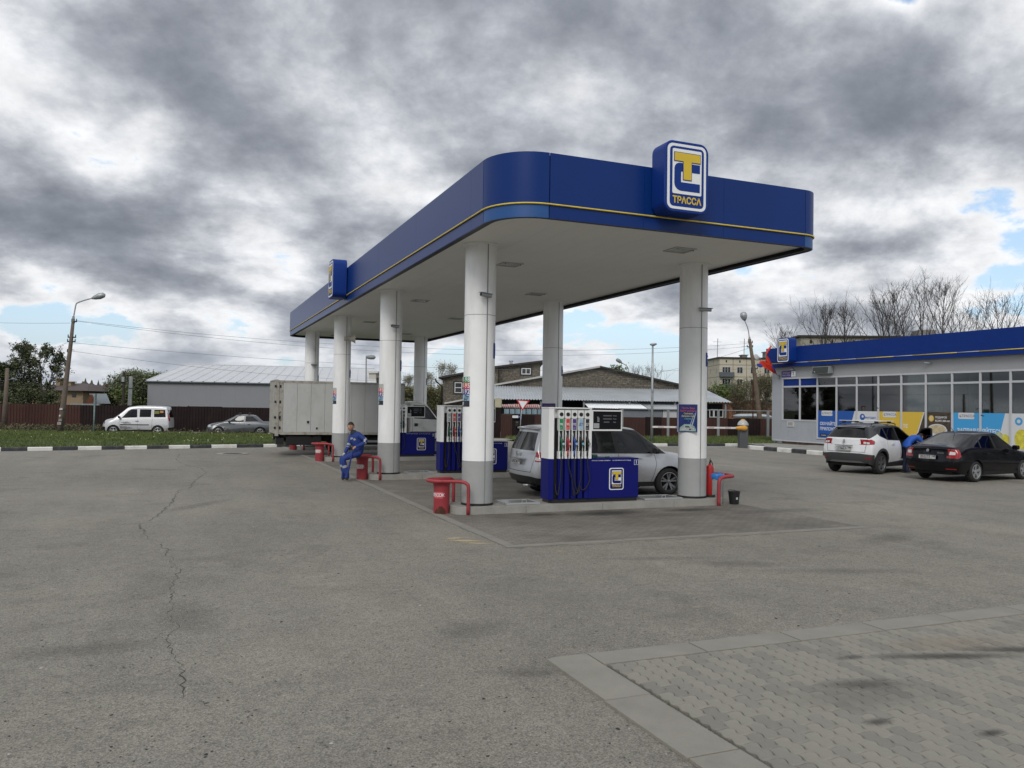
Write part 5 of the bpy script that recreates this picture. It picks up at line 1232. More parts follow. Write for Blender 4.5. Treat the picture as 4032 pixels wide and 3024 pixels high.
K_['regs'] = [('roof', 's',[(.20,1.12),(.9,1.30),(3.6,.99),(3.0,1.8),(0,1.8)],lambda c,n_: c.z > 1.1),('roof', 't',[(.22,-.9),(3.0,-.9),(3.0,.9),(.22,.9)],lambda c,n_: c.z > 1.38),
    ('windows_trim', 's',[(.84,1.20),(1.25,1.075),(3.30,1.015),(2.62,1.465),(2.2,1.52),(1.1,1.51),(.66,1.40)]),
    ('side_window', 's',[(.92,1.21),(1.24,1.11),(1.20,1.45),(.84,1.39)]),('side_window', 's',[(1.33,1.09),(1.98,1.065),(1.94,1.475),(1.28,1.46)]),('side_window', 'l',[(2.10,1.065),(3.02,1.035),(2.55,1.44),(2.2,1.475),(2.05,1.475)]),
    ('windshield', 'f',[(-.68,1.04),(.68,1.04),(.55,1.49),(-.55,1.49)],lambda c,n_: c.x > 2.3 and n_.z > .2),
    ('rear_window', 'r',[(-.66,1.14),(.66,1.14),(.50,1.40),(-.50,1.40)],lambda c,n_: c.x < 1.0),
    ('taillight', 's',[(-.1,.92),(.34,.95),(.42,1.04),(.30,1.10),(-.1,1.10)],lambda c,n_: abs(c.y) > .50),('taillight_white', 'r',[(.60,.97),(.78,.95),(.78,1.01),(.60,1.03)]),('taillight_white', 'r',[(-.60,.97),(-.78,.95),(-.78,1.01),(-.60,1.03)]),
    ('headlight', 's',[(3.92,.78),(4.5,.70),(4.5,.86),(4.0,.92)],lambda c,n_: abs(c.y) > .42),
    ('cladding', 's',[(-.2,.1),(4.6,.1),(4.6,.36),(3.0,.36),(2.2,.42),(1.2,.36),(-.2,.58)]),('bumper', 'r',[(-1.1,.1),(1.1,.1),(1.1,.60),(.5,.66),(-.5,.66),(-1.1,.60)]),
    ('skid', 'r',[(-.62,.36),(-.50,.30),(.50,.30),(.62,.36),(.50,.42),(-.50,.42)]),('reflector', 'r',[(.66,.50),(.84,.50),(.84,.54),(.66,.54)]),('reflector', 'r',[(-.66,.50),(-.84,.50),(-.84,.54),(-.66,.54)]),
    ('cut', 'q',[(2.08,.47),(2.95,.42),(3.05,.70),(3.06,1.02),(2.55,1.45),(2.15,1.485),(2.05,1.46)],lambda c,n_: c.y < -.45)]
K_['regs'] += [('gap', 's',q) for q in gapline([(1.20,1.10),(1.16,.86)]) + gapline([(1.98,1.04),(2.02,.46)])]
K_['regs'] += [('gap', 'r',q) for q in gapline([(-.70,1.06),(-.66,.70),(.66,.70),(.70,1.06)],.012)]
def place_by_wheel(px,py,head,axle_r,halfw):
    """origin of a car whose rear right wheel touches the ground at a pixel"""
    g_ = ground_at(px,py); c_,s_ = math.cos(R(head)),math.sin(R(head)); lx,ly = axle_r,-halfw
    return (g_.x - lx * c_ + ly * s_,g_.y - lx * s_ - ly * c_,0)
ka = build_car('white_crossover', 'white crossover with black roof and roof bars, its front right door open',K_,place_by_wheel(3470,1868,15.8,.80,.86),15.8,scale=(1,1,1.045))
plate(ka,-.03,.80,('Х786ЕА', '799'),tilt=-3)
b = MB(); b.box(-.045,.01,-.31,.31,.885,.92); b.build('plate_trim',M_rimsil,ka,bevel=.008)
b = MB(); b.prism([(0,-.075),(.05,0),(0,.075),(-.05,0)],-.0,-.014, 'x'); b.build('badge',M_rimsil,ka,loc=(.005,0,1.03))
b = MB(); b.tube([(.20,.10,1.165),(.30,-.25,1.18)],.011,6); b.build('wiper',M_trimblk,ka)
b = MB(); b.prism([(.34,1.47),(.62,1.535),(.62,1.50),(.36,1.44)],-.50,.50, 'y'); b.build('spoiler',K_['roofmat'],ka,bevel=.012)
for s_ in (-1,1):
    b = MB(); b.tube(ctube([(.72,s_ * .56,1.55),(.8,s_ * .56,1.60),(1.5,s_ * .58,1.635),(2.2,s_ * .57,1.60),(2.32,s_ * .56,1.54)],4),.016,6); b.build('roof_rail',M_trimblk,ka,smooth=True)
for x_ in (1.0,1.85):
    b = MB(); b.box(x_ - .035,x_ + .035,-.74,.74,1.668,1.69); o = b.build('roof_bar',mat('bar_alu',(.66,.67,.68),.4),ka,bevel=.008)
    b = MB(); b.box(x_ - .04,x_ + .04,.52,.64,1.60,1.668); b.build('clamp',M_trimblk,o,bevel=.01); b = MB(); b.box(x_ - .04,x_ + .04,-.64,-.52,1.60,1.668); b.build('clamp',M_trimblk,o,bevel=.01)
dr = thing('front_door',None,None); dr.parent = ka; dr['label'] = 'open front right door'; dr.location = (2.98,-.875,0); dr.rotation_euler = (0,0,R(62))
b = MB(); b.prism([(-.92,.47),(-.04,.42),(.04,.70),(.05,1.0),(-.94,1.04),(-.98,.8)],-.035,.045, 'y'); b.build('door_skin',M_whitecar,dr,bevel=.02)
b = MB(); b.prism([(-.88,.50),(-.08,.46),(-.02,.95),(-.90,1.0)],.045,.075, 'y'); b.build('door_card',M_trimblk,dr,bevel=.01)
b = MB()
fr = [(-.92,1.03),(-.90,1.45),(-.78,1.475),(-.45,1.44),(.04,1.03)]
for p_,q_ in zip(fr[:-1],fr[1:]): b.bar((p_[0],0,p_[1]),(q_[0],0,q_[1]),.045,.045)
b.build('window_frame',M_trimblk,dr)
b = MB(); b.prism([(-.90,1.04),(.02,1.04),(-.44,1.43),(-.78,1.46),(-.88,1.44)],-.003,.003, 'y'); b.build('window',M_gl,dr)
# == black liftback at the right edge
O_ = dict(
    X=[0,.20,.75,1.35,2.0,2.7,3.2,3.55,4.15,4.57],cab=(1,7),paint=M_blackcar,
    levels=[[(0,.32),(.5,.20),(4.1,.20),(4.57,.26)],[(0,.52),(.3,.44),(4.1,.44),(4.57,.46)],[(0,.78),(2.3,.70),(4.0,.66),(4.57,.62)],[(0,1.02),(.3,1.04),(1.4,.985),(3.2,.925),(3.55,.925),(4.1,.86),(4.57,.74)]],
    hw=[[(0,.72),(.3,.80),(4.1,.80),(4.57,.62)],[(0,.86),(.3,.90),(2.3,.885),(4.1,.90),(4.57,.74)],[(0,.85),(.3,.905),(2.3,.89),(4.0,.89),(4.57,.72)],[(0,.76),(.4,.82),(2.3,.83),(3.55,.80),(4.1,.76),(4.57,.64)]],
    rear_x=[(.25,.10),(.46,-.03),(.75,.02),(1.0,.04)],front_x=[(.2,.12),(.46,0),(.62,.0),(.85,.08)],rbow=.16,fbow=.28,
    roof_x=[1.28,1.42,1.72,2.15,2.45,2.62,2.70],roof_z=[(1.1,1.37),(1.5,1.455),(2.1,1.49),(2.45,1.475),(2.8,1.40)],roof_w=[(1.2,.56),(1.8,.60),(2.3,.60),(2.8,.55)],
    crown=.055,rcrown=.03,gl_rbow=.10,axle_r=1.06,axle_f=3.64,wheel=.318,rim=.215,spokes=(5,False),rimmat=M_rimsil,arch=.04,mirror=(3.0,.96),handles=((1.62,.86),(2.65,.84)),hlev=2,glass=M_gl,seats=(.70,.40))
O_['regs'] = [('windows_trim', 's',[(.92,1.03),(3.42,.955),(2.72,1.375),(2.3,1.425),(1.62,1.41),(1.22,1.27)]),
    ('side_window', 's',[(1.02,1.045),(1.36,1.02),(1.42,1.28)]),('side_window', 's',[(1.43,1.02),(2.12,.995),(2.08,1.385),(1.66,1.375),(1.48,1.30)]),('side_window', 's',[(2.24,.995),(3.08,.97),(2.62,1.34),(2.3,1.39),(2.2,1.39)]),
    ('windshield', 'f',[(-.66,.97),(.66,.97),(.55,1.40),(-.55,1.40)],lambda c,n_: c.x > 2.4 and n_.z > .2),
    ('rear_window', 't',[(.38,-.60),(1.30,-.50),(1.30,.50),(.38,.60)],lambda c,n_: c.z > 1.06 and n_.x < -.1),
    ('taillight', 's',[(-.1,.72),(.20,.72),(.30,.80),(.28,.98),(-.1,1.0)],lambda c,n_: abs(c.y) > .56),('taillight_white', 'r',[(.60,.82),(.76,.82),(.76,.90),(.60,.92)]),('taillight_white', 'r',[(-.60,.82),(-.76,.82),(-.76,.90),(-.60,.92)]),
    ('reflector', 'r',[(.50,.385),(.78,.385),(.78,.415),(.50,.415)]),('reflector', 'r',[(-.50,.385),(-.78,.385),(-.78,.415),(-.50,.415)]),
    ('headlight', 's',[(4.12,.66),(4.7,.60),(4.7,.76),(4.2,.80)],lambda c,n_: abs(c.y) > .42),('grille', 'f',[(-.36,.52),(.36,.52),(.38,.72),(-.38,.72)])]
O_['regs'] += [('gap', 's',q) for q in gapline([(2.16,.96),(2.18,.26)]) + gapline([(3.12,.93),(3.16,.26)]) + gapline([(1.38,.99),(1.44,.62)])]
O_['regs'] += [('gap', 'r',q) for q in gapline([(-.62,1.0),(-.56,.60),(.56,.60),(.62,1.0)],.012)]
oc = build_car('black_liftback', 'black liftback car with silver wheels parked at the right edge',O_,place_by_wheel(3843,1899,7.6,1.06,.85),7.6)
plate(oc,-.03,.735,('В533ТЕ', '190'),tilt=-3)
b = MB(); b.lathe([(0,0),(.042,0),(.045,.01),(.036,.012),(0,.012)],20,axis='x'); b.build('badge',M_rimsil,oc,loc=(-.01,0,.93))
txt('Octavia',.065,M_rimsil,oc,(.005,-.40,.87),(90,0,-90))
b = MB(); b.tube([(1.35,0,1.465),(1.16,0,1.62)],[.010,.005],6); b.build('antenna',M_trimblk,oc)
b = MB(); b.box(.30,.36,-.38,.38,1.065,1.085); b.build('wiper',M_trimblk,oc)
# == silver van on the road behind the verge, scraped side
V_ = dict(
    X=[0,.15,.7,1.4,2.1,2.8,3.15,3.45,3.85,4.16],cab=(0,7),paint=M_vanpaint,cladmat=M_trimblk,sub=3,
    levels=[[(0,.30),(3.9,.25),(4.16,.30)],[(0,.50),(3.9,.48),(4.16,.50)],[(0,.80),(3.0,.78),(4.16,.68)],[(0,1.10),(2.8,1.06),(3.4,1.04),(3.85,.98),(4.16,.80)]],
    hw=[[(0,.76),(3.9,.78),(4.16,.6)],[(0,.84),(3.9,.86),(4.16,.68)],[(0,.84),(3.8,.86),(4.16,.66)],[(0,.80),(3.4,.80),(3.85,.74),(4.16,.6)]],
    rear_x=[(.3,.0),(1.1,.03),(1.8,.08)],front_x=[(.2,.08),(.5,0),(.72,.03),(.95,.12)],rbow=.05,fbow=.24,
    roof_x=[.12,.22,.7,1.4,2.0,2.35,2.5,2.62],roof_z=[(.1,1.81),(.8,1.86),(2.0,1.86),(2.7,1.74)],roof_w=[(.1,.64),(2.0,.66),(2.7,.62)],
    crown=.05,rcrown=.03,axle_r=.73,axle_f=3.31,wheel=.315,rim=.21,spokes=(5,False),mirror=(2.95,1.10),mirrormat=M_trimblk,handles=((1.95,.92),),handlemat=M_trimblk,glass=M_gld,seats=(.62,.3),dentmat=mat('dent_scrape',(.22,.22,.22),.6,var=.5,vscale=7))
V_['regs'] = [('side_window', 's',[(.28,1.17),(.98,1.17),(.98,1.64),(.34,1.64)]),('side_window', 's',[(1.15,1.17),(1.82,1.17),(1.82,1.66),(1.15,1.66)]),('side_window', 's',[(1.95,1.15),(2.86,1.10),(2.48,1.56),(2.30,1.66),(1.98,1.66)]),
    ('windshield', 'f',[(-.68,1.10),(.68,1.10),(.58,1.72),(-.58,1.72)],lambda c,n_: c.x > 2.3 and n_.z > .2),('rear_window', 'r',[(-.60,1.15),(.60,1.15),(.56,1.64),(-.56,1.64)]),
    ('taillight', 'r',[(.64,.95),(.80,.95),(.78,1.45),(.64,1.45)]),('taillight', 'r',[(-.64,.95),(-.80,.95),(-.78,1.45),(-.64,1.45)]),('taillight', 's',[(-.1,.95),(.10,.95),(.14,1.45),(-.1,1.45)],lambda c,n_: abs(c.y) > .6),
    ('headlight', 's',[(3.80,.78),(4.3,.68),(4.3,.82),(3.9,.94)],lambda c,n_: abs(c.y) > .38),('side_trim', 's',[(1.25,.66),(2.92,.66),(2.92,.72),(1.25,.72)]),('bumper', 'f',[(-1,.2),(1,.2),(1,.55),(-1,.55)],lambda c,n_: c.x > 3.8),('bumper', 'r',[(-1,.2),(1,.2),(1,.52),(-1,.52)]),
    ('dent', 'l',[(2.15,.48),(2.5,.40),(2.9,.44),(2.92,.62),(2.7,.60),(2.4,.56)]),('dent', 'l',[(2.25,.76),(2.7,.75),(2.9,.84),(2.5,.88)])]
V_['regs'] += [('gap', 's',q) for q in gapline([(1.90,1.12),(1.92,.36)]) + gapline([(2.92,1.10),(2.98,.80),(2.9,.36)]) + gapline([(1.06,1.7),(1.08,.5)])]
def far_pos(px,py,z): g_ = ground_at(px,py,z); return (g_.x,g_.y,z)
hv = 180 + 11.7 + HEAD0
cx_ = gnd(545,51.6,-.20)
van = build_car('silver_van', 'silver passenger van with a scraped door parked on the road beyond the verge',V_,(cx_.x - 2.08 * math.cos(R(hv)),cx_.y - 2.08 * math.sin(R(hv)),-.15),hv)
b = MB(); b.box(.42,.62,.79,.80,1.44,1.58); b.build('sticker',mat('sticker_orange',(.50,.26,.10),.6),van)
b = MB(); b.box(.66,.94,.79,.80,1.38,1.56); b.build('sticker',mat('sticker_olive',(.22,.20,.05),.6),van)
# == grey saloon behind the truck's tail
S_ = dict(
    X=[0,.18,.75,1.35,2.0,2.65,3.15,3.5,4.05,4.45],cab=(2,7),paint=M_greycar,
    levels=[[(0,.32),(.5,.20),(4.0,.20),(4.45,.26)],[(0,.50),(.3,.42),(4.0,.42),(4.45,.46)],[(0,.74),(2.3,.68),(4.45,.60)],[(0,.93),(.8,.95),(1.4,.92),(3.1,.88),(3.5,.88),(4.05,.80),(4.45,.68)]],
    hw=[[(0,.68),(.3,.76),(4.0,.76),(4.45,.58)],[(0,.80),(.3,.86),(2.3,.85),(4.0,.86),(4.45,.68)],[(0,.80),(.3,.865),(2.3,.855),(4.45,.66)],[(0,.70),(.4,.78),(2.3,.79),(3.5,.76),(4.45,.58)]],
    rear_x=[(.25,.08),(.46,-.02),(.95,.05)],front_x=[(.2,.10),(.46,0),(.85,.10)],rbow=.16,fbow=.28,
    roof_x=[1.30,1.55,1.95,2.3,2.48,2.58],roof_z=[(1.2,1.32),(1.7,1.40),(2.1,1.41),(2.7,1.33)],roof_w=[(1.2,.54),(1.9,.57),(2.7,.53)],
    crown=.05,rcrown=.03,gl_rbow=.10,axle_r=1.02,axle_f=3.57,wheel=.30,rim=.20,spokes=(5,False),mirror=(2.92,.92),handles=((1.72,.80),(2.68,.79)),hlev=2,glass=M_gld,seats=(.70,.40))
S_['regs'] = [('side_window', 's',[(1.12,.99),(1.95,.955),(1.93,1.31),(1.52,1.29)]),('side_window', 's',[(2.05,.955),(3.02,.93),(2.50,1.27),(2.10,1.315)]),
    ('windshield', 'f',[(-.62,.93),(.62,.93),(.50,1.33),(-.50,1.33)],lambda c,n_: c.x > 2.3 and n_.z > .2),('rear_window', 't',[(.80,-.56),(1.34,-.46),(1.34,.46),(.80,.56)],lambda c,n_: c.z > .97 and n_.x < -.1),
    ('taillight', 's',[(-.1,.68),(.20,.70),(.26,.88),(-.1,.90)],lambda c,n_: abs(c.y) > .40),('headlight', 's',[(4.0,.60),(4.6,.56),(4.6,.70),(4.1,.74)],lambda c,n_: abs(c.y) > .40)]
S_['regs'] += [('gap', 's',q) for q in gapline([(2.0,.93),(2.02,.26)]) + gapline([(3.05,.90),(3.08,.26)])]
hs = 180 + 12.5 + HEAD0; cx_ = gnd(955,53.0,-.2)
sal = build_car('grey_saloon', 'dark grey saloon with a bare roof rack parked behind the truck tail',S_,(cx_.x - 2.22 * math.cos(R(hs)),cx_.y - 2.22 * math.sin(R(hs)),-.16),hs)
for x_ in (1.75,2.35):
    b = MB(); b.box(x_ - .03,x_ + .03,-.60,.60,1.50,1.525); o = b.build('roof_bar',M_trimblk,sal)
    for s_ in (-1,1): b = MB(); b.box(x_ - .035,x_ + .035,s_ * .53 - .03,s_ * .53 + .03,1.38,1.50); b.build('clamp',mat('clamp_brown',(.09,.035,.03),.6),o)
# == box truck between the third and fourth island, heading right
tr = thing('box_truck', 'dirty white box truck with its cab behind pump 5', 'truck',(0,17.45,0),0)
M_box = mat('truck_box',(.46,.465,.455),.55,var=.05,vscale=1.2,dirt=(.28,.265,.235,.5),dscale=.9,streak=(1.5,1.5,.8))
M_boxframe = mat('truck_frame',(.36,.345,.30),.6,var=.1,dirt=(.10,.085,.06,.8),dscale=5)
bx0,bx1,by0,by1,bz0,bz1 = -1.98,3.12,0.0,2.12,.83,2.93
b = MB(); b.box(bx0 + .03,bx1 - .02,by0 + .03,by1 - .03,bz0 + .02,bz1 - .02); b.build('box_core',M_box,tr)
w0 = bx0 + .28; pw = (bx1 - .04 - w0) / 9
for i in range(9):
    b = MB(); b.box(w0 + i * pw + .004,w0 + (i + 1) * pw - .004,by0,by0 + .029,bz0 + .10,bz1 - .09); b.build('side_panel',M_box,tr,bevel=.004)
b = MB(); b.box(bx0,bx1,by0 - .008,by0 + .04,bz1 - .09,bz1); b.box(bx0 + .2,bx1,by0 - .008,by0 + .04,bz0,bz0 + .10); b.box(bx0 + .16,bx0 + .28,by0 - .008,by0 + .04,bz0 + .1,bz1 - .09); b.box(bx1 - .04,bx1,by0 - .004,by0 + .04,bz0 + .1,bz1 - .09)
b.build('side_frame',M_boxframe,tr)
b = MB(); b.box(bx0,bx0 + .05,by0 + .06,(by0 + by1) / 2 - .01,bz0 + .03,bz1 - .03); b.build('rear_door',M_boxframe,tr,bevel=.005)
b = MB(); b.box(bx0,bx0 + .05,(by0 + by1) / 2 + .01,by1 - .06,bz0 + .03,bz1 - .03); b.build('rear_door',M_boxframe,tr,bevel=.005)
b = MB(); b.box(bx0 - .01,bx0 + .12,by0 - .006,by0 + .05,bz0 - .05,bz1 + .01); b.box(bx0 - .01,bx0 + .12,by1 - .05,by1,bz0 - .05,bz1 + .01); b.box(bx0 - .01,bx0 + .1,by0 + .05,by1 - .05,bz1 - .02,bz1 + .03); b.build('rear_frame',M_boxframe,tr)
for z in (1.05,1.45,2.05,2.65):
    b = MB(); b.box(bx0 - .05,bx0 + .02,by0 - .03,by0 + .02,z,z + .09); b.box(bx0 + .14,bx0 + .20,by0 - .02,by0 - .006,z - .01,z + .10); b.build('hinge',M_trimblk,tr)
b = MB(); b.tube(ctube([(bx0 + .20,by0 - .03,1.72),(bx0 + .13,by0 - .05,1.65),(bx0 + .13,by0 - .05,1.45),(bx0 + .20,by0 - .03,1.38)],4),.012,6); b.build('grab_handle',M_trimblk,tr)
for x_,z,s_ in ((-.74,1.32,.07),(-.40,1.08,.055)):
    b = MB(); b.box(x_ - s_,x_ + s_,by0 - .012,by0,z - s_,z + s_); o = b.build('hatch',M_box,tr); b = MB(); b.box(x_ - s_ * .6,x_ + s_ * .6,by0 - .016,by0 - .012,z - s_ * .7,z + s_ * .7); b.build('hatch_door',M_trimblk,o)
b = MB(); b.box(bx0 + .1,4.6,.45,.60,.55,.80); b.box(bx0 + .1,4.6,1.5,1.65,.55,.80)
for x_ in (-1.6,-.6,.4,1.6,2.8): b.box(x_,x_ + .1,.1,2.0,.72,.83)
b.build('chassis',M_dark,tr)
b = MB(); b.box(-1.55,-.20,.10,.55,.42,.78); b.build('side_box',M_trimblk,tr,bevel=.02)
b = MB(); b.box(1.35,2.35,.08,.14,.52,.60); b.box(1.35,2.35,.08,.14,.36,.42); b.build('side_guard',M_greysteel,tr)
b = MB(); b.box(1.2,2.2,.25,.9,.34,.72); b.build('fuel_tank',M_trimblk,tr,bevel=.05)
for x_ in (.62,4.55):
    for s_,y_ in ((-1,.30),(1,1.82)): wheel(tr,x_,y_,.37,.37,.22,(6,False),M_greysteel,tw=.22,side=s_)
b = MB(); n_ = 14; vs = []
for k in range(n_ + 1):
    a = R(0 + 180 * k / n_)
    for yy in (.08,.55): vs.append((.62 + .46 * math.cos(a),yy,.37 + .46 * math.sin(a)))
b.add(vs,[(2 * k,2 * k + 1,2 * k + 3,2 * k + 2) for k in range(n_)]); b.build('mudguard',M_trimblk,tr)
b = MB(); b.bar((bx0 + .15,.4,.55),(bx0 + .15,1.8,.55),.10,.10); b.box(bx0 + .05,bx0 + .35,.1,.35,.45,.70); b.build('rear_bumper',M_trimblk,tr)
T_ = dict(
    X=[0,.12,.5,.9,1.2,1.5,1.9,2.25],cab=(0,5),paint=mat('truck_cab_paint',(.70,.70,.68),.35,coat=.3,dirt=(.34,.32,.28,.6),dscale=2.2),sub=3,
    levels=[[(0,.42),(2.3,.42)],[(0,.62),(2.3,.62)],[(0,.95),(2.3,.88)],[(0,1.42),(1.0,1.38),(1.5,1.32),(1.9,1.20),(2.25,1.0)]],
    hw=[[(0,.90),(1.6,.90),(2.25,.78)],[(0,.95),(1.6,.96),(2.25,.84)],[(0,.95),(1.6,.96),(2.25,.84)],[(0,.92),(1.5,.90),(2.25,.78)]],
    rear_x=[(.3,0),(2,0)],front_x=[(.2,.05),(.6,0),(1.0,.12)],rbow=.0,fbow=.16,gl_rbow=0.0,
    roof_x=[.04,.14,.4,.6,.78,.88],roof_z=[(0,2.16),(.5,2.18),(.95,2.08)],roof_w=[(0,.74),(1.0,.72)],crown=.05,rcrown=.04)
T_['regs'] = [('side_window', 's',[(.22,1.50),(1.22,1.45),(.86,1.95),(.70,2.04),(.22,2.05)]),('windshield', 'f',[(-.78,1.42),(.78,1.42),(.68,2.08),(-.68,2.08)],lambda c,n_: n_.z > .2 and c.x > .6),('side_trim', 's',[(.05,.92),(1.9,.92),(1.9,.96),(.05,.96)]),('bumper', 'f',[(-1.1,.3),(1.1,.3),(1.1,.72),(-1.1,.72)])]
T_['regs'] += [('gap', 's',q) for q in gapline([(.14,1.6),(.14,.5)]) + gapline([(1.30,1.42),(1.36,1.0),(1.30,.5)])]
T_['regs'].append(('cut', 's',circle_poly(1.45,.37,.44,22),lambda c,n_: abs(c.y) > .45))
me = car_mesh(T_); pr = car_regions(me,T_['regs'],None,None); bpy.data.meshes.remove(me)
cab = thing('cab',None,None); cab.parent = tr; cab.location = (3.36,1.06,0)
for nm,lst in pr.items():
    m_,pn,push = {'body': (T_['paint'], 'cab_body',0), 'side_window': (M_gl, 'cab_window',-.004), 'windshield': (M_gl, 'windshield',-.003), 'side_trim': (M_trimblk, 'side_trim',.006), 'bumper': (M_trimblk, 'bumper',.006), 'gap': (M_dark, 'body_gap',-.004)}[nm]
    for key,vs,fl,no in lst: mesh_part(pn,vs,fl,no,m_,cab,push)
b = MB(); b.box(.1,1.0,-.8,.8,.5,1.25); b.box(1.0,1.3,-.8,.8,.9,1.38); b.box(.15,.35,-.75,-.2,1.25,1.9); b.box(.15,.35,.2,.75,1.25,1.9); b.build('cabin_trim',M_seat,cab)
for s_ in (-1,):
    b = MB(); b.prism(rrect(-.09,.09,-.20,.20,.05,4),0,.09, 'x'); b.build('mirror',M_trimblk,cab,loc=(1.34,s_ * 1.12,1.66),bevel=.015)
    b = MB(); b.prism(rrect(-.08,.08,-.09,.09,.04,4),0,.08, 'x'); b.build('mirror',M_trimblk,cab,loc=(1.34,s_ * 1.11,1.36),bevel=.015)
    b = MB(); b.tube([(1.30,s_ * .90,1.85),(1.38,s_ * 1.08,1.88),(1.38,s_ * 1.08,1.30),(1.30,s_ * .92,1.30)],.014,6); b.build('mirror_arm',M_trimblk,cab)
    b = MB(); b.box(.22,.36,-.985,-.955,1.18,1.30); b.build('door_handle',M_trimblk,cab)
# == shop
FV = 27.2
shop = thing('shop_building', 'long grey and blue filling station shop behind the parked cars', 'building',(FV,0,0),-90)
M_wall = mat('shop_wall',(.37,.385,.41),.45,var=.03,dirt=(.30,.31,.32,.4),dscale=1.4,streak=(2,2,.4))
M_wallband = mat('shop_wall_band',(.34,.345,.355),.5,var=.03,dirt=(.26,.26,.26,.3),dscale=1.5)
M_frame = mat('shop_frame',(.50,.51,.53),.4,var=.02)
M_shopblue = mat('shop_blue',(.003,.028,.19),.55,spec=.2,var=.06,vscale=2)
M_sglass = glass('shop_glass',(.52,.57,.55),.07)
U_END = -6.0
def bxu(b,u0,u1,d0,d1,z0,z1): b.box(-max(u0,u1),-min(u0,u1),d0,d1,z0,z1); return b
b = MB(); bxu(b,23.84,22.99,0,.12,.16,3.955); b.build('wall_panel',M_wall,shop)
b = MB(); bxu(b,22.985,20.20,.01,.12,.36,1.47); b.build('wall_panel',M_wall,shop)
u = 23.84
while u > U_END:
    b = MB(); bxu(b,u - .004,u - 1.41,0,.12,3.96,4.56); b.build('wall_panel',M_wallband,shop); u -= 1.41
b = MB(); bxu(b,23.84,22.99,.12,9,.16,5.6); bxu(b,23.84,U_END,8.8,9.0,.16,5.6); b.build('rear_wall',M_wall,shop)
b = MB(); bxu(b,23.70,U_END,-.05,0.0,.27,.35); b.build('base_trim',M_frame,shop)
b = MB(); bxu(b,23.75,U_END,.06,.14,.1,.27); b.build('plinth',mat('plinth_brown',(.14,.10,.07),.9,var=.3,vscale=5),shop)
b = MB(); bxu(b,22.985,U_END,.02,.13,.35,.52); b.build('sill_wall',M_wall,shop)
b = MB(); bxu(b,24.10,U_END,.1,9.1,5.55,5.62); b.build('roof',mat('roof_grey',(.2,.2,.2),.8),shop)
u = 24.10; k = 0
while u > U_END:
    b = MB(); bxu(b,u - .003,u - 3.0,-.25,-.19,4.80,5.71); b.build('fascia_panel',M_shopblue,shop)
    b = MB(); bxu(b,u - .003,u - 3.0,-.26,-.20,4.575,4.765); b.build('fascia_trim',M_shopblue,shop)
    u -= 3.0; k += 1
b = MB(); bxu(b,24.10,24.04,-.19,9,4.575,5.71); b.build('fascia_panel',M_shopblue,shop)
b = MB(); bxu(b,24.05,U_END,-.20,-.02,4.57,4.60); bxu(b,24.0,U_END,-.19,-.15,4.76,4.81); b.build('fascia_frame',M_greysteel,shop)
u = 24.10
for i in range(16):
    ln = (2.4,1.1)[i % 2]; b = MB(); b.tube([(-u,-.27,4.785),(-(u - ln),-.27,4.785)],.020,8); b.build('trim_tube',M_yelpipe if i % 2 == 0 else mat('tube_pale',(.42,.42,.40),.5),shop,smooth=True); u -= ln
US = [22.93,21.51] + [20.14 - 1.41 * i for i in range(19)]
b = MB(); bxu(b,22.99,U_END,-.03,.09,3.87,3.955); b.build('head_frame',M_frame,shop)
zb1,zb2 = 1.47,.52
for i,u in enumerate(US):
    w_ = .045 if i else .05; zlo = zb1 if i < 2 else zb2
    b = MB(); bxu(b,u + w_,u - w_,-.02,.08,zlo,3.87); b.build('mullion',M_frame,shop)
    if i + 1 < len(US):
        u0,u1 = u - w_,US[i + 1] + .045
        b = MB(); bxu(b,u0,u1,-.016,.076,3.385,3.475); b.build('transom',M_frame,shop)
        b = MB(); bxu(b,u0,u1,-.016,.076,zlo,zlo + .075); b.build('sill',M_frame,shop)
        b = MB(); bxu(b,u0,u1,.03,.038,3.475,3.87); b.build('pane',M_sglass if i > 1 else M_shopblue,shop)
        b = MB(); bxu(b,u0,u1,.03,.038,zlo + .075,3.385); b.build('pane',M_sglass,shop)
b = MB(); bxu(b,22.53,21.95,-.03,.012,1.12,1.44); o = b.build('hatch',M_frame,shop,bevel=.01); b = MB(); bxu(b,22.43,22.05,-.034,-.03,1.20,1.38); b.build('hatch_door',mat('hatch_beige',(.32,.31,.27),.6),o); 
b = MB(); bxu(b,23.7,U_END,.2,8.7,.2,.24); b.build('shop_floor',mat('shop_floor',(.22,.21,.20),.4),shop)
b = MB(); bxu(b,23.7,U_END,5.0,5.1,.24,4.5); b.build('back_wall',mat('shop_inner',(.22,.20,.17),.8,var=.4,vscale=.8),shop)
b = MB(); bxu(b,23.7,U_END,.2,8.7,4.45,4.5); b.build('ceiling',mat('shop_ceiling',(.14,.14,.14),.8),shop)
for u_ in (18.3,11.25,4.2):
    b = MB(); b.cyl(-u_,.75,.24,4.45,.14,n=20); b.build('pillar',mat('pillar_pale',(.48,.54,.52),.6),shop,smooth=30)
for u0,u1,d,z1_,m_ in ((19.6,17.0,2.4,1.9,(.16,.12,.08)),(16.2,14.6,3.0,2.3,(.10,.10,.11)),(10.6,7.0,2.2,2.35,(.12,.10,.085)),(22.4,21.0,2.0,2.3,(.13,.13,.14))):
    b = MB(); bxu(b,u0,u1,d,d + .5,.24,z1_)
    for q in range(3): bxu(b,u0,u1,d - .35,d,.6 + q * .5,.63 + q * .5)
    b.build('shelf_unit',mat('shelf_%d' % int(u0 * 10),m_,.7,var=.4,vscale=7),shop)
b = MB(); bxu(b,14.1,13.4,1.2,1.3,2.0,3.6); b.build('panel',mat('inner_panel',(.20,.22,.25),.5),shop)
rnd = random.Random(4)
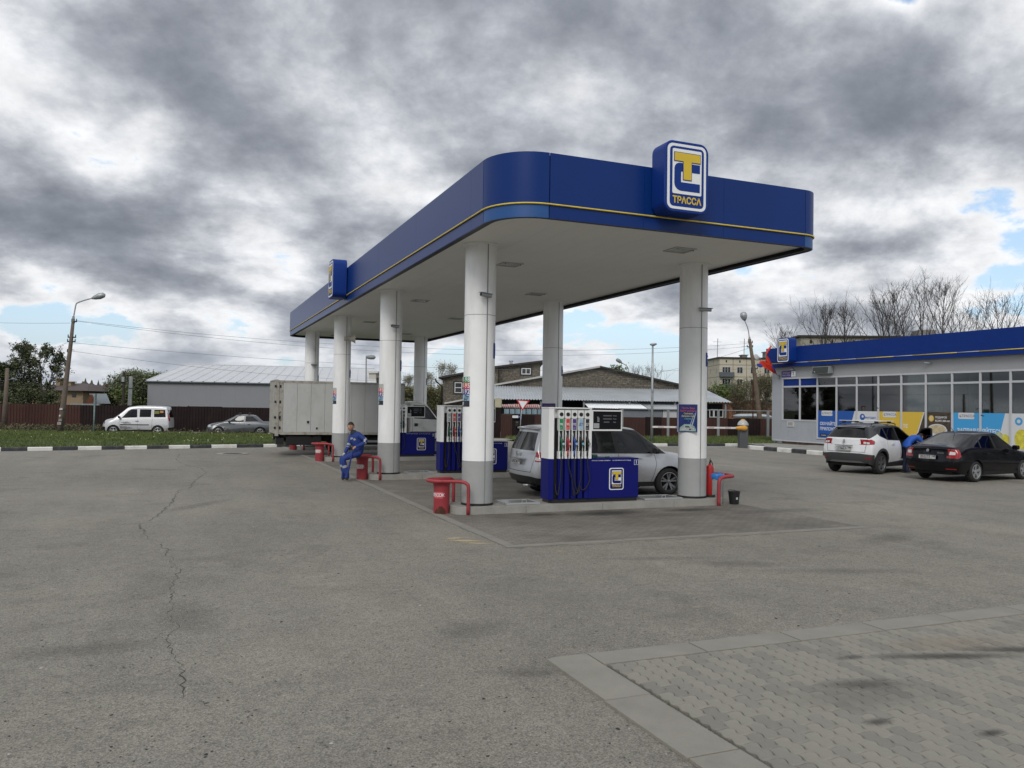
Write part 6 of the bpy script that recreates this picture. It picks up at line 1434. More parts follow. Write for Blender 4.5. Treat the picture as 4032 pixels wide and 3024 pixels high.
for i,u_ in enumerate((10.75,10.52,10.33,9.85)):
    t = thing('white_carton',('tall white carton standing leftmost behind the shop pane', 'second tall white carton behind the shop pane', 'third narrow white carton behind the shop pane', 'low white carton behind the pane beside the plush toys')[i], 'carton',(FV + .35,u_,.52),-90)
    b = MB(); b.box(-.07,.07,0,.12,0,2.15 - (i % 3) * .04 - (.25 if i == 3 else 0)); b.build('carton',mat('carton_white',(.55,.58,.57),.6),t,bevel=.01)
    b = MB(); b.box(-.045,.045,-.004,0,1.72,1.95); b.build('print',mat('carton_print',(.2,.2,.2),.6),t)
def plush(lab,u_,v_,z_,s,col,nm):
    t = thing('plush_toy',lab, 'toy',(v_,u_,z_),-90)
    def blob(n_,c,r): b = MB(); b.lathe([(r * math.sin(R(q)) ,-r * math.cos(R(q))) for q in range(0,181,15)],18,c); return b.build(n_,mat(nm,col,.95,var=.2,vscale=12,bump=.5,bscale=60),t,smooth=True)
    blob('body',(0,0,.30 * s),.34 * s); blob('head',(0,-.05 * s,.78 * s),.24 * s); blob('ear',(-.18 * s,0,.98 * s),.085 * s); blob('ear',(.18 * s,0,.98 * s),.085 * s); blob('arm',(-.30 * s,-.12 * s,.42 * s),.13 * s); blob('arm',(.30 * s,-.12 * s,.42 * s),.13 * s)
plush('pink plush toy pressed against the shop glass',9.02,FV + .38,2.02,.62,(.50,.30,.28), 'plush_pink')
plush('large grey plush toy behind the shop glass',9.42,FV + .62,1.85,.85,(.24,.24,.26), 'plush_grey')
plush('grey plush toy behind the last pane at the right edge',8.35,FV + .5,1.9,.8,(.22,.23,.26), 'plush_grey')
P_blue,P_white,P_yel,P_sky,P_brown = mat('print_blue',(.012,.085,.36),.35),mat('print_white',(.62,.63,.64),.35),mat('print_yellow',(.66,.45,.05),.35),mat('print_sky',(.05,.33,.66),.35),mat('print_brown',(.06,.04,.026),.5,var=.8,vscale=9)
PZ0,PZ1,PY = .60,2.08,.024
def pane_root(i,lab):
    u0,u1 = US[i] - .045,US[i + 1] + .045
    t = thing('window_poster',lab, 'poster',(FV,(u0 + u1) / 2,0),-90, 'printed films on the shop panes'); return t,(u0 - u1) / 2
def quadp(t,pts,m_,y=PY,nm='print'): b = MB(); b.prism(pts,y,y - .002, 'y'); return b.build(nm,m_,t)
def tagbox(t,hw,off=0):
    quadp(t,rrect(off - .40,off + .40,PZ1 - .28,PZ1,.05,3),P_white,PY - .003, 'label')
    txt('ТРАССА',.155,mat('print_navy',(.05,.07,.16),.5),t,(off + .10,PY - .0055,PZ1 - .15),bold=.001,sx=1.05); quadp(t,[(off - .33,PZ1 - .20),(off - .24,PZ1 - .20),(off - .24,PZ1 - .17),(off - .30,PZ1 - .17),(off - .30,PZ1 - .10),(off - .33,PZ1 - .10)],mat('print_navy',(.05,.07,.16),.5),PY - .005, 'symbol'); quadp(t,[(off - .31,PZ1 - .09),(off - .23,PZ1 - .09),(off - .23,PZ1 - .11),(off - .26,PZ1 - .11),(off - .26,PZ1 - .16),(off - .28,PZ1 - .16),(off - .28,PZ1 - .11),(off - .31,PZ1 - .11)],P_yel,PY - .005, 'symbol')
t,h = pane_root(2, 'blue window poster with white lettering at the left end of the row'); quadp(t,[(-h,PZ0),(h,PZ0),(h,PZ1),(-h,PZ1)],P_blue); tagbox(t,h)
txt('СКАЧАЙТЕ',.24,M_text,t,(-h + .14,PY - .004,1.36),align='LEFT',bold=.004,sx=.88); txt('ПРИЛОЖЕ',.24,M_text,t,(-h + .14,PY - .004,1.08),align='LEFT',bold=.004,sx=.92)
for i,s_ in enumerate(('Google play', 'App Store')):
    x_ = -h + .42 + i * .56; quadp(t,rrect(x_ - .25,x_ + .23,.66,.82,.02,2),M_textdark,PY - .003, 'badge'); txt(s_,.075,M_text,t,(x_,PY - .006,.74))
t,h = pane_root(3, 'window poster split between blue and white by a slanting edge'); quadp(t,[(-h,PZ0),(.05,PZ0),(h - .12,PZ1),(-h,PZ1)],P_blue); quadp(t,[(.05,PZ0),(h,PZ0),(h,PZ1),(h - .12,PZ1)],P_white); txt('НИЕ',.24,M_text,t,(-h + .02,PY - .004,1.08),align='LEFT',bold=.004,sx=.92)
t,h = pane_root(4, 'white window poster with a small round blue symbol'); quadp(t,[(-h,PZ0),(h,PZ0),(h,PZ1),(-h,PZ1)],P_white)
quadp(t,circle_poly(-h + .32,PZ1 - .30,.17,20),P_blue,PY - .003, 'symbol'); quadp(t,circle_poly(-h + .34,PZ1 - .27,.07,12),P_white,PY - .006, 'symbol'); txt('выгодно',.17,P_blue,t,(.18,PY - .004,PZ1 - .32),bold=.002); quadp(t,[(-h + .1,PZ0),(h,PZ0),(h,1.3),(.0,1.42),(-h + .25,1.25)],P_yel,PY - .003)
t,h = pane_root(5, 'yellow window poster with a white name tag'); quadp(t,[(-h,PZ0),(h,PZ0),(h,PZ1),(-h,PZ1)],P_yel); tagbox(t,h,-.03)
txt('ПРИХОДИ',.22,M_text,t,(0,PY - .004,1.22),bold=.004)
t,h = pane_root(6, 'window poster, yellow with a slanting white line towards brown'); quadp(t,[(-h,PZ0),(.02,PZ0),(h - .10,PZ1),(-h,PZ1)],P_yel); quadp(t,[(.02,PZ0),(.08,PZ0),(h - .04,PZ1),(h - .10,PZ1)],P_white); quadp(t,[(.08,PZ0),(h,PZ0),(h,PZ1),(h - .04,PZ1)],P_brown); txt('ТЕ',.24,M_text,t,(-h + .03,PY - .004,1.38),align='LEFT',bold=.004)
t,h = pane_root(7, 'brown coffee poster with a printed cup'); quadp(t,[(-h,PZ0),(h,PZ0),(h,PZ1),(-h,PZ1)],P_brown)
quadp(t,circle_poly(-h + .24,PZ1 - .29,.145,20),P_yel,PY - .003, 'symbol'); quadp(t,[(-h + .19,PZ1 - .37),(-h + .29,PZ1 - .37),(-h + .30,PZ1 - .20),(-h + .18,PZ1 - .20)],P_white,PY - .006, 'symbol'); quadp(t,[(-h + .21,PZ1 - .35),(-h + .27,PZ1 - .35),(-h + .275,PZ1 - .23),(-h + .205,PZ1 - .23)],P_yel,PY - .008, 'symbol')
txt('ПОДАРОК',.125,M_text,t,(-h + .45,PY - .004,PZ1 - .24),align='LEFT',bold=.002); txt('КОФЕ 300 мл',.125,M_text,t,(-h + .45,PY - .004,PZ1 - .40),align='LEFT',bold=.002)
ell = lambda cx,cz,rx,rz_,n=28: [(cx + rx * math.cos(2 * math.pi * k / n),cz + rz_ * math.sin(2 * math.pi * k / n)) for k in range(n)]
quadp(t,[(-h + .03,PZ0),(h - .30,PZ0),(h - .22,1.30),(-h + .06,1.30)],P_white,PY - .003, 'printed_cup'); quadp(t,ell(-.10,1.30,.50,.24),mat('cup_rim',(.60,.60,.58),.4),PY - .006, 'printed_cup'); quadp(t,ell(-.10,1.29,.45,.20),mat('coffee_foam',(.50,.42,.26),.5,var=.25,vscale=6),PY - .009, 'printed_coffee')
t,h = pane_root(8, 'sky-blue window poster with a white name tag'); quadp(t,[(-h,PZ0),(h,PZ0),(h,PZ1),(-h,PZ1)],P_sky); tagbox(t,h,0); txt('ЗАПРАВЛ',.29,M_text,t,(h - .0,PY - .004,1.26),align='RIGHT',bold=.004,sx=.82)
t,h = pane_root(9, 'sky-blue and white window poster with printed fruit at the foot'); quadp(t,[(-h,PZ0),(.05,PZ0),(h - .22,PZ1),(-h,PZ1)],P_sky); quadp(t,[(.05,PZ0),(h,PZ0),(h,PZ1),(h - .22,PZ1)],P_white); txt('ЯЙТЕСЬ',.29,M_text,t,(-h + .02,PY - .004,1.26),align='LEFT',bold=.004,sx=.82)
quadp(t,ell(.40,.95,.26,.24),mat('print_lemon',(.62,.55,.06),.5,var=.3,vscale=6),PY - .004, 'printed_fruit'); quadp(t,ell(.15,1.12,.18,.16),mat('print_sage',(.42,.47,.30),.5,var=.3,vscale=6),PY - .006, 'printed_leaf')
t,h = pane_root(10, 'white window poster with a round sky-blue symbol at the right edge'); quadp(t,[(-h,PZ0),(h,PZ0),(h,PZ1),(-h,PZ1)],P_white); quadp(t,circle_poly(-h + .30,PZ1 - .33,.17,20),P_sky,PY - .003, 'symbol'); quadp(t,circle_poly(-h + .30,PZ1 - .33,.08,14),P_white,PY - .006, 'symbol'); txt('ВЫГОДНО',.15,P_sky,t,(-h + .56,PY - .004,PZ1 - .35),align='LEFT')
quadp(t,ell(-.25,1.0,.30,.42),mat('print_lemon',(.62,.55,.06),.5),PY - .004, 'printed_fruit'); quadp(t,ell(.28,.95,.32,.40),P_brown,PY - .006, 'printed_fruit')
t = thing('address_plate', 'violet street name plate with a white house number at the shop corner', 'sign',(FV - .012,22.42,3.98),-90)
b = MB(); b.prism(rrect(-.60,.60,0,.36,.03,3),0,.012, 'y'); b.build('plate',mat('plate_violet',(.085,.06,.26),.5),t)
b = MB(); b.prism([(.22,.02),(.58,.02),(.58,.34),(.22,.34)],-.001,-.003, 'y'); b.build('number_field',M_signwhite,t)
txt('БЕРЁЗОВАЯ',.10,M_text,t,(-.19,-.002,.25),sx=1.05); txt('РОЩА УЛИЦА',.10,M_text,t,(-.19,-.002,.11),sx=1.0); txt('2',.22,M_textdark,t,(.40,-.004,.20),bold=.003); txt('строение',.05,M_textdark,t,(.40,-.004,.06))
t = thing('floodlight', 'dark boxy floodlight above the first shop windows', 'lamp',(FV - .02,19.55,4.08),-90)
b = MB(); b.prism([(-.36,0),(0.0,.02),(0.0,.40),(-.30,.40)],-.62,.62, 'x'); b.build('housing',M_greysteel,t,bevel=.01)
b = MB(); b.prism([(-.372,.03),(-.36,.03),(-.305,.37),(-.317,.37)],-.57,.57, 'x'); b.build('lamp_glass',mat('lamp_dark_glass',(.03,.035,.03),.2),t)
for x_ in (-.42,-.38): b = MB(); b.box(x_,x_ + .03,-.385,-.37,.10,.13); b.build('lamp_dot',M_signwhite,t)
for u_,z_,lab in ((22.05,4.42, 'small camera under the shop fascia near the corner'),(12.9,4.40, 'small camera under the shop fascia above the coffee poster')):
    t = thing('security_camera',lab, 'camera',(FV - .02,u_,z_),-90)
    b = MB(); b.tube([(0,0,.05),(0,-.12,0)],.02,8); b.build('bracket',M_steel,t); b = MB(); b.tube([(-.10,-.18,0),(.14,-.10,-.02)],.045,12); b.build('housing',M_steel,t,smooth=35)
emblem_box('blue emblem box on the shop fascia near its left corner',(FV - .78,22.02,4.77),-90,1.04,1.43,.52,.20)
t = thing('flag', 'wind-tangled red flag with white and blue on a pole at the shop corner', 'flag',(FV - .03,23.2,4.02),0)
b = MB(); b.tube([(0,0,0),(-1.45,.25,1.25)],.022,8); b.box(-.06,.0,-.05,.05,-.12,.12); b.build('pole',M_greysteel,t)
def cloth(name,rows,m_,seed):
    """cloth strip through rows of points, with folds"""
    n = len(rows[0]); vs = [p for r_ in rows for p in r_]
    b = MB(); b.add(vs,[(i * n + j,i * n + j + 1,(i + 1) * n + j + 1,(i + 1) * n + j) for i in range(len(rows) - 1) for j in range(n - 1)])
    o = b.build(name,m_,t,smooth=True); s_ = o.modifiers.new('s', 'SUBSURF'); s_.levels = 2; s_.render_levels = 2; q = o.modifiers.new('t', 'SOLIDIFY'); q.thickness = .006; return o
fr = mat('flag_red',(.55,.035,.012),.7,var=.2,vscale=5); fw_ = mat('flag_white',(.50,.50,.50),.7); fb_ = mat('flag_blue',(.02,.05,.25),.7)
cloth('cloth',[[(-.15,.0,.12),(-.25,-.10,.2),(-.30,.05,.30)],[(-.35,.05,.30),(-.55,-.18,.42),(-.45,.1,.75)],[(-.55,.1,.48),(-.85,-.22,.62),(-.70,.05,1.12)],[(-.85,.15,.72),(-1.05,-.15,.95),(-.95,.1,1.38)],[(-.9,.2,.90),(-1.0,-.02,1.25),(-.75,.1,1.62)],[(-.7,.2,1.35),(-.62,.0,1.62),(-.45,.1,1.95)]],fr,1)
cloth('cloth',[[(-.2,-.05,.15),(-.35,.1,.22),(-.45,-.1,.18)],[(-.5,-.1,.45),(-.7,.12,.40),(-.85,-.15,.36)],[(-.9,-.1,.78),(-1.15,.1,.62),(-1.20,-.1,.52)],[(-1.2,0,.98),(-1.45,.15,.80),(-1.42,-.1,.62)]],fr,2)
cloth('cloth',[[(-1.3,.1,1.05),(-1.5,.1,.88)],[(-1.45,-.02,1.12),(-1.70,.05,.95)],[(-1.62,.1,1.35),(-1.82,.1,1.22)]],fw_,3)
cloth('cloth',[[(-1.25,-.05,.72),(-1.25,-.1,.50)],[(-1.50,.0,.74),(-1.48,-.05,.50)],[(-1.72,-.05,.72),(-1.68,-.1,.56)]],fb_,4)
cloth('cloth',[[(-.30,-.12,.25),(-.38,-.12,.20)],[(-.55,-.26,.48),(-.62,-.26,.42)],[(-.8,-.26,.66),(-.86,-.26,.60)]],fb_,5)
# == barrier, lamps, poles, wires
bp_ = ground_at(2922.6,1763)
t = thing('barrier', 'grey boom barrier cabinet with a round lamp and a long white boom', 'barrier',(bp_.x,bp_.y,0),HEAD0 + 4)
b = MB(); b.box(-.20,.26,-.2,.2,0,1.22); b.build('cabinet',mat('barrier_grey',(.075,.08,.085),.5,var=.1),t,bevel=.02)
b = MB(); b.lathe([(.30,0),(.30,.03),(.27,.12),(.20,.22),(.10,.28),(0,.285)],24,(.03,0,1.22)); b.build('dome',mat('dome_grey',(.42,.43,.43),.3,var=.15),t,smooth=35)
b = MB(); b.lathe([(.13,0),(.12,.06),(.05,.09),(0,.09)],16,(.03,0,1.46)); b.build('beacon',mat('beacon_orange',(.62,.32,.04),.4),t,smooth=35)
b = MB(); b.tube([(-.48,-.27,1.07),(-.30,-.27,1.07),(.02,-.27,1.07),(.14,-.27,1.07)],[.06,.10,.15,.10],16); b.tube([(0,-.30,1.07),(0,-.18,1.07)],.14,16); b.build('boom_hub',mat('hub_orange',(.62,.30,.035),.45,var=.1),t,smooth=35)
L0_ = -.45; tip = -5.02
for i in range(5):
    xa = L0_ + (tip - L0_) * i / 5; xb_ = L0_ + (tip - L0_) * (i + 1) / 5
    b = MB(); b.box(xb_ + .003,xa - .003,-.30,-.24,1.02,1.12); b.build('boom',mat('boom_white',(.62,.60,.58),.4,var=.05),t,bevel=.01)
    b = MB(); b.box(xb_ + .3,xb_ + .62,-.302,-.238,1.05,1.09); b.build('boom_stripe',mat('boom_red',(.36,.22,.20),.5),t)
sp_ = ground_at(2564,1749)
t = thing('boom_rest', 'black post with a rest for the tip of the boom', 'post',(sp_.x,sp_.y,0),HEAD0)
b = MB(); b.box(-.05,.05,-.05,.05,0,1.0); b.box(-.06,.06,-.08,-.04,.96,1.18); b.box(-.06,.06,.04,.08,.96,1.18); b.build('post',M_black,t)
def lantern(lab,base,h_,arm,head_dir,rb=.05,rt=.035,m_=M_steel,lean=(0,0),group=None):
    t = thing('street_lamp',lab, 'street lamp',base,0,group)
    top = Vector((lean[0],lean[1],h_)); b = MB(); b.tube([(0,0,0),(top.x * .5,top.y * .5,h_ * .5),top],[rb,(rb + rt) / 2,rt],12); b.build('post',m_,t,smooth=True)
    return t,top
g_ = ground_at(2566,1753)
t,top = lantern('slim galvanised street lamp with a flat oval head behind the pumps',(g_.x,g_.y,0),5.55,0,0,.085,.05)
b = MB(); b.lathe([(0,-.02),(.06,-.02),(.20,.06),(.22,.10),(.18,.16),(.05,.19),(0,.19)],18); o = b.build('lamp_head',M_steel,t,smooth=35); o.location = tuple(top + Vector((HR.x * .04,HR.y * .04,.02))); o.scale = (.95,.6,.8); o.rotation_euler = (0,R(-6),R(HEAD0))
b = MB(); b.box(-.06,.06,-.12,0,2.95,3.08); b.build('clamp',M_steel,t)
def hooked_lamp(lab,px,py_base,D,py_top,arm_px,head_px,dark=True,rb=.05):
    """post, curved arm and long head; pixels read off the photograph at one distance"""
    g = gnd(px,D); t = thing('street_lamp',lab, 'street lamp',(g.x,g.y,0),HEAD0)
    f = lambda q: ((at(q[0],q[1],D) - g).dot(HR),0,at(q[0],q[1],D).z)
    tp = f((px,py_top)); b = MB(); b.tube([(0,0,0),tp],[rb,rb * .6],10); b.build('post',M_steel if not dark else M_greysteel,t,smooth=True)
    b = MB(); b.tube(ctube([tp] + [f(q) for q in arm_px],5),rb * .5,8); b.build('arm',M_steel,t,smooth=True)
    h0,h1 = Vector(f(head_px[0])),Vector(f(head_px[1])); b = MB(); pts = [h0.lerp(h1,q) for q in (0,.15,.5,.85,1)]; b.tube(pts,[rb * .6,rb * 1.6,rb * 2.2,rb * 2.0,rb * .6],12); b.build('lamp_head',M_greysteel,t,smooth=True)
    return t
hooked_lamp('short street lamp rising behind the grey warehouse roof',1442,1600,70,1405,[(1443,1400)],[(1441,1406),(1479,1407)],rb=.09)
hooked_lamp('small curved street lamp above the stone clad gable',2474,1600,95,1462,[(2471,1445),(2455,1432),(2448,1428)],[(2448,1428),(2426,1414)],rb=.10)
def leaning_pole(lab,base_px,D,pts_px,r0,r1,m_,arm_px,head_px,fittings,posters=()):
    g = gnd(base_px[0],D); t = thing('utility_pole',lab, 'utility pole',(g.x,g.y,0),HEAD0, 'leaning concrete lamp poles')
    f = lambda q: Vector(((at(q[0],q[1],D) - g).dot(HR),0,at(q[0],q[1],D).z))
    P = [f(q) for q in pts_px]; P[0].z = min(P[0].z,0.0); n = len(P)
    b = MB(); b.tube(P,[r0 + (r1 - r0) * i / (n - 1) for i in range(n)],14); b.build('pole',m_,t,smooth=True)
    b = MB(); b.tube([f(pts_px[-1]) - Vector((0,0,.25)),f(pts_px[-1]) + Vector((0,0,.15))],[r1 * 1.15,.06],10); b.build('cap',M_greysteel,t,smooth=True)
    b = MB(); b.tube(ctube([f(q) for q in arm_px],6),.038,8); b.build('arm',M_steel,t,smooth=True)
    h0,h1 = f(head_px[0]),f(head_px[1]); b = MB(); rr = head_px[2]; b.tube([h0.lerp(h1,q) for q in (0,.25,.6,.9,1)],[.05,rr * .7,rr,rr * .8,.05],12); b.build('lamp_head',M_steel,t,smooth=True)
    for q,w_ in fittings:
        p = f(q); b = MB(); b.box(p.x - w_,p.x + w_,-.06,.06,p.z - .035,p.z + .035)
        for s_ in (-1,1): b.cyl(p.x + s_ * w_,0,p.z,p.z + .16,.035,.025,8)
        b.build('crossarm',M_trimblk,t)
    for (x0,y0,x1,y1,col) in posters:
        p0,p1 = f((x0,y1)),f((x1,y0)); b = MB(); b.box(p0.x,p1.x,-r0 - .035,-r0 + .03,p0.z,p1.z); b.build('notice',col,t)
    return t
POLE_L_D,POLE_R_D = 47.8,58.5
wp = mat('notice_white',(.50,.50,.48),.7,var=.2,vscale=9)
leaning_pole('leaning concrete lamp pole with pasted notices on the left verge',(236,1712),POLE_L_D,[(234,1716),(249,1598),(263,1480),(279,1350),(289,1255)],.175,.085,M_concpole,[(289,1252),(294,1225),(299,1200),(306,1192),(330,1183),(363,1174)],((361,1175),(414,1160),.19),
    [((281,1345),.22),((283,1328),.22),((272,1385),.1),((292,1266),.14)],[(242,1607,253,1614,wp),(240,1633,246,1640,wp),(238,1650,250,1658,mat('notice_grey',(.30,.28,.26),.8,var=.5,vscale=12)),(233,1662,247,1672,mat('notice_grey',(.3,.3,.3)))])
leaning_pole('leaning concrete lamp pole between the apartment block and the shop',(3000,1727),POLE_R_D,[(3001,1731),(2990,1640),(2978,1530),(2964,1420),(2951,1335)],.20,.11,mat('pole_brown',(.13,.10,.072),.9,var=.2,vscale=5),[(2950,1330),(2948,1310),(2943,1288),(2932,1262)],((2933,1264),(2925,1228),.26),
    [((2953,1366),.20),((2971,1452),.20),((2957,1350),.10)],[(2992,1664,3002,1667,wp)])
t = thing('utility_pole', 'weathered concrete pole at the far left behind the trees', 'utility pole',tuple(gnd(17,52)),HEAD0)
b = MB(); b.tube([(0,0,0),(.08,0,2.2),(.12,0,4.0)],[.16,.13,.10],12); b.build('pole',M_concpole,t,smooth=True); b = MB(); b.tube([(.1,0,3.2),(.5,0,3.35)],[.02,.02],6); b.lathe([(0,0),(.09,0),(.09,.08),(0,.1)],10,(.5,0,3.3)); b.build('lamp_head',M_steel,t)
t = thing('utility_pole', 'dark wooden pole in front of the pale green trees', 'utility pole',tuple(gnd(485,82)),HEAD0)
b = MB(); b.tube([(0,0,0),(0,0,4.9)],[.15,.12],10); b.box(-.1,1.3,-.05,.05,3.2,3.3); b.build('pole',mat('wood_dark',(.035,.028,.024),.9),t,smooth=30); b = MB(); b.box(-.12,.12,-.25,-.12,3.9,4.4); b.build('box',M_steel,t)
t = thing('utility_pole', 'pale concrete pole beside the dark wooden pole', 'utility pole',tuple(gnd(509,83)),HEAD0)
b = MB(); b.tube([(0,0,0),(.1,0,4.5)],[.22,.17],10); b.build('pole',mat('pole_pale',(.36,.37,.38),.8,var=.1),t,smooth=30)
t = thing('utility_pole', 'thin rusty post beside the leaning pole near the shop', 'post',tuple(gnd(2965,60)),HEAD0)
b = MB(); b.tube([(0,0,0),(0,0,4.3)],.05,8); b.build('post',M_rust,t)
def wire(lab,a_px,aD,b_px,bD,sag,r=.008):
    A_,B_ = at(*a_px,aD),at(*b_px,bD); b = MB(); n = 28
    b.tube([A_.lerp(B_,k / n) - Vector((0,0,4 * sag * (k / n) * (1 - k / n))) for k in range(n + 1)],r,4)
    o = b.build('overhead_wire',mat('wire',(.16,.165,.175),.6)); return tag(o,lab, 'wire', 'overhead wires')
wire('uppermost overhead wire running right from the left pole',(298,1262),POLE_L_D,(2949,1352),POLE_R_D,1.05)
wire('second overhead wire just under the uppermost',(298,1264),POLE_L_D,(2953,1364),POLE_R_D,1.25)
wire('overhead wire from the middle bracket of the left pole',(291,1350),POLE_L_D,(2970,1452),POLE_R_D,.72)
wire('lowest overhead wire from the left pole towards the warehouse',(282,1382),POLE_L_D,(1500,1500),70,.3)
wire('overhead wire leaving the left pole towards the left edge',(277,1272),POLE_L_D,(-500,1240),60,.2)
wire('thin service wire from the left pole to the trees',(261,1350),POLE_L_D,(120,1400),75,.1,.010)
wire('service wire low between the left pole and the trees',(252,1450),POLE_L_D,(190,1478),76,.1,.014)
wire('far wire from the right pole down behind the near right column',(2951,1370),POLE_R_D,(2500,1480),100,.3,.010)
g = gnd(2045,49)
t = thing('give_way_sign', 'red and white give way sign on a grey post behind the silver car', 'road sign',(g.x,g.y,0),HEAD0)
q = lambda x,y: ((at(x,y,49) - g).dot(HR),at(x,y,49).z)
b = MB(); p0,p1 = q(2045,1738),q(2056,1574); b.tube([(p0[0],0.03,0),(p1[0],.03,p1[1])],.032,8); b.build('post',M_steel,t,smooth=True)
tri = [q(2033,1573),q(2086,1577),q(2057,1618)]; cen = (sum(p[0] for p in tri) / 3,sum(p[1] for p in tri) / 3)
def shr(k_): return [(cen[0] + (p[0] - cen[0]) * k_,cen[1] + (p[1] - cen[1]) * k_) for p in tri]
b = MB(); b.prism(shr(1.0)[::-1],-.02,0, 'y'); b.build('sign_rim',mat('sign_red',(.42,.02,.03),.5),t); b = MB(); b.prism(shr(.70)[::-1],-.024,-.021, 'y'); b.build('sign_face',M_signwhite,t)
g = gnd(375,POLE_L_D)
t = thing('road_sign', 'narrow road sign seen edge-on on a green post at the verge', 'road sign',(g.x,g.y,0),HEAD0 + 107)
b = MB(); b.tube([(0,.04,0),(0,.04,2.3)],.045,8); b.build('post',mat('post_green',(.16,.24,.22),.7,var=.3,vscale=6),t,smooth=True); b = MB(); b.prism(rrect(-.32,.32,1.78,2.42,.06,4),-.02,0, 'y'); b.build('plate',mat('sign_back',(.17,.22,.23),.6,var=.15),t)
# == fences and background buildings
def frame_at(px,D,rot=0):
    g = gnd(px,D); return g
def corr_fence(lab,px0,px1,D,z0,z1,cols,rot=0,sheet_w=1.15,group=None,name='fence'):
    """profiled steel sheets side by side; each sheet is a part of its own"""
    A_,B_ = gnd(px0,D),gnd(px1,D + rot); d = B_ - A_; L_ = d.length; t = thing(name,lab, 'fence',(A_.x,A_.y,0),math.degrees(math.atan2(d.y,d.x)),group)
    n = max(1,round(L_ / sheet_w)); w_ = L_ / n; cache = {}
    for i in range(n):
        c = cols(i / n)
        if c.name not in cache:
            b = MB(); pr = []; x = 0; k = 0; rib = w_ / 6
            while k < 6: pr += [(k * rib,0),(k * rib + rib * .5,0),(k * rib + rib * .6,-.035),(k * rib + rib * .9,-.035)]; k += 1
            pr.append((w_,0)); vs = [(x_,y_,z) for x_,y_ in pr for z in (z0,z1)]
            vs += [(x_,y_ + .004,z) for x_,y_ in pr for z in (z0,z1)]; m_ = len(pr)
            fs = [(2 * j,2 * j + 2,2 * j + 3,2 * j + 1) for j in range(m_ - 1)] + [(2 * m_ + 2 * j,2 * m_ + 2 * j + 1,2 * m_ + 2 * j + 3,2 * m_ + 2 * j + 2) for j in range(m_ - 1)] + [(2 * j + 1,2 * j + 3,2 * m_ + 2 * j + 3,2 * m_ + 2 * j + 1) for j in range(m_ - 1)]
            b.add(vs,fs); o = b.build('sheet',c); cache[c.name] = o.data; bpy.data.objects.remove(o)
        o = obj_from_mesh('sheet',cache[c.name],t); o.location = (i * w_,random.uniform(-.006,.006),random.uniform(-.02,.02))
    return t,L_
F_red = mat('fence_red_brown',(.062,.028,.023),.75,spec=.2,var=.12,vscale=1.2,dirt=(.06,.045,.035,.6),dscale=.8)
F_dark = mat('fence_dark_brown',(.017,.010,.010),.75,spec=.2,var=.15,vscale=1.0,dirt=(.04,.03,.028,.5),dscale=.7)
F_mid = mat('fence_brown',(.060,.030,.025),.7,spec=.2,var=.15,vscale=1.0,dirt=(.05,.035,.03,.5),dscale=.7)
corr_fence('long dark brown sheet steel fence behind the parked van and truck',-260,1740,53.5,-.25,1.70,lambda s: F_red if s < .245 else F_dark,rot=3.5)
corr_fence('brown sheet steel fence left of the give way sign',1945,1972,53,-.2,1.98,lambda s: F_dark)
corr_fence('brown sheet steel fence and gate behind the give way sign',1973,2150,53,-.2,1.52,lambda s: (F_mid,F_dark,F_dark,F_mid,F_red)[min(4,int(s * 5))],sheet_w=.8)
corr_fence('brown sheet steel fence behind the silver car and the barrier',2152,3060,57.5,-.2,1.42,lambda s: (F_mid,F_red,F_mid,F_dark,F_red,F_mid,F_dark,F_mid)[min(7,int(s * 8))])
t = thing('steel_frame', 'grey steel frame of posts and a thin top rail in front of the right fence', 'frame',tuple(gnd(2631,55.8)),HEAD0)
g = gnd(2631,55.8)
for px in (2450,2631,2828.6,3024):
    x_ = (gnd(px,55.8) - g).dot(HR); b = MB(); b.box(x_ - .08,x_ + .08,-.06,.06,0,2.03); b.build('post',M_greysteel,t)
x0,x1 = (gnd(2435,55.8) - g).dot(HR),(gnd(3045,55.8) - g).dot(HR); b = MB(); b.box(x0,x1,-.03,.03,1.97,2.03); b.build('top_rail',M_greysteel,t)
def local(px0,D,rot=0.0):
    """a frame facing the photographer; q(px,py,dy) -> (x, z) in that frame"""
    g = gnd(px0,D); a = R(rot)
    def q(px,py,dy=0.0):
        if rot == 0: p = at(px,py,D + dy); return ((p - g).dot(HR),p.z)
        dx = HR * math.cos(a) + HF * math.sin(a); nf = HF * math.cos(a) - HR * math.sin(a)
        dr = CR * ((px - 2016) / F_PX) + CU * ((1512 - py) / F_PX) + CF
        P0 = g + nf * dy; tt = (P0 - CAM).dot(nf) / dr.dot(nf); p = CAM + dr * tt; return ((p - g).dot(dx),p.z)
    return g,q
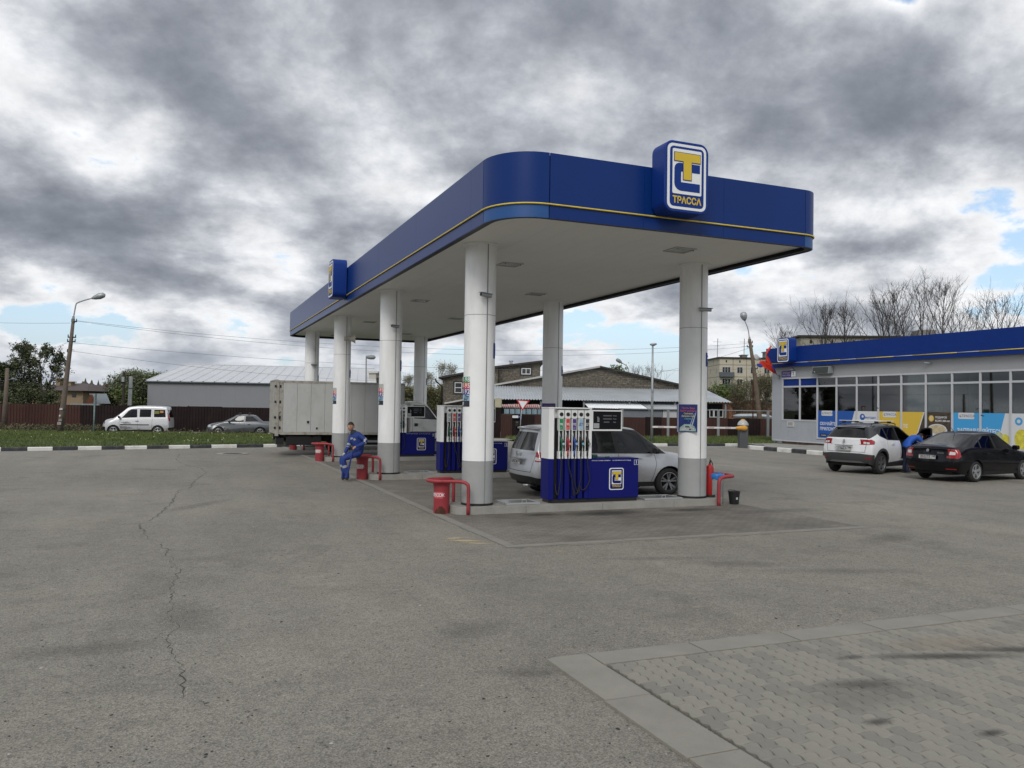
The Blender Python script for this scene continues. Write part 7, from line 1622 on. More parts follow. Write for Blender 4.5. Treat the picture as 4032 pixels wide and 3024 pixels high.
def stone_mat():
    m_ = bpy.data.materials.new('stone_cladding'); m_.use_nodes = True; t = m_.node_tree; p = t.nodes['Principled BSDF']; p.inputs['Roughness'].default_value = .8
    tcn = t.nodes.new('ShaderNodeTexCoord'); mp_ = t.nodes.new('ShaderNodeMapping'); mp_.inputs['Rotation'].default_value = (R(90),0,0); t.links.new(tcn.outputs['Object'],mp_.inputs[0])
    cols = []
    for sc,off,bw in ((1.7,.37,.62),(2.6,.5,.5)):
        br = t.nodes.new('ShaderNodeTexBrick'); br.inputs['Scale'].default_value = sc; br.offset = off; br.inputs['Brick Width'].default_value = bw; br.inputs['Row Height'].default_value = .24; br.inputs['Mortar Size'].default_value = .03; br.inputs['Mortar Smooth'].default_value = .4
        br.inputs['Color1'].default_value = (.14,.122,.095,1); br.inputs['Color2'].default_value = (.078,.07,.056,1); br.inputs['Mortar'].default_value = (.04,.036,.03,1); t.links.new(mp_.outputs[0],br.inputs['Vector']); cols.append(br.outputs['Color'])
    n = t.nodes.new('ShaderNodeTexNoise'); n.inputs['Scale'].default_value = 1.1; n.inputs['Detail'].default_value = 3; t.links.new(mp_.outputs[0],n.inputs['Vector'])
    r_ = t.nodes.new('ShaderNodeMapRange'); r_.inputs[1].default_value = .46; r_.inputs[2].default_value = .54; t.links.new(n.outputs['Fac'],r_.inputs[0])
    mx = t.nodes.new('ShaderNodeMixRGB'); t.links.new(r_.outputs[0],mx.inputs[0]); t.links.new(cols[0],mx.inputs[1]); t.links.new(cols[1],mx.inputs[2])
    n2 = t.nodes.new('ShaderNodeTexNoise'); n2.inputs['Scale'].default_value = 5; n2.inputs['Detail'].default_value = 6; n2.inputs['Roughness'].default_value = .75; t.links.new(mp_.outputs[0],n2.inputs['Vector'])
    r2 = t.nodes.new('ShaderNodeMapRange'); r2.inputs[1].default_value = .35; r2.inputs[2].default_value = .68; r2.inputs[3].default_value = .55; r2.inputs[4].default_value = 1.9; t.links.new(n2.outputs['Fac'],r2.inputs[0])
    s_ = t.nodes.new('ShaderNodeVectorMath'); s_.operation = 'SCALE'; t.links.new(mx.outputs[0],s_.inputs[0]); t.links.new(r2.outputs[0],s_.inputs['Scale']); t.links.new(s_.outputs[0],p.inputs['Base Color'])
    bmp = t.nodes.new('ShaderNodeBump'); bmp.inputs['Strength'].default_value = .6; bmp.inputs['Distance'].default_value = .04; t.links.new(n2.outputs['Fac'],bmp.inputs['Height']); t.links.new(bmp.outputs[0],p.inputs['Normal'])
    return m_
M_stone = stone_mat()
M_tin = mat('tin_roof',(.46,.49,.51),.42,metal=.3,var=.08,vscale=.5,dirt=(.24,.25,.25,.5),dscale=.6)
M_tinbright = mat('new_tin_roof',(.88,.90,.92),.4,metal=.0,var=.05)
M_win = mat('window_dark',(.018,.021,.024),.12,spec=.8)
M_wframe = mat('window_white',(.60,.61,.62),.5)
M_roofdark = mat('roof_edge_dark',(.03,.027,.025),.7)
def window_part(root,x0,x1,z0,z1,y,bars=1,depth=.06,fm=None,surround=True):
    fm = fm or M_wframe; f = min(.07,(x1 - x0) * .09)
    b = MB()
    if surround: b.box(x0 - .14,x1 + .14,y - .012,y,z0 - .14,z1 + .14); o0 = b.build('window',M_roofdark,root)
    else: o0 = root
    b = MB(); b.box(x0,x1,y - depth,y - .013,z0,z0 + f); b.box(x0,x1,y - depth,y - .013,z1 - f,z1); b.box(x0,x0 + f,y - depth,y - .013,z0 + f,z1 - f); b.box(x1 - f,x1,y - depth,y - .013,z0 + f,z1 - f)
    for k in range(bars):
        xm = x0 + (x1 - x0) * (k + 1) / (bars + 1); b.box(xm - f / 2,xm + f / 2,y - depth,y - .013,z0 + f,z1 - f)
    fr_ = b.build('window_frame' if surround else 'window',fm,o0)
    b = MB(); b.box(x0 + f,x1 - f,y - .03,y - .014,z0 + f,z1 - f); b.build('pane',M_win,o0 if surround else fr_)
def roof_slab(root,pts,m_,name='roof',th=.12):
    """pts: 4 corners (front-left, front-right, back-right, back-left) as 3-D points"""
    b = MB(); vs = [Vector(p) for p in pts]; b.add([tuple(v) for v in vs] + [(v.x,v.y,v.z - th) for v in vs],[(0,1,2,3),(7,6,5,4),(0,4,5,1),(1,5,6,2),(2,6,7,3),(3,7,4,0)]); return b.build(name,m_,root)
def sheet_roof(root,fl,fr,br_,bl,m_,n,amp=.06,name='roof_sheet',per=5):
    """profiled roof built of separate sheets running up the slope"""
    fl,fr,br_,bl = map(Vector,(fl,fr,br_,bl))
    for i in range(n):
        vs = []; cnt = 0
        for k in range(per * 2 + 1):
            tt = (i + k / (per * 2)) / n; a_ = fl.lerp(fr,tt); c_ = bl.lerp(br_,tt); h_ = amp if k % 2 else 0.0
            vs += [(a_.x,a_.y,a_.z + h_),(c_.x,c_.y,c_.z + h_),(a_.x,a_.y,a_.z + h_ - .02)]; cnt += 1
        fs = [(3 * k,3 * k + 3,3 * k + 4,3 * k + 1) for k in range(cnt - 1)] + [(3 * k + 2,3 * k + 5,3 * k + 3,3 * k) for k in range(cnt - 1)]
        b = MB(); b.add(vs,fs); b.build(name,m_,root)
# == grey warehouse on the left
g,q = local(569,85,10.4)
t = thing('warehouse', 'long grey warehouse with a pale ribbed metal roof behind the fence', 'building',(g.x,g.y,0),HEAD0 + 10.4)
ze,zr,LX,YL = 4.18,6.75,23.9,19.4
M_ware = mat('warehouse_wall',(.22,.226,.245),.55,var=.03,vscale=.4)
b = MB(); b.box(.25,LX - .2,.3,2 * YL,0,ze - .15); b.prism([(.3,ze - .15),(YL,zr - .25),(2 * YL - .3,ze - .15)],.25,LX - .2, 'x'); b.build('wall',M_ware,t)
for i in range(16):
    xa = .2 + (LX - .35) * i / 16; b = MB(); b.box(xa + .002,xa + (LX - .35) / 16 - .002,.22,.30,0,ze - .30); b.build('wall_panel',M_ware,t)
b = MB(); b.box(.1,LX - .1,.18,.30,ze - .30,ze - .08); b.build('eave_trim',mat('eave_grey',(.14,.15,.16),.5),t)
M_wroof = mat('warehouse_roof',(.60,.615,.63),.45,metal=.1,var=.06,vscale=.3)
for i in range(21):
    xa,xb = LX * i / 21,LX * (i + 1) / 21; vs = []
    for x_,dz in ((xa,0),(xa + .05,.07),(xa + .12,.07),(xa + .17,0),(xb,0)): vs += [(x_,-.1,ze - .06 + dz),(x_,YL,zr + dz)]
    b = MB(); b.add(vs,[(2 * k,2 * k + 2,2 * k + 3,2 * k + 1) for k in range(4)]); b.build('roof_sheet',M_wroof,t)
roof_slab(t,[(0,-.1,ze - .07),(LX,-.1,ze - .07),(LX,YL,zr - .01),(0,YL,zr - .01)],mat('eave_grey',(.14,.15,.16)), 'roof_deck',.10); roof_slab(t,[(0,YL,zr),(LX,YL,zr),(LX,2 * YL,ze),(0,2 * YL,ze)],M_wroof, 'roof',.10)
b = MB(); b.box(0,LX,YL - .15,YL + .15,zr + .02,zr + .08); b.build('ridge_cap',M_wroof,t)
g,q = local(1466,95)
t = thing('outbuilding', 'small pale outbuilding at the right end of the warehouse roof', 'building',(g.x,g.y,0),HEAD0)
x1_,z1_ = q(1481,1466); b = MB(); b.box(-.5,x1_,0,5,0,z1_ - .1); b.build('wall',mat('pale_wall',(.42,.40,.35),.7),t); b = MB(); b.box(-.6,x1_ + .25,-.2,5.2,z1_ - .1,z1_ + .12); b.build('roof',mat('pale_roof',(.5,.5,.48),.6),t); b = MB(); b.box(x1_,x1_ + .6,.5,4,0,z1_ - .6); b.build('side_wall',M_stone,t)
# == stone clad buildings in the middle
g,q = local(1742,70)
t = thing('stone_house', 'stone clad house with a rising roof and white windows behind pump 3', 'building',(g.x,g.y,0),HEAD0)
a0 = q(1741,1480); a1 = q(1960,1441); 
b = MB(); b.prism([(0,0),(a1[0],0),(a1[0],a1[1] - .1),(0,a0[1] - .1)],0,8, 'y'); b.build('wall',M_stone,t)
roof_slab(t,[(-.35,-.4,a0[1] - .10),(a1[0],-.4,a1[1]),(a1[0],8.3,a1[1]),(-.35,8.3,a0[1] - .10)],M_roofdark, 'roof',.16)
w0,w1 = q(1790,1547),q(1820,1506); window_part(t,w0[0],w1[0],w0[1],w1[1],-.0,0)
b = MB(); zc = (w0[1] + w1[1]) / 2; b.box(w0[0] + .05,w1[0] - .05,-.062,-.03,zc - .03,zc + .03); b.build('window_bar',M_wframe,t)
b = MB(); x_ = q(1739,1500)[0]; b.tube([(x_ - .5,-.35,a0[1] - .25),(x_ - .45,-.25,a0[1] - .5),(x_ + .05,-.1,a0[1] - .9),(x_ + .05,-.1,0)],.07,8); b.build('downpipe',M_trimblk,t,smooth=True)
s0,s1 = q(1752,1588),q(1827,1574); b = MB(); b.bar((s0[0],-.3,s0[1]),(s1[0],-.3,s1[1]),.3,.12); b.build('ledge',mat('ledge_white',(.5,.5,.48),.6),t)
g,q = local(1950,72)
t = thing('stone_block', 'upper stone clad block with a white window and a rising roof edge', 'building',(g.x,g.y,0),HEAD0)
a0,a1 = q(1930,1445),q(2128,1420)
b = MB(); b.prism([(a0[0],0),(a1[0],0),(a1[0],a1[1] - .1),(a0[0],a0[1] - .1)],0,9, 'y'); b.build('wall',M_stone,t)
roof_slab(t,[(a0[0] - .1,-.4,a0[1]),(a1[0] + .35,-.4,a1[1] + .05),(a1[0] + .35,9.3,a1[1] + .05),(a0[0] - .1,9.3,a0[1])],M_roofdark, 'roof',.16)
w0,w1 = q(2053,1474),q(2090,1450); window_part(t,w0[0],w1[0],w0[1],w1[1],0,1)
c0 = q(2012,1434); b = MB(); b.cyl(c0[0],2,3,c0[1] + .25,.14,n=10); b.cyl(c0[0],2,c0[1] + .3,c0[1] + .42,.2,n=10); b.build('chimney',M_steel,t)
g,q = local(2361,66)
t = thing('stone_hall', 'wide stone clad hall with a low gable behind the pumps', 'building',(g.x,g.y,0),HEAD0)
pl,pk_,prr,pe = q(1850,1532),q(2361,1443),q(2790,1539),q(2800,1541)
b = MB(); b.prism([(pl[0],0),(prr[0],0),(prr[0],prr[1]),(pk_[0],pk_[1] - .1),(pl[0],pl[1])],0,14, 'y'); b.build('wall',M_stone,t)
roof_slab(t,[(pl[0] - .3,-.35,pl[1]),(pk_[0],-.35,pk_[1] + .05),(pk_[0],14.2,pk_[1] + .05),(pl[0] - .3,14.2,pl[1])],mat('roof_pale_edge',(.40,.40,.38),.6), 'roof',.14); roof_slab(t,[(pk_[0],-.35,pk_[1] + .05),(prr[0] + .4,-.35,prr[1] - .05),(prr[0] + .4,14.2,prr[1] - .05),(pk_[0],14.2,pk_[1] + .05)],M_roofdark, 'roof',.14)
g,q = local(2361,60)
t = thing('metal_canopy', 'corrugated metal lean-to roof in front of the stone hall', 'canopy',(g.x,g.y,0),HEAD0)
fl,fr_ = q(1935,1572),q(2884,1585.5); bl,br2 = q(1935,1520,5.8),q(2782,1537,5.8)
sheet_roof(t,(fl[0],0,fl[1]),(fr_[0],0,fr_[1]),(br2[0],5.8,br2[1]),(bl[0],5.8,bl[1]),M_tin,17,.07)
for px in (1938,2130,2300,2480,2660,2860):
    x_ = q(px,1600)[0]; b = MB(); b.box(x_ - .06,x_ + .06,.2,.32,0,fl[1] - .05); b.build('post',M_greysteel,t)
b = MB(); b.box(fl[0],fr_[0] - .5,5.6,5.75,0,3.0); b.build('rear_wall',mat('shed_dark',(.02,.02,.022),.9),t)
b = MB(); x0_,x1_ = q(1948,1600)[0],q(1975,1600)[0]; b.box(x0_,x1_,-.1,.1,1.95,2.62); b.build('yellow_board',mat('board_cream',(.42,.39,.27),.7,var=.1),t)
shf = thing('storage_shelf', 'shelf with bluish crates under the metal lean-to', 'shelf',tuple(gnd(2060,56)),HEAD0); g2 = gnd(2060,56)
x0_,x1_ = (gnd(1978,56) - g2).dot(HR),(gnd(2165,56) - g2).dot(HR)
b = MB(); b.box(x0_,x1_,0,.9,1.45,1.52); b.box(x0_,x1_,0.0,.9,.2,.26); b.build('board',mat('shelf_wood',(.06,.05,.04),.9),shf)
rnd = random.Random(8)
for i in range(8):
    xa = x0_ + .1 + i * (x1_ - x0_ - .2) / 8; cr_t = thing('crate',('pale blue crate at the left end of the shelf', 'second pale blue crate on the shelf', 'third pale blue crate on the shelf', 'fourth pale blue crate, half hidden by the give way sign', 'fifth pale blue crate right of the give way sign', 'sixth pale blue crate on the shelf', 'seventh pale blue crate near the column', 'pale blue crate at the right end of the shelf')[i], 'crate',tuple(g2 + HR * (xa + .2) + HF * .3 + Vector((0,0,1.52))),HEAD0, 'pale blue crates on the shelf')
    w_ = (x1_ - x0_ - .2) / 8 - .05; b = MB(); b.box(-w_ / 2,w_ / 2,-.25,.25,0,.34); b.build('crate',mat('crate_blue',(.19,.27,.32),.5,var=.35,vscale=4),cr_t,bevel=.02)
for i in range(7):
    xa = x0_ + .25 + i * (x1_ - x0_ - .4) / 7
    r_t = thing('striped_roll',('red and white striped roll at the left end above the crates', 'second striped roll above the crates', 'third striped roll, lying low', 'striped roll behind the give way sign', 'fifth striped roll, the thickest', 'sixth striped roll above the crates', 'striped roll at the right end by the column')[i], 'roll',tuple(g2 + HR * xa + HF * .35 + Vector((0,0,1.88))),HEAD0 + rnd.uniform(-12,12), 'red and white striped rolls')
    for k in range(7):
        b = MB(); x_ = -.22 + k * .07; b.tube([(x_,0,.14),(x_ + .066,0,.14 + .03)],.15 + .02 * (i % 3),12); b.build('band',mat('tape_red',(.34,.045,.035),.6) if k % 2 else mat('tape_white',(.42,.40,.38),.6),r_t,smooth=35)
g = gnd(2034,52.8)
t = thing('house_number_plate', 'white street plate with a blue number on the brown gate', 'sign',tuple(g + Vector((0,0,1.30))),HEAD0)
b = MB(); b.box(-.26,.12,-.03,0,0,.15); b.build('plate',M_signwhite,t); b = MB(); b.box(.122,.25,-.03,0,0,.15); b.build('number_field',M_signblue,t); txt('Берёзовая ул.',.045,M_signblue,t,(-.07,-.032,.08)); txt('1',.12,M_text,t,(.186,-.032,.075))
g = gnd(2037,52.8); t = thing('letter_box', 'dark letter box on the brown gate under the street plate', 'letter box',tuple(g + Vector((0,0,.75))),HEAD0); b = MB(); b.box(-.10,.10,-.12,0,0,.34); b.build('box',M_trimblk,t,bevel=.01); b = MB(); b.box(-.07,.07,-.125,-.12,.26,.28); b.build('slot',M_greysteel,t)
g,q = local(2400,59)
t = thing('shed', 'low shed with a bright new metal roof and a bluish wall', 'building',(g.x,g.y,0),HEAD0)
fl,fr_,bl,br2 = q(2318,1606),q(2556,1612),q(2290,1577,2.4),q(2505,1580,2.4)
sheet_roof(t,(fl[0],0,fl[1]),(fr_[0],0,fr_[1]),(br2[0],2.4,br2[1]),(bl[0],2.4,bl[1]),M_tinbright,5,.04)
fl,fr_,bl,br2 = q(2560,1613),q(2720,1613),q(2509,1580,2.4),q(2668,1581,2.4)
sheet_roof(t,(fl[0],0,fl[1]),(fr_[0],0,fr_[1]),(br2[0],2.4,br2[1]),(bl[0],2.4,bl[1]),M_tin,4,.05)
x0_,x1_ = q(2440,1620)[0],q(2610,1620)[0]; b = MB(); b.box(x0_,x1_,.2,.4,0,q(2500,1611)[1]); b.build('wall',mat('shed_bluegrey',(.16,.18,.20),.6,var=.06),t)
x0_,x1_ = q(2612,1620)[0],q(2720,1620)[0]; b = MB(); b.box(x0_,x1_,.2,.4,0,q(2650,1612)[1]); b.build('wall',mat('shed_white',(.46,.47,.48),.6,var=.06),t)
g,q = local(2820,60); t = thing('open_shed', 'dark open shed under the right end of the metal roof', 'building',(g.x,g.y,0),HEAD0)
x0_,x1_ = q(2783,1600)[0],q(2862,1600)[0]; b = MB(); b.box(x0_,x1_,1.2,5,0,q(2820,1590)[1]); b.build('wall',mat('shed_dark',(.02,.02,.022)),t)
for i,px in enumerate((2800,2818,2838)):
    x_ = q(px,1620)[0]; b = MB(); f = .05
    b.box(x_,x_ + .32,.5,.56,1.45,1.50); b.box(x_,x_ + .05,.5,.56,1.5,2.0); b.box(x_ + .27,x_ + .32,.5,.56,1.5,2.0); b.box(x_,x_ + .32,.5,.56,2.0,2.05); b.build('frame',M_wframe,t)
g,q = local(2950,72); t = thing('brick_building', 'low orange brick building behind the brown bushes', 'building',(g.x,g.y,0),HEAD0)
x0_,x1_ = q(2872,1600)[0],q(3080,1600)[0]; M_obrick = mat('orange_brick',(.24,.105,.055),.85,var=.15,vscale=3); b = MB(); b.box(x0_,x1_,0,6,0,q(2950,1582)[1]); b.build('wall',M_obrick,t); b = MB(); b.box(x0_ - .2,x1_,-.3,6.2,q(2950,1582)[1],q(2950,1575)[1]); b.build('roof',M_roofdark,t)
g,q = local(2950,62); t = thing('covered_car', 'pale car roof just showing above the right fence', 'car',(g.x,g.y,0),HEAD0)
b = MB(); b.tube([(-1.2,0,1.30),(-.7,0,1.42),(.6,0,1.46),(1.3,0,1.36),(1.7,0,1.2)],[.2,.34,.38,.34,.2],12); o = b.build('body',mat('car_pale',(.45,.5,.54),.3),t,smooth=True); o.scale = (1,2.0,.45); o.location = (0,0,.95)
for s_ in (-1,1):
    for x_ in (-1.0,1.1): wheel(t,x_,s_ * .6,.3,.3,.2,(5,False),M_rimsil,side=s_)
b = MB(); b.box(-1.6,1.9,-.75,.75,.35,1.2); b.build('lower_body',mat('car_pale',(.45,.5,.54)),t,bevel=.15)
# == apartment block built of panels
def panel_block(lab,px_corner,D,rot,wl,wr,floors,ztop,left_ang,wins_r,loc_name='apartment_block',panel_w=3.2,shade=(.48,.44,.35)):
    """corner at px_corner; right wing runs right, left gable runs back to the left"""
    g = gnd(px_corner,D); t = thing(loc_name,lab, 'building',(g.x,g.y,0),HEAD0 + rot)
    mw = mat(loc_name + '_panel',shade,.8,var=.08,vscale=.5,dirt=(shade[0] * .7,shade[1] * .7,shade[2] * .65,.5),dscale=.5)
    b = MB(); b.box(.1,wr,.1,wl,0,ztop - .3); b.build('wall',mat('panel_joint',(.11,.10,.085),.9),t)
    fh = 2.8; n = int(wr / panel_w)
    for f in range(floors + 1):
        z0 = ztop - .35 - 1.55 if f == 0 else ztop - .35 - 1.55 - f * fh; h_ = 1.55 if f == 0 else fh
        if z0 < -2: continue
        for i in range(n):
            b = MB(); b.box(i * panel_w + .05,(i + 1) * panel_w - .05,0,.12,z0 + .05,z0 + h_ - .05); b.build('wall_panel',mw,t)
            if f > 0:
                bal = (i % 4 == 0)
                ww = 2.0 if bal else 1.4; xc = i * panel_w + panel_w / 2; window_part(t,xc - ww / 2,xc + ww / 2,z0 + .85,z0 + 2.35,-.001,2 if bal else 1,.07,surround=False)
                if bal and f <= 4:
                    b = MB(); b.box(xc - 1.7,xc + 1.6,-1.1,0,z0 - .02,z0 + .10); b.box(xc - 1.65,xc + 1.55,-1.1,-1.05,z0 + .1,z0 + 1.05); b.box(xc - 1.7,xc - 1.65,-1.1,0,z0 + .1,z0 + 1.05); b.box(xc + 1.55,xc + 1.6,-1.1,0,z0 + .1,z0 + 1.05); b.build('balcony',mat('balcony_slate',(.085,.10,.115),.6,var=.15),t)
            else: b = MB(); xc = i * panel_w + panel_w / 2; b.box(xc - .16,xc + .16,-.01,0,z0 + .55,z0 + 1.1); b.build('vent_opening',M_dark,t)
        m_ = int(wl / 5)
        for i in range(m_):
            b = MB(); b.box(0,.12,i * 5 + .17,(i + 1) * 5 - .05,z0 + .05,z0 + h_ - .05); b.build('wall_panel',mw,t)
            if f > 0: b = MB(); b.box(-.02,0,i * 5 + 2.2,i * 5 + 2.9,z0 + .9,z0 + 2.2); b.build('window',mat('gable_window',(.30,.28,.24),.5),t)
    b = MB(); b.box(-.4,wr,-.4,wl + .3,ztop - .35,ztop - .08); b.build('roof',M_roofdark,t)
    return t,g
zt = at(2832,1404,190).z
t,g = panel_block('cream panel-built apartment block with slate balconies right of the near right column',2832,190,2,13,28.8,5,zt,0,None)
for x_,w_,h_ in ((6,1.2,.5),(11.5,3.2,1.3),(17.5,.8,1.6),(20,2.0,2.6),(22.5,.5,.5)): b = MB(); b.box(x_,x_ + w_,2,4,zt - .1,zt + h_); b.box(x_ - .2,x_ + w_ + .2,1.8,4.2,zt + h_,zt + h_ + .2); b.build('roof_vent',mat('vent_grey',(.20,.19,.18),.7),t)
for x_,h_ in ((-1.2,4.5),(5.2,4.6),(24.8,13.5)):
    b = MB(); b.tube([(x_ + 1.5,3,zt - .2),(x_ + 1.6,3,zt + h_)],.08,6); b.bar((x_ + .4,3,zt + h_ * .82),(x_ + 2.6,3,zt + h_ * .82),.06); b.bar((x_ + .9,3,zt + h_ * .6),(x_ + 2.1,3,zt + h_ * .6),.06); b.build('antenna',M_greysteel,t)
zt2 = at(3170,1318,125).z
t,g = panel_block('grey-beige panel-built block behind the shop and the bare trees',3150,125,-4,12,44,4,zt2,0,None, 'panel_building',3.2,(.30,.28,.235))
b = MB(); b.box(19,21.5,3,6,zt2 - .1,zt2 + 1.2); b.build('roof_vent',mat('vent_grey',(.20,.19,.18)),t)
# == houses at the far left
g,q = local(260,85); t = thing('beige_house', 'beige brick house with a brown hipped roof behind the left trees', 'building',(g.x,g.y,0),HEAD0)
x0_,x1_,ze_ = q(120,1600)[0],q(326,1600)[0],q(260,1538)[1]; M_beige = mat('beige_brick',(.26,.195,.125),.85,var=.08,vscale=2)
b = MB(); b.box(x0_,x1_,0,9,0,ze_); b.build('wall',M_beige,t)
zr_ = q(245,1505)[1]; xm0,xm1 = q(205,1500)[0],q(262,1500)[0]
b = MB(); b.add([(x0_ - .6,-.6,ze_),(x1_ + .7,-.6,ze_),(x1_ + .7,9.6,ze_),(x0_ - .6,9.6,ze_),(xm0,4.5,zr_),(xm1,4.5,zr_)],[(0,1,5,4),(1,2,5),(2,3,4,5),(3,0,4),(3,2,1,0)]); b.build('roof',mat('roof_brown',(.085,.066,.060),.8,var=.1),t)
for px in (203,292):
    a_,c_ = q(px - 8,1564),q(px + 8,1548); b = MB(); b.box(a_[0],c_[0],-.03,0,a_[1],c_[1]); b.build('window',M_win,t)
for px,w_,y_ in ((277,10,1506),(236,8,1493)): a_,c_ = q(px - w_,1525,3),q(px + w_,y_,3); b = MB(); b.box(a_[0],c_[0],2.6,3.4,ze_,c_[1]); b.box(a_[0] - .15,c_[0] + .15,2.5,3.5,c_[1],c_[1] + .1); b.build('chimney',M_beige,t)
g,q = local(380,112); t = thing('red_house', 'red brick house with a brown gable roof and chimneys', 'building',(g.x,g.y,0),HEAD0)
a_,r_,c_ = q(330,1545),q(422,1522),q(440,1545); M_rb = mat('red_brick',(.14,.045,.032),.85,var=.1,vscale=2)
b = MB(); b.prism([(a_[0],0),(c_[0],0),(c_[0],c_[1]),(r_[0],r_[1] - .2),(a_[0],a_[1] - .3)],0,8, 'y'); b.build('wall',M_rb,t)
roof_slab(t,[(a_[0] - .5,-.5,a_[1] - .2),(r_[0],-.5,r_[1]),(r_[0],8.5,r_[1]),(a_[0] - .5,8.5,a_[1] - .2)],mat('roof_brown',(.085,.066,.06)), 'roof',.3)
roof_slab(t,[(q(292,1)[0],.5,q(330,1536)[1]),(q(400,1)[0],.5,q(330,1536)[1]),(q(372,1)[0],8,q(330,1512)[1]),(q(285,1)[0],8,q(330,1512)[1])],mat('roof_brown',(.085,.066,.06)), 'roof',.25)
for px,y_ in ((335,1523),(353,1523),(396,1514)): k0,k1 = q(px - 4,1540),q(px + 4,y_); b = MB(); b.box(k0[0],k1[0],1,1.8,k0[1],k1[1]); b.build('chimney',M_rb,t)
k0,k1 = q(411,1543),q(421,1533); window_part(t,k0[0],k1[0],k0[1],k1[1],0,1,surround=False)
g,q = local(395,80); t = thing('silver_roofed_house', 'low house with a silver roof and a red log gable', 'building',(g.x,g.y,0),HEAD0)
fl,fr_,bl,br2 = q(374,1590),q(436,1590),q(352,1551,4),q(420,1551,4); sheet_roof(t,(fl[0],0,fl[1]),(fr_[0],0,fr_[1]),(br2[0],4,br2[1]),(bl[0],4,bl[1]),mat('silver_roof',(.26,.29,.31),.5,metal=.3),4,.05)
gl_ = [q(330,1590),q(372,1590),q(352,1553)]; b = MB(); b.prism([(gl_[0][0],0),(gl_[1][0],0)] + [gl_[1],gl_[2],gl_[0]],.2,.6, 'y'); b.build('gable_wall',mat('log_red',(.15,.055,.032),.85,var=.3,vscale=4),t)
x0_,x1_ = q(328,1)[0],q(438,1)[0]; b = MB(); b.box(x0_,x1_,-.2,.15,0,q(380,1590)[1]); b.build('wall',mat('pale_blue_wall',(.42,.46,.47),.7),t)
# == trees
M_bark = mat('bark_dark',(.050,.043,.036),.95,var=.2,vscale=6)
M_barkg = mat('bark_grey',(.10,.088,.072),.95,var=.2,vscale=6)
M_birch = mat('bark_birch',(.34,.33,.31),.85,var=.3,vscale=5)
def leaf_mat(name,c0,c1):
    if name in MATS: return MATS[name]
    m_ = bpy.data.materials.new(name); m_.use_nodes = True; t = m_.node_tree; p = t.nodes['Principled BSDF']; p.inputs['Roughness'].default_value = .65
    n = t.nodes.new('ShaderNodeTexNoise'); n.inputs['Scale'].default_value = 1.3; n.inputs['Detail'].default_value = 6; tcn = t.nodes.new('ShaderNodeTexCoord'); t.links.new(tcn.outputs['Object'],n.inputs['Vector'])
    c = t.nodes.new('ShaderNodeValToRGB'); t.links.new(n.outputs['Fac'],c.inputs[0]); c.color_ramp.elements[0].position = .35; c.color_ramp.elements[0].color = (*c0,1); c.color_ramp.elements[1].position = .68; c.color_ramp.elements[1].color = (*c1,1)
    t.links.new(c.outputs[0],p.inputs['Base Color']); MATS[name] = m_; return m_
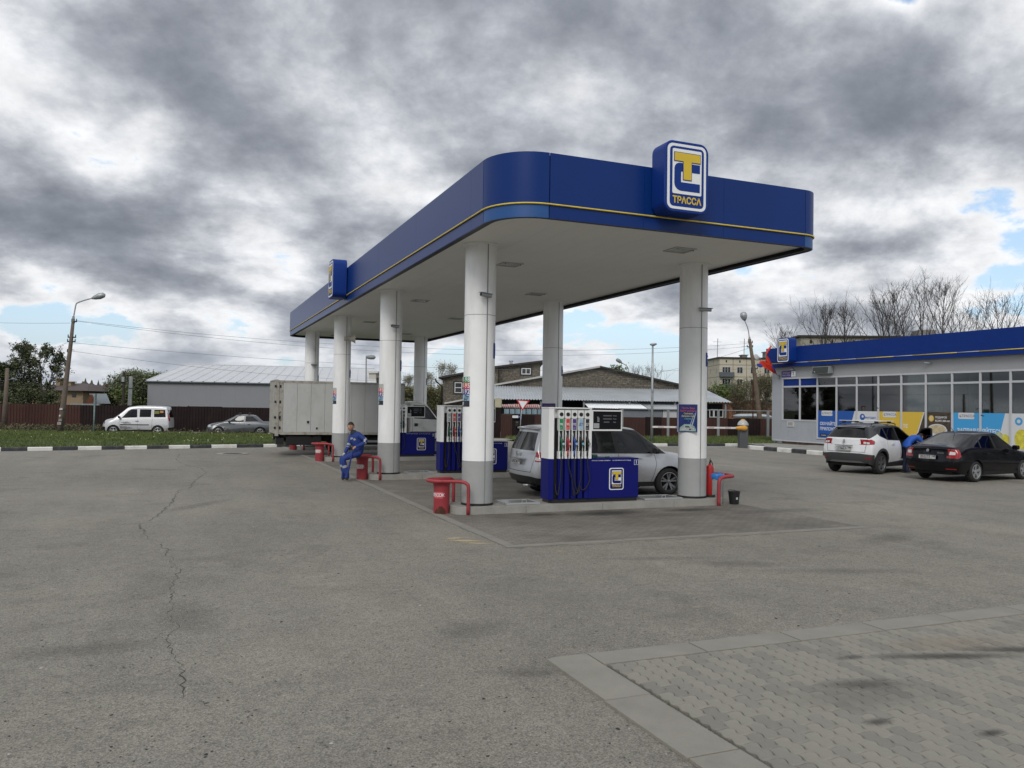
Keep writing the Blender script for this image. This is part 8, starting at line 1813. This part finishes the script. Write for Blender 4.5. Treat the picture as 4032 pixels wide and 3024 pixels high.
class Tree:
    def __init__(s,seed): s.r = random.Random(seed); s.trunk = MB(); s.br = MB(); s.tips = []
    def limb(s,p,d,L_,r0,r1,lev,n=4,up=.25,jit=.12,mb=None):
        pts = [p]; rs = [r0]; q = p.copy(); dd = d.copy()
        for i in range(n):
            dd = (dd + Vector((s.r.gauss(0,jit),s.r.gauss(0,jit),up * .3 + s.r.gauss(0,jit) * .5))).normalized(); q = q + dd * (L_ / n); pts.append(q.copy()); rs.append(r0 + (r1 - r0) * (i + 1) / n)
        (mb or s.br).tube(pts,rs,8 if lev == 0 else (5 if lev == 1 else 3),cap=False); return pts
    def side(s,base,ang):
        az = s.r.uniform(0,6.283); o = Vector((math.cos(az),math.sin(az),s.r.uniform(-.2,.4))); o = o - base * o.dot(base); o.normalize(); return (base * math.cos(ang) + o * math.sin(ang)).normalized()
    def grow(s,H,wid,f0,n1,n2,n3,steep,r0,tilt,wig,forks):
        lead = [s.limb(Vector((0,0,-.1)),Vector((tilt[0],tilt[1],1)).normalized(),H * .97,r0,.02,0,10,.02,wig,s.trunk)]
        for k in range(forks):
            q = lead[0][2 + k % 3]; a = s.r.uniform(0,6.283); d = Vector((math.cos(a) * .38,math.sin(a) * .38,1)).normalized(); lead.append(s.limb(q,d,H * .97 - q.z,r0 * .6,.015,1,8,.25,wig,s.trunk))
        for k in range(n1):
            t = f0 + (1 - f0) * ((k + s.r.uniform(0,1)) / n1) ** .9; ld = lead[k % len(lead)]; m_ = len(ld) - 1
            zt_ = t * H * .96; c = 0
            while c < m_ - 1 and ld[c + 1].z < zt_: c += 1
            w_ = max(0,min(1,(zt_ - ld[c].z) / max(1e-3,ld[c + 1].z - ld[c].z))); p = ld[c].lerp(ld[c + 1],w_); tt = (t - f0) / (1 - f0)
            env = wid * (math.sin(math.pi * min(1,.14 + .86 * tt)) ** .95) * s.r.uniform(.65,1.1) + wid * .10; ang = R(lerp(56,20,tt) * steep); L1 = env / max(.35,math.sin(ang)); L1 = min(L1,(H - p.z) * 1.05 + .3)
            az = k * 2.4 + s.r.uniform(-.5,.5); d = Vector((math.cos(az) * math.sin(ang),math.sin(az) * math.sin(ang),math.cos(ang))); b1 = s.limb(p,d,L1,max(.020,r0 * .46 * (1.1 - tt)),.010,1,5,.30,.055)
            for m2 in range(n2):
                u_ = s.r.uniform(.25,1) if m2 else 1; a_ = min(int(u_ * 5),4); q = b1[a_].lerp(b1[a_ + 1],u_ * 5 - a_); base = (b1[a_ + 1] - b1[a_]).normalized(); b2 = s.limb(q,s.side(base,s.r.uniform(.35,.8)),L1 * s.r.uniform(.22,.45),.014,.007,2,3,.35,.07)
                s.tips += b2[1:]
                for m3 in range(n3):
                    a_ = s.r.randint(0,2); base = (b2[a_ + 1] - b2[a_]).normalized(); b3 = s.limb(b2[a_ + 1],s.side(base,s.r.uniform(.3,.8)),L1 * s.r.uniform(.10,.24),.008,.005,3,2,.3,.10); s.tips += b3[1:]
def leaves(mb,pts,n,size,spread,rnd,flat=.5):
    for _ in range(n):
        c = rnd.choice(pts); c = Vector(c) + Vector((rnd.gauss(0,spread),rnd.gauss(0,spread),rnd.gauss(0,spread * .8))); s = size * rnd.uniform(.5,1.4)
        u = Vector((rnd.gauss(0,1),rnd.gauss(0,1),rnd.gauss(0,flat))).normalized(); w = u.cross(Vector((rnd.gauss(0,1),rnd.gauss(0,1),rnd.gauss(0,1)))).normalized()
        mb.add([c - u * s,c + w * s * .6,c + u * s,c - w * s * .6],[(0,1,2,3)])
def tree(name,lab,px,D,py_top,seed,cat='tree',group=None,wid=None,f0=.22,n=(30,7,4),steep=1.0,bark=None,leafm=None,nleaf=0,lsize=.1,lspread=.15,r0=None,tilt=(0,0),wig=.03,forks=0,**_):
    g = gnd(px,D); H = at(px,py_top,D).z; t = thing(name,lab,cat,tuple(g),0,group); T = Tree(seed)
    T.grow(H,wid or H * .22,f0,n[0],n[1],n[2],steep,r0 or H * .016,tilt,wig,forks)
    sc = H / max(p.z for p in T.tips); T.tips = [p * sc for p in T.tips]
    for mb in (T.trunk,T.br): mb.v = [(x * sc,y * sc,z * sc) for x,y,z in mb.v]
    T.trunk.build('trunk',bark or M_bark,t,smooth=True)
    if leafm and nleaf:
        T.br.build('branches',bark or M_bark,t); mb = MB(); rnd = random.Random(seed + 7); cl = [p for p in T.tips if pnoise(p * .9 + Vector((seed,0,0))) > -.12]; leaves(mb,cl or T.tips,nleaf,lsize,lspread,rnd); tag(mb.build('crown',leafm,t),kind='stuff')
    else: T.br.build('crown',bark or M_bark,t)
    return t
GT = 'bare trees behind the shop'
for i,(px,py,D,cw,lab) in enumerate([(3128,1242,70,.3, 'small bare tree left of the shop emblem, leftmost of the row'),(3238,1132,62,.3, 'tall bare tree just right of the shop emblem'),(3318,1150,64,.3, 'narrow bare tree second right of the shop emblem'),(3464,1106,62,.3, 'bare tree with one clear stem above the middle of the shop'),
        (3542,1160,66,.3, 'lower dense bare tree left of the tallest one'),(3654,1045,60,.3, 'tallest bare tree of the row behind the shop'),(3712,1062,63,.3, 'bare tree crowding the right side of the tallest one'),(3785,1140,66,.3, 'bushy bare tree right of the tallest pair'),(3958,1100,62,.3, 'bare tree standing apart at the right edge'),(4085,1150,62,.3, 'bare tree cut off by the right edge')]):
    tree('bare_tree',lab,px,D,py,40 + i,group=GT,wid=(1.9,2.5,1.7,2.6,2.0,3.1,2.2,2.6,3.0,2.6)[i],f0=.34,n=(24,8,5),r0=.17,forks=(0,0,0,0,0,1,0,1,1,0)[i],wig=.03,steep=.92)
tree('bare_tree', 'distant rounded bare tree left of the slim street lamp',2533,150,1425,61,group='distant bare trees',wid=2.6,f0=.3,r0=.2,forks=2)
tree('bare_tree', 'distant thin bare tree right of the slim street lamp',2590,150,1420,62,group='distant bare trees',wid=2.8,f0=.3,n=(18,6,4),r0=.2,forks=2)
L_green = leaf_mat('leaf_spring',(.055,.085,.02),(.15,.19,.05)); L_dark = leaf_mat('leaf_dark',(.035,.048,.018),(.085,.10,.035)); L_olive = leaf_mat('leaf_olive',(.085,.085,.03),(.17,.16,.07)); L_grey = leaf_mat('leaf_willow',(.075,.10,.045),(.19,.22,.12)); L_brown = leaf_mat('leaf_brown',(.10,.07,.035),(.19,.14,.075))
tree('leafy_tree', 'small leafy treetop above the stone hall roof',2424,90,1431,63,bark=M_barkg,leafm=L_green,nleaf=1200,lsize=.12,lspread=.2,wid=1.7,n=(18,5,3))
tree('leafy_tree', 'tall open leafy tree at the left, the taller of the pair',93,75,1346,71,bark=M_bark,leafm=L_dark,nleaf=6500,lsize=.085,lspread=.13,wid=1.25,f0=.25,n=(30,7,4),r0=.15,forks=1)
tree('leafy_tree', 'leafy tree beside it, nearer the leaning lamp pole',162,74,1356,72,bark=M_bark,leafm=L_dark,nleaf=5000,lsize=.085,lspread=.12,wid=1.6,f0=.22,n=(26,7,4),r0=.14,forks=2,steep=1.15)
tree('leafy_tree', 'dark tree cut by the left edge of the picture',5,72,1415,73,bark=M_bark,leafm=L_dark,nleaf=5000,lsize=.10,lspread=.2,wid=1.5,n=(28,7,4),r0=.14)
for i,(px,D,py,lab) in enumerate([(60,70,1490, 'dense shrub under the left trees'),(130,71,1520, 'low dark shrub between the two left trees'),(200,72,1535, 'shrub in front of the beige house'),(20,68,1545, 'low shrub at the left edge above the fence')]):
    tree('shrub',lab,px,D,py,80 + i,cat='shrub',bark=M_bark,leafm=L_dark,nleaf=1700,lsize=.085,lspread=.22,wid=1.6,f0=.05,n=(24,7,3),r0=.05,group='shrubs under the left trees')
for i,(px,D,py,lab,lm) in enumerate([(475,92,1472, 'pale green willow left of the wooden pole',L_grey),(520,90,1452, 'tall pale green willow behind the two poles',L_grey),(565,92,1458, 'green tree beside the warehouse corner',L_green),(610,96,1466, 'green tree partly behind the warehouse roof',L_green),(440,90,1530, 'low willow bush right of the silver roof',L_grey),(500,88,1530, 'bushy green growth at the foot of the poles',L_green)]):
    tree('willow_tree',lab,px,D,py,90 + i,bark=M_barkg,leafm=lm,nleaf=5200,lsize=.10,lspread=.28,wid=(1.6,2.0,1.7,1.6,1.3,1.8)[i],f0=.12,n=(30,7,4),r0=.12,forks=1,group='pale green trees by the warehouse')
for i,(px,D,py,lab,lm) in enumerate([(2850,100,1512, 'bright green shrub in front of the apartment block',L_green),(2885,100,1528, 'green shrub right of the bright one by the apartment block',L_green),(2790,110,1530, 'little green treetop behind the near right column',L_green)]):
    tree('shrub',lab,px,D,py,110 + i,cat='shrub',bark=M_barkg,leafm=lm,nleaf=4500,lsize=.12,lspread=.35,wid=1.9,f0=.1,n=(26,6,3),r0=.1)
for i,(px,D,py,lab) in enumerate([(2945,66,1478, 'twiggy olive brown bush left of the leaning pole'),(2990,67,1458, 'tall twiggy bush behind the leaning pole'),(3025,66,1455, 'brown twiggy bush against the shop corner'),(2915,66,1545, 'low reddish brush above the fence')]):
    tree('budding_bush',lab,px,D,py,120 + i,cat='bush',bark=M_barkg,leafm=L_brown if i % 2 else L_olive,nleaf=3200,lsize=.045,lspread=.22,wid=1.25,f0=.05,n=(34,8,4),r0=.05,steep=.8,forks=2,group='budding bushes by the leaning pole')
for i,(px,D,py,lab,bk_) in enumerate([(1612,120,1462, 'thin birch behind the truck box',M_birch),(1745,130,1416, 'tall pale birch left of the nearest column',M_birch),(1772,128,1425, 'second pale birch behind the stone house',M_birch),(1700,125,1450, 'grey birch right of the far column',M_birch)]):
    tree('birch_tree',lab,px,D,py,130 + i,bark=bk_,leafm=leaf_mat('leaf_birch',(.16,.15,.10),(.32,.31,.24)),nleaf=1500,lsize=.08,lspread=.22,wid=1.4,f0=.25,n=(30,6,4),r0=.12,steep=.8,group='birches behind the truck')
for i,px in enumerate((1560,1590,1625,1660,1690,1720,1750)):
    tree('young_birch',('olive young birch, first from the truck side', 'olive young birch, second from the truck side', 'olive young birch, third from the truck side', 'olive young birch behind the far column', 'olive young birch right of the far column', 'olive young birch, second from the stone house', 'olive young birch nearest the stone house')[i],px,95 + i * 2,1512 + (i % 3) * 6,140 + i,bark=M_barkg,leafm=L_olive,nleaf=2600,lsize=.10,lspread=.35,wid=1.4,f0=.08,n=(26,6,3),r0=.08,group='olive young birches')
rnd = random.Random(21); M_far = leaf_mat('far_wood',(.030,.040,.020),(.068,.072,.034)); b = MB()
hill = []
for i in range(61):
    px = -900 + i * 100; 
    hill.append((gnd(px,330),gnd(px,620)))
hb = MB(); vs = []
for (p0,p1),k in zip(hill,range(61)):
    vs += [(p0.x,p0.y,-1),(p0.x * .5 + p1.x * .5,p0.y * .5 + p1.y * .5,6.5 + math.sin(k * .5) * .8),(p1.x,p1.y,9 + math.sin(k * .33) * 1.2)]
hb.add(vs,[(3 * i + j,3 * i + 3 + j,3 * i + 4 + j,3 * i + 1 + j) for i in range(60) for j in range(2)]); tag(hb.build('far_hill',mat('hill_green',(.060,.068,.030),.95,var=.35,vscale=.06)),kind='structure')
for i in range(2600):
    px = rnd.uniform(-600,4300); D = rnd.uniform(360,610); g_ = gnd(px,D); k = (px + 900) / 100; z_ = max(0,(D - 330) / 290 * (9.4 if D > 475 else 13) * .92 - 1); h_ = rnd.uniform(5.0,9.5); w_ = h_ * rnd.uniform(.28,.5); con = rnd.random() < .35
    if con:
        for s_ in range(3):
            zz_ = z_ + h_ * s_ * .28; ww = w_ * (1 - s_ * .28); a0_ = rnd.uniform(0,1); ring = [(g_.x + ww * math.cos(a0_ + q * 1.257),g_.y + ww * math.sin(a0_ + q * 1.257),zz_) for q in range(5)]; b.add(ring + [(g_.x,g_.y,zz_ + h_ * .5)],[(q,(q + 1) % 5,5) for q in range(5)])
    else:
        for s_ in range(5):
            c = Vector((g_.x + rnd.gauss(0,w_ * .5),g_.y + rnd.gauss(0,w_ * .5),z_ + h_ * rnd.uniform(.2,.75))); r_ = w_ * rnd.uniform(.3,.6); vv = [tuple(c + Vector(q) * r_ * rnd.uniform(.7,1.3)) for q in ((1,0,0),(-1,0,0),(0,1,0),(0,-1,0),(0,0,1),(0,0,-1))]
            b.add(vv,[(0,2,4),(2,1,4),(1,3,4),(3,0,4),(2,0,5),(1,2,5),(3,1,5),(0,3,5)])
tag(b.build('forest',M_far),kind='stuff')
rnd = random.Random(33); b = MB(); pts = []
for i in range(500):
    px = rnd.uniform(-200,420) if i < 380 else rnd.uniform(420,1080); g_ = gnd(px,rnd.uniform(50.5,52.5)); pts.append(Vector((g_.x,g_.y,rnd.uniform(0,.35) * (1 if i < 380 else .4))))
leaves(b,pts,9000,.06,.12,rnd,1.5); tag(b.build('undergrowth',leaf_mat('leaf_weeds',(.05,.055,.025),(.12,.10,.05))),kind='stuff')
# == people
def skin_body(name,joints,edges,mats,assign,root_,sub=2):
    names = list(joints); me = bpy.data.meshes.new('p'); me.from_pydata([joints[n_][0] for n_ in names],[(names.index(a_),names.index(b_)) for a_,b_ in edges],[]); me.update()
    o = bpy.data.objects.new('p',me); COL.objects.link(o); sm = o.modifiers.new('k', 'SKIN'); sm.use_smooth_shade = True
    if not me.skin_vertices: 
        try: me.attributes.new('skin', 'FLOAT', 'POINT')
        except Exception: pass
    sv = me.skin_vertices[0].data
    for i,n_ in enumerate(names):
        r_ = joints[n_][1]; sv[i].radius = r_ if isinstance(r_,tuple) else (r_,r_); sv[i].use_root = (n_ == 'pelvis')
    s_ = o.modifiers.new('s', 'SUBSURF'); s_.levels = sub; s_.render_levels = sub
    bpy.context.view_layer.update(); m2 = bpy.data.meshes.new_from_object(o.evaluated_get(bpy.context.evaluated_depsgraph_get())); bpy.data.objects.remove(o)
    m2.materials.clear()
    for m_ in mats: m2.materials.append(m_)
    mi = [assign(Vector(p.center)) for p in m2.polygons]; m2.polygons.foreach_set('material_index',mi); m2.polygons.foreach_set('use_smooth',[True] * len(mi)); m2.update()
    return obj_from_mesh(name,m2,root_)
def hand(J,E_,wrist,d,pn,side=1,curl=.4,s=1.0,prefix='h'):
    """palm and five unequal, bent fingers as skinned chains"""
    d = Vector(d).normalized(); pn = Vector(pn).normalized(); sd = d.cross(pn).normalized() * side; w = Vector(wrist)
    J[prefix + 'palm'] = (tuple(w + d * .055 * s),(.030 * s,.022 * s)); E_.append((prefix + 'wrist',prefix + 'palm'))
    for k,(off,ln) in enumerate(((-.027,.070),(-.009,.080),(.009,.075),(.026,.060))):
        a_ = w + d * .085 * s + sd * off * s; c_ = a_ + (d * math.cos(curl) + pn * math.sin(curl)) * ln * .5 * s; e_ = c_ + (d * math.cos(curl * 2.2) + pn * math.sin(curl * 2.2)) * ln * .5 * s
        for q,(p_,r_) in enumerate(((a_,.011),(c_,.0095),(e_,.0075))): J['%sf%d%d' % (prefix,k,q)] = (tuple(p_),r_ * s)
        E_ += [(prefix + 'palm', '%sf%d0' % (prefix,k)),('%sf%d0' % (prefix,k), '%sf%d1' % (prefix,k)),('%sf%d1' % (prefix,k), '%sf%d2' % (prefix,k))]
    a_ = w + d * .035 * s - sd * .030 * s + pn * .008 * s; c_ = a_ + (d * .6 - sd * .6 + pn * .4).normalized() * .035 * s; e_ = c_ + (d * .85 - sd * .2 + pn * .4).normalized() * .028 * s
    for q,(p_,r_) in enumerate(((a_,.013),(c_,.011),(e_,.009))): J['%st%d' % (prefix,q)] = (tuple(p_),r_ * s)
    E_ += [(prefix + 'wrist',prefix + 't0'),(prefix + 't0',prefix + 't1'),(prefix + 't1',prefix + 't2')]
def head_parts(root_,c,yaw,pitch,hair_m,s=1.0):
    """face, ears and hair on an egg-shaped skull; yaw 0 looks along -Y"""
    h = thing('head',None,None); h.parent = root_; h.location = c; h.rotation_euler = (R(pitch),0,R(yaw)); h.scale = (s,s,s)
    n,m_ = 22,16; vs = []
    for i in range(m_ + 1):
        ph = math.pi * i / m_; z = math.cos(ph) * .118
        for k in range(n):
            th = 2 * math.pi * k / n; x,y = math.sin(ph) * .076 * math.cos(th),math.sin(ph) * .094 * math.sin(th)
            t_ = max(0,-z) / .118; x *= 1 - .30 * t_; y = y * (1 - .15 * t_) - .012 * t_
            if y < 0:
                fz = math.exp(-(x / .016) ** 2)
                y -= fz * .020 * math.exp(-((z + .012) / .022) ** 2); y += .010 * (math.exp(-((x - .032) / .014) ** 2) + math.exp(-((x + .032) / .014) ** 2)) * math.exp(-((z - .012) / .010) ** 2); y -= .006 * math.exp(-((z - .032) / .010) ** 2); y -= .012 * math.exp(-((z + .098) / .02) ** 2) * math.exp(-(x / .03) ** 2); y += .004 * math.exp(-((z + .052) / .006) ** 2) * math.exp(-(x / .03) ** 2)
            vs.append((x,y,z))
    fs = [(i * n + k,(i + 1) * n + k,(i + 1) * n + (k + 1) % n,i * n + (k + 1) % n) for i in range(m_) for k in range(n)]
    b = MB(); b.add(vs,fs); b.build('face',M_skin,h,smooth=True)
    for s_ in (-1,1):
        b = MB(); b.tube([(s_ * .032 - .012,-.079,.013),(s_ * .032 + .012,-.079,.013)],.0055,6); b.build('eye',M_hair,h,smooth=True)
        b = MB(); b.tube([(s_ * .018,-.091,.030),(s_ * .034,-.089,.034),(s_ * .052,-.076,.028)],.0045,5); b.build('eyebrow',M_hair,h,smooth=True)
        b = MB(); b.tube([(s_ * .076,.0,.025),(s_ * .084,.012,.012),(s_ * .082,.008,-.012),(s_ * .074,.0,-.024)],[.008,.012,.010,.006],8); b.build('ear',M_skin,h,smooth=True)
    b = MB(); b.tube([(-.024,-.083,-.052),(0,-.088,-.050),(.024,-.083,-.052)],[.003,.0055,.003],6); b.build('mouth',mat('lips',(.28,.11,.09),.5),h,smooth=True)
    rnd = random.Random(3); vs = []
    for i in range(10):
        ph = math.pi * .56 * i / 9; z = math.cos(ph) * .130 - .002
        for k in range(n):
            th = 2 * math.pi * k / n; x,y = math.sin(ph) * .084 * math.cos(th),math.sin(ph) * .103 * math.sin(th) + .006
            if y < -.02 and z < .062: y = max(y,-.05); z = max(z,.062 + .0 * k)
            vs.append((x * rnd.uniform(.98,1.03),y * rnd.uniform(.98,1.03),z))
    fs = [(i * n + k,(i + 1) * n + k,(i + 1) * n + (k + 1) % n,i * n + (k + 1) % n) for i in range(9) for k in range(n)]
    b = MB(); b.add(vs,fs); b.build('hair',hair_m,h,smooth=True)
    return h
M_over = mat('overall_blue',(.012,.035,.19),.75,var=.15,vscale=9,bump=.6,bscale=22); M_refl = mat('reflective_grey',(.30,.32,.34),.4); M_shoe = mat('shoe',(.03,.028,.026),.7); M_collar = mat('collar_dark',(.022,.03,.045),.8); M_glove = mat('glove_pale',(.46,.47,.45),.8)
J = {}; E2 = []
J['pelvis'] = ((0,.02,.76),(.185,.15)); J['waist'] = ((-.02,.0,.93),(.185,.145)); J['chest'] = ((-.085,-.01,1.10),(.205,.155)); J['upchest'] = ((-.12,-.02,1.21),(.17,.125)); J['neck'] = ((-.165,-.03,1.315),.058); J['head'] = ((-.215,-.05,1.37),.052)
J['ls'] = ((.02,-.12,1.235),.085); J['le'] = ((.215,-.17,1.075),.068); J['lf'] = ((.08,-.25,.985),.056); J['lwrist'] = ((-.015,-.28,.945),.034)
J['rs'] = ((-.235,.08,1.20),.080); J['re'] = ((-.300,.02,.935),.062); J['rf'] = ((-.335,-.05,.84),.052); J['rwrist'] = ((-.36,-.10,.775),.034)
J['lh'] = ((-.03,-.09,.735),.115); J['lm'] = ((-.22,-.16,.685),.098); J['lk'] = ((-.40,-.20,.60),.082); J['lc'] = ((-.33,-.18,.34),.078); J['la'] = ((-.265,-.17,.11),.060); J['lt'] = ((-.30,-.24,.045),(.045,.042)); J['lt2'] = ((-.325,-.32,.040),(.036,.034))
J['rh'] = ((-.06,.10,.735),.110); J['rm'] = ((-.28,.10,.69),.092); J['rk'] = ((-.50,.06,.60),.078); J['rc'] = ((-.44,.04,.34),.072); J['ra'] = ((-.385,.02,.11),.056); J['rt'] = ((-.44,-.04,.045),(.043,.040)); J['rt2'] = ((-.49,-.11,.040),(.034,.032))
E2 += [('pelvis', 'waist'),('waist', 'chest'),('chest', 'upchest'),('upchest', 'neck'),('neck', 'head'),('upchest', 'ls'),('ls', 'le'),('le', 'lf'),('lf', 'lwrist'),('upchest', 'rs'),('rs', 're'),('re', 'rf'),('rf', 'rwrist'),
       ('pelvis', 'lh'),('lh', 'lm'),('lm', 'lk'),('lk', 'lc'),('lc', 'la'),('la', 'lt'),('lt', 'lt2'),('pelvis', 'rh'),('rh', 'rm'),('rm', 'rk'),('rk', 'rc'),('rc', 'ra'),('ra', 'rt'),('rt', 'rt2')]
hand(J,E2,J['lwrist'][0],(-.8,-.25,-.35),(.1,.5,-.6),1,.7,1.05, 'l'); hand(J,E2,J['rwrist'][0],(-.45,-.35,-.75),(.5,-.2,-.4),1,.5,1.1, 'r')
def seg_d(p,a_,b_): a_,b_ = Vector(a_),Vector(b_); t_ = max(0,min(1,(p - a_).dot(b_ - a_) / (b_ - a_).length_squared)); return (p - a_.lerp(b_,t_)).length,t_
def assign1(p):
    best = None
    for a_,b_ in E2:
        d_,t_ = seg_d(p,J[a_][0],J[b_][0]); d_ -= (J[a_][1] if not isinstance(J[a_][1],tuple) else J[a_][1][0]) * .8
        if best is None or d_ < best[0]: best = (d_,a_,b_,t_)
    _,a_,b_,t_ = best
    if b_[0] == 'l' and (b_.startswith('lpalm') or b_.startswith('lf0') or b_.startswith('lf1') or b_.startswith('lf2') or b_.startswith('lf3') or b_.startswith('lt0') or b_.startswith('lt1')) and a_ in ('lwrist', 'lpalm', 'lf00', 'lf01', 'lf10', 'lf11', 'lf20', 'lf21', 'lf30', 'lf31', 'lt0', 'lt1'): return 2
    if a_ == 'rwrist' or a_.startswith('rpalm') or a_.startswith('rf0') or a_.startswith('rf1') or a_.startswith('rf2') or a_.startswith('rf3') or a_ in ('rt0', 'rt1'): return 3
    if (a_,b_) in (('la', 'lt'),('lt', 'lt2'),('ra', 'rt'),('rt', 'rt2')) and p.z < .10: return 4
    if (a_,b_) == ('neck', 'head'): return 2
    if (a_,b_) == ('upchest', 'neck') and t_ > .35: return 5
    if (a_,b_) in (('ls', 'le'),('rs', 're')) and .72 < t_ < .92: return 1
    if (a_,b_) in (('le', 'lf'),('re', 'rf')) and .12 < t_ < .42: return 1
    if (a_,b_) in (('lk', 'lc'),('rk', 'rc')) and .62 < t_ < .92: return 1
    if (a_,b_) in (('chest', 'upchest'),('waist', 'chest')) and 1.105 < p.z < 1.155: return 1
    return 0
per = thing('person', 'seated attendant in blue overalls with grey reflective bands, one hand on his hip', 'person',(-.93,6.72,0),HEAD0)
skin_body('body',J,E2,[M_over,M_refl,M_skin,M_glove,M_shoe,M_collar],assign1,per)
head_parts(per,(-.235,-.06,1.455),-22,4,M_hair,1.06)
b = MB(); b.lathe([(.075,0),(.085,.03),(.080,.075),(.070,.075),(.072,.02)],18); o = b.build('collar',M_collar,per,smooth=True); o.location = (-.155,-.02,1.27); o.rotation_euler = (R(8),R(-24),0)
b = MB(); b.box(-.05,.05,-.006,0,0,.07); b.box(-.055,.055,-.01,0,.055,.075); o = b.build('breast_pocket',M_over,per,bevel=.004); o.location = (-.03,-.15,1.03); o.rotation_euler = (0,0,R(10))
J = {}; E2 = []
J['pelvis'] = ((0,0,.96),(.15,.125)); J['waist'] = ((.10,0,1.08),(.15,.12)); J['chest'] = ((.26,0,1.18),(.165,.135)); J['upchest'] = ((.36,0,1.23),(.14,.11)); J['neck'] = ((.45,0,1.25),.055); J['head'] = ((.50,0,1.245),.05)
J['ls'] = ((.38,.17,1.20),.075); J['le'] = ((.56,.22,1.02),.058); J['lf'] = ((.68,.20,.94),.046); J['lwrist'] = ((.76,.18,.90),.03)
J['rs'] = ((.38,-.17,1.19),.078); J['re'] = ((.52,-.22,.98),.060); J['rf'] = ((.68,-.16,.90),.048); J['rwrist'] = ((.78,-.12,.87),.03)
J['lh'] = ((.0,.10,.88),.10); J['lk'] = ((.04,.11,.50),.075); J['la'] = ((-.02,.11,.10),.052); J['lt'] = ((.08,.12,.05),(.042,.04)); J['lt2'] = ((.15,.12,.045),(.035,.032))
J['rh'] = ((.0,-.10,.88),.10); J['rk'] = ((-.02,-.12,.50),.075); J['ra'] = ((-.10,-.12,.10),.052); J['rt'] = ((.0,-.13,.05),(.042,.04)); J['rt2'] = ((.07,-.13,.045),(.035,.032))
E2 += [('pelvis', 'waist'),('waist', 'chest'),('chest', 'upchest'),('upchest', 'neck'),('neck', 'head'),('upchest', 'ls'),('ls', 'le'),('le', 'lf'),('lf', 'lwrist'),('upchest', 'rs'),('rs', 're'),('re', 'rf'),('rf', 'rwrist'),('pelvis', 'lh'),('lh', 'lk'),('lk', 'la'),('la', 'lt'),('lt', 'lt2'),('pelvis', 'rh'),('rh', 'rk'),('rk', 'ra'),('ra', 'rt'),('rt', 'rt2')]
hand(J,E2,J['lwrist'][0],(.9,-.1,-.3),(0,.2,-1),1,.4,1.0, 'l'); hand(J,E2,J['rwrist'][0],(.9,.1,-.3),(0,.2,-1),1,.4,1.0, 'r')
def assign2(p):
    best = None
    for a_,b_ in E2:
        d_,t_ = seg_d(p,J[a_][0],J[b_][0])
        if best is None or d_ < best[0]: best = (d_,a_,b_)
    _,a_,b_ = best
    if a_ in ('neck',) or 'wrist' in a_ or 'palm' in a_ or a_[1:2] == 'f' and len(a_) > 2 or (a_[1:2] == 't' and a_[2:3].isdigit() and a_ not in ('lt2', 'rt2')): return 1
    if (a_,b_) in (('la', 'lt'),('lt', 'lt2'),('ra', 'rt'),('rt', 'rt2')) and p.z < .10: return 3
    if p.z < .90 and abs(p.x) < .3: return 2
    return 0
def in_car(car,x,y,z=0): c_,s_ = math.cos(car.rotation_euler.z),math.sin(car.rotation_euler.z); return (car.location.x + x * c_ - y * s_,car.location.y + x * s_ + y * c_,z)
man = thing('person', 'man in a bright blue jacket leaning into the open door of the white car', 'person',in_car(ka,2.22,-1.0),-8)
skin_body('body',J,E2,[mat('jacket_blue',(.012,.085,.42),.7,var=.12,vscale=8,bump=.5,bscale=18),M_skin,mat('trousers_navy',(.012,.018,.05),.8),M_shoe],assign2,man)
head_parts(man,(.57,0,1.235),90,42,M_hair,1.0)
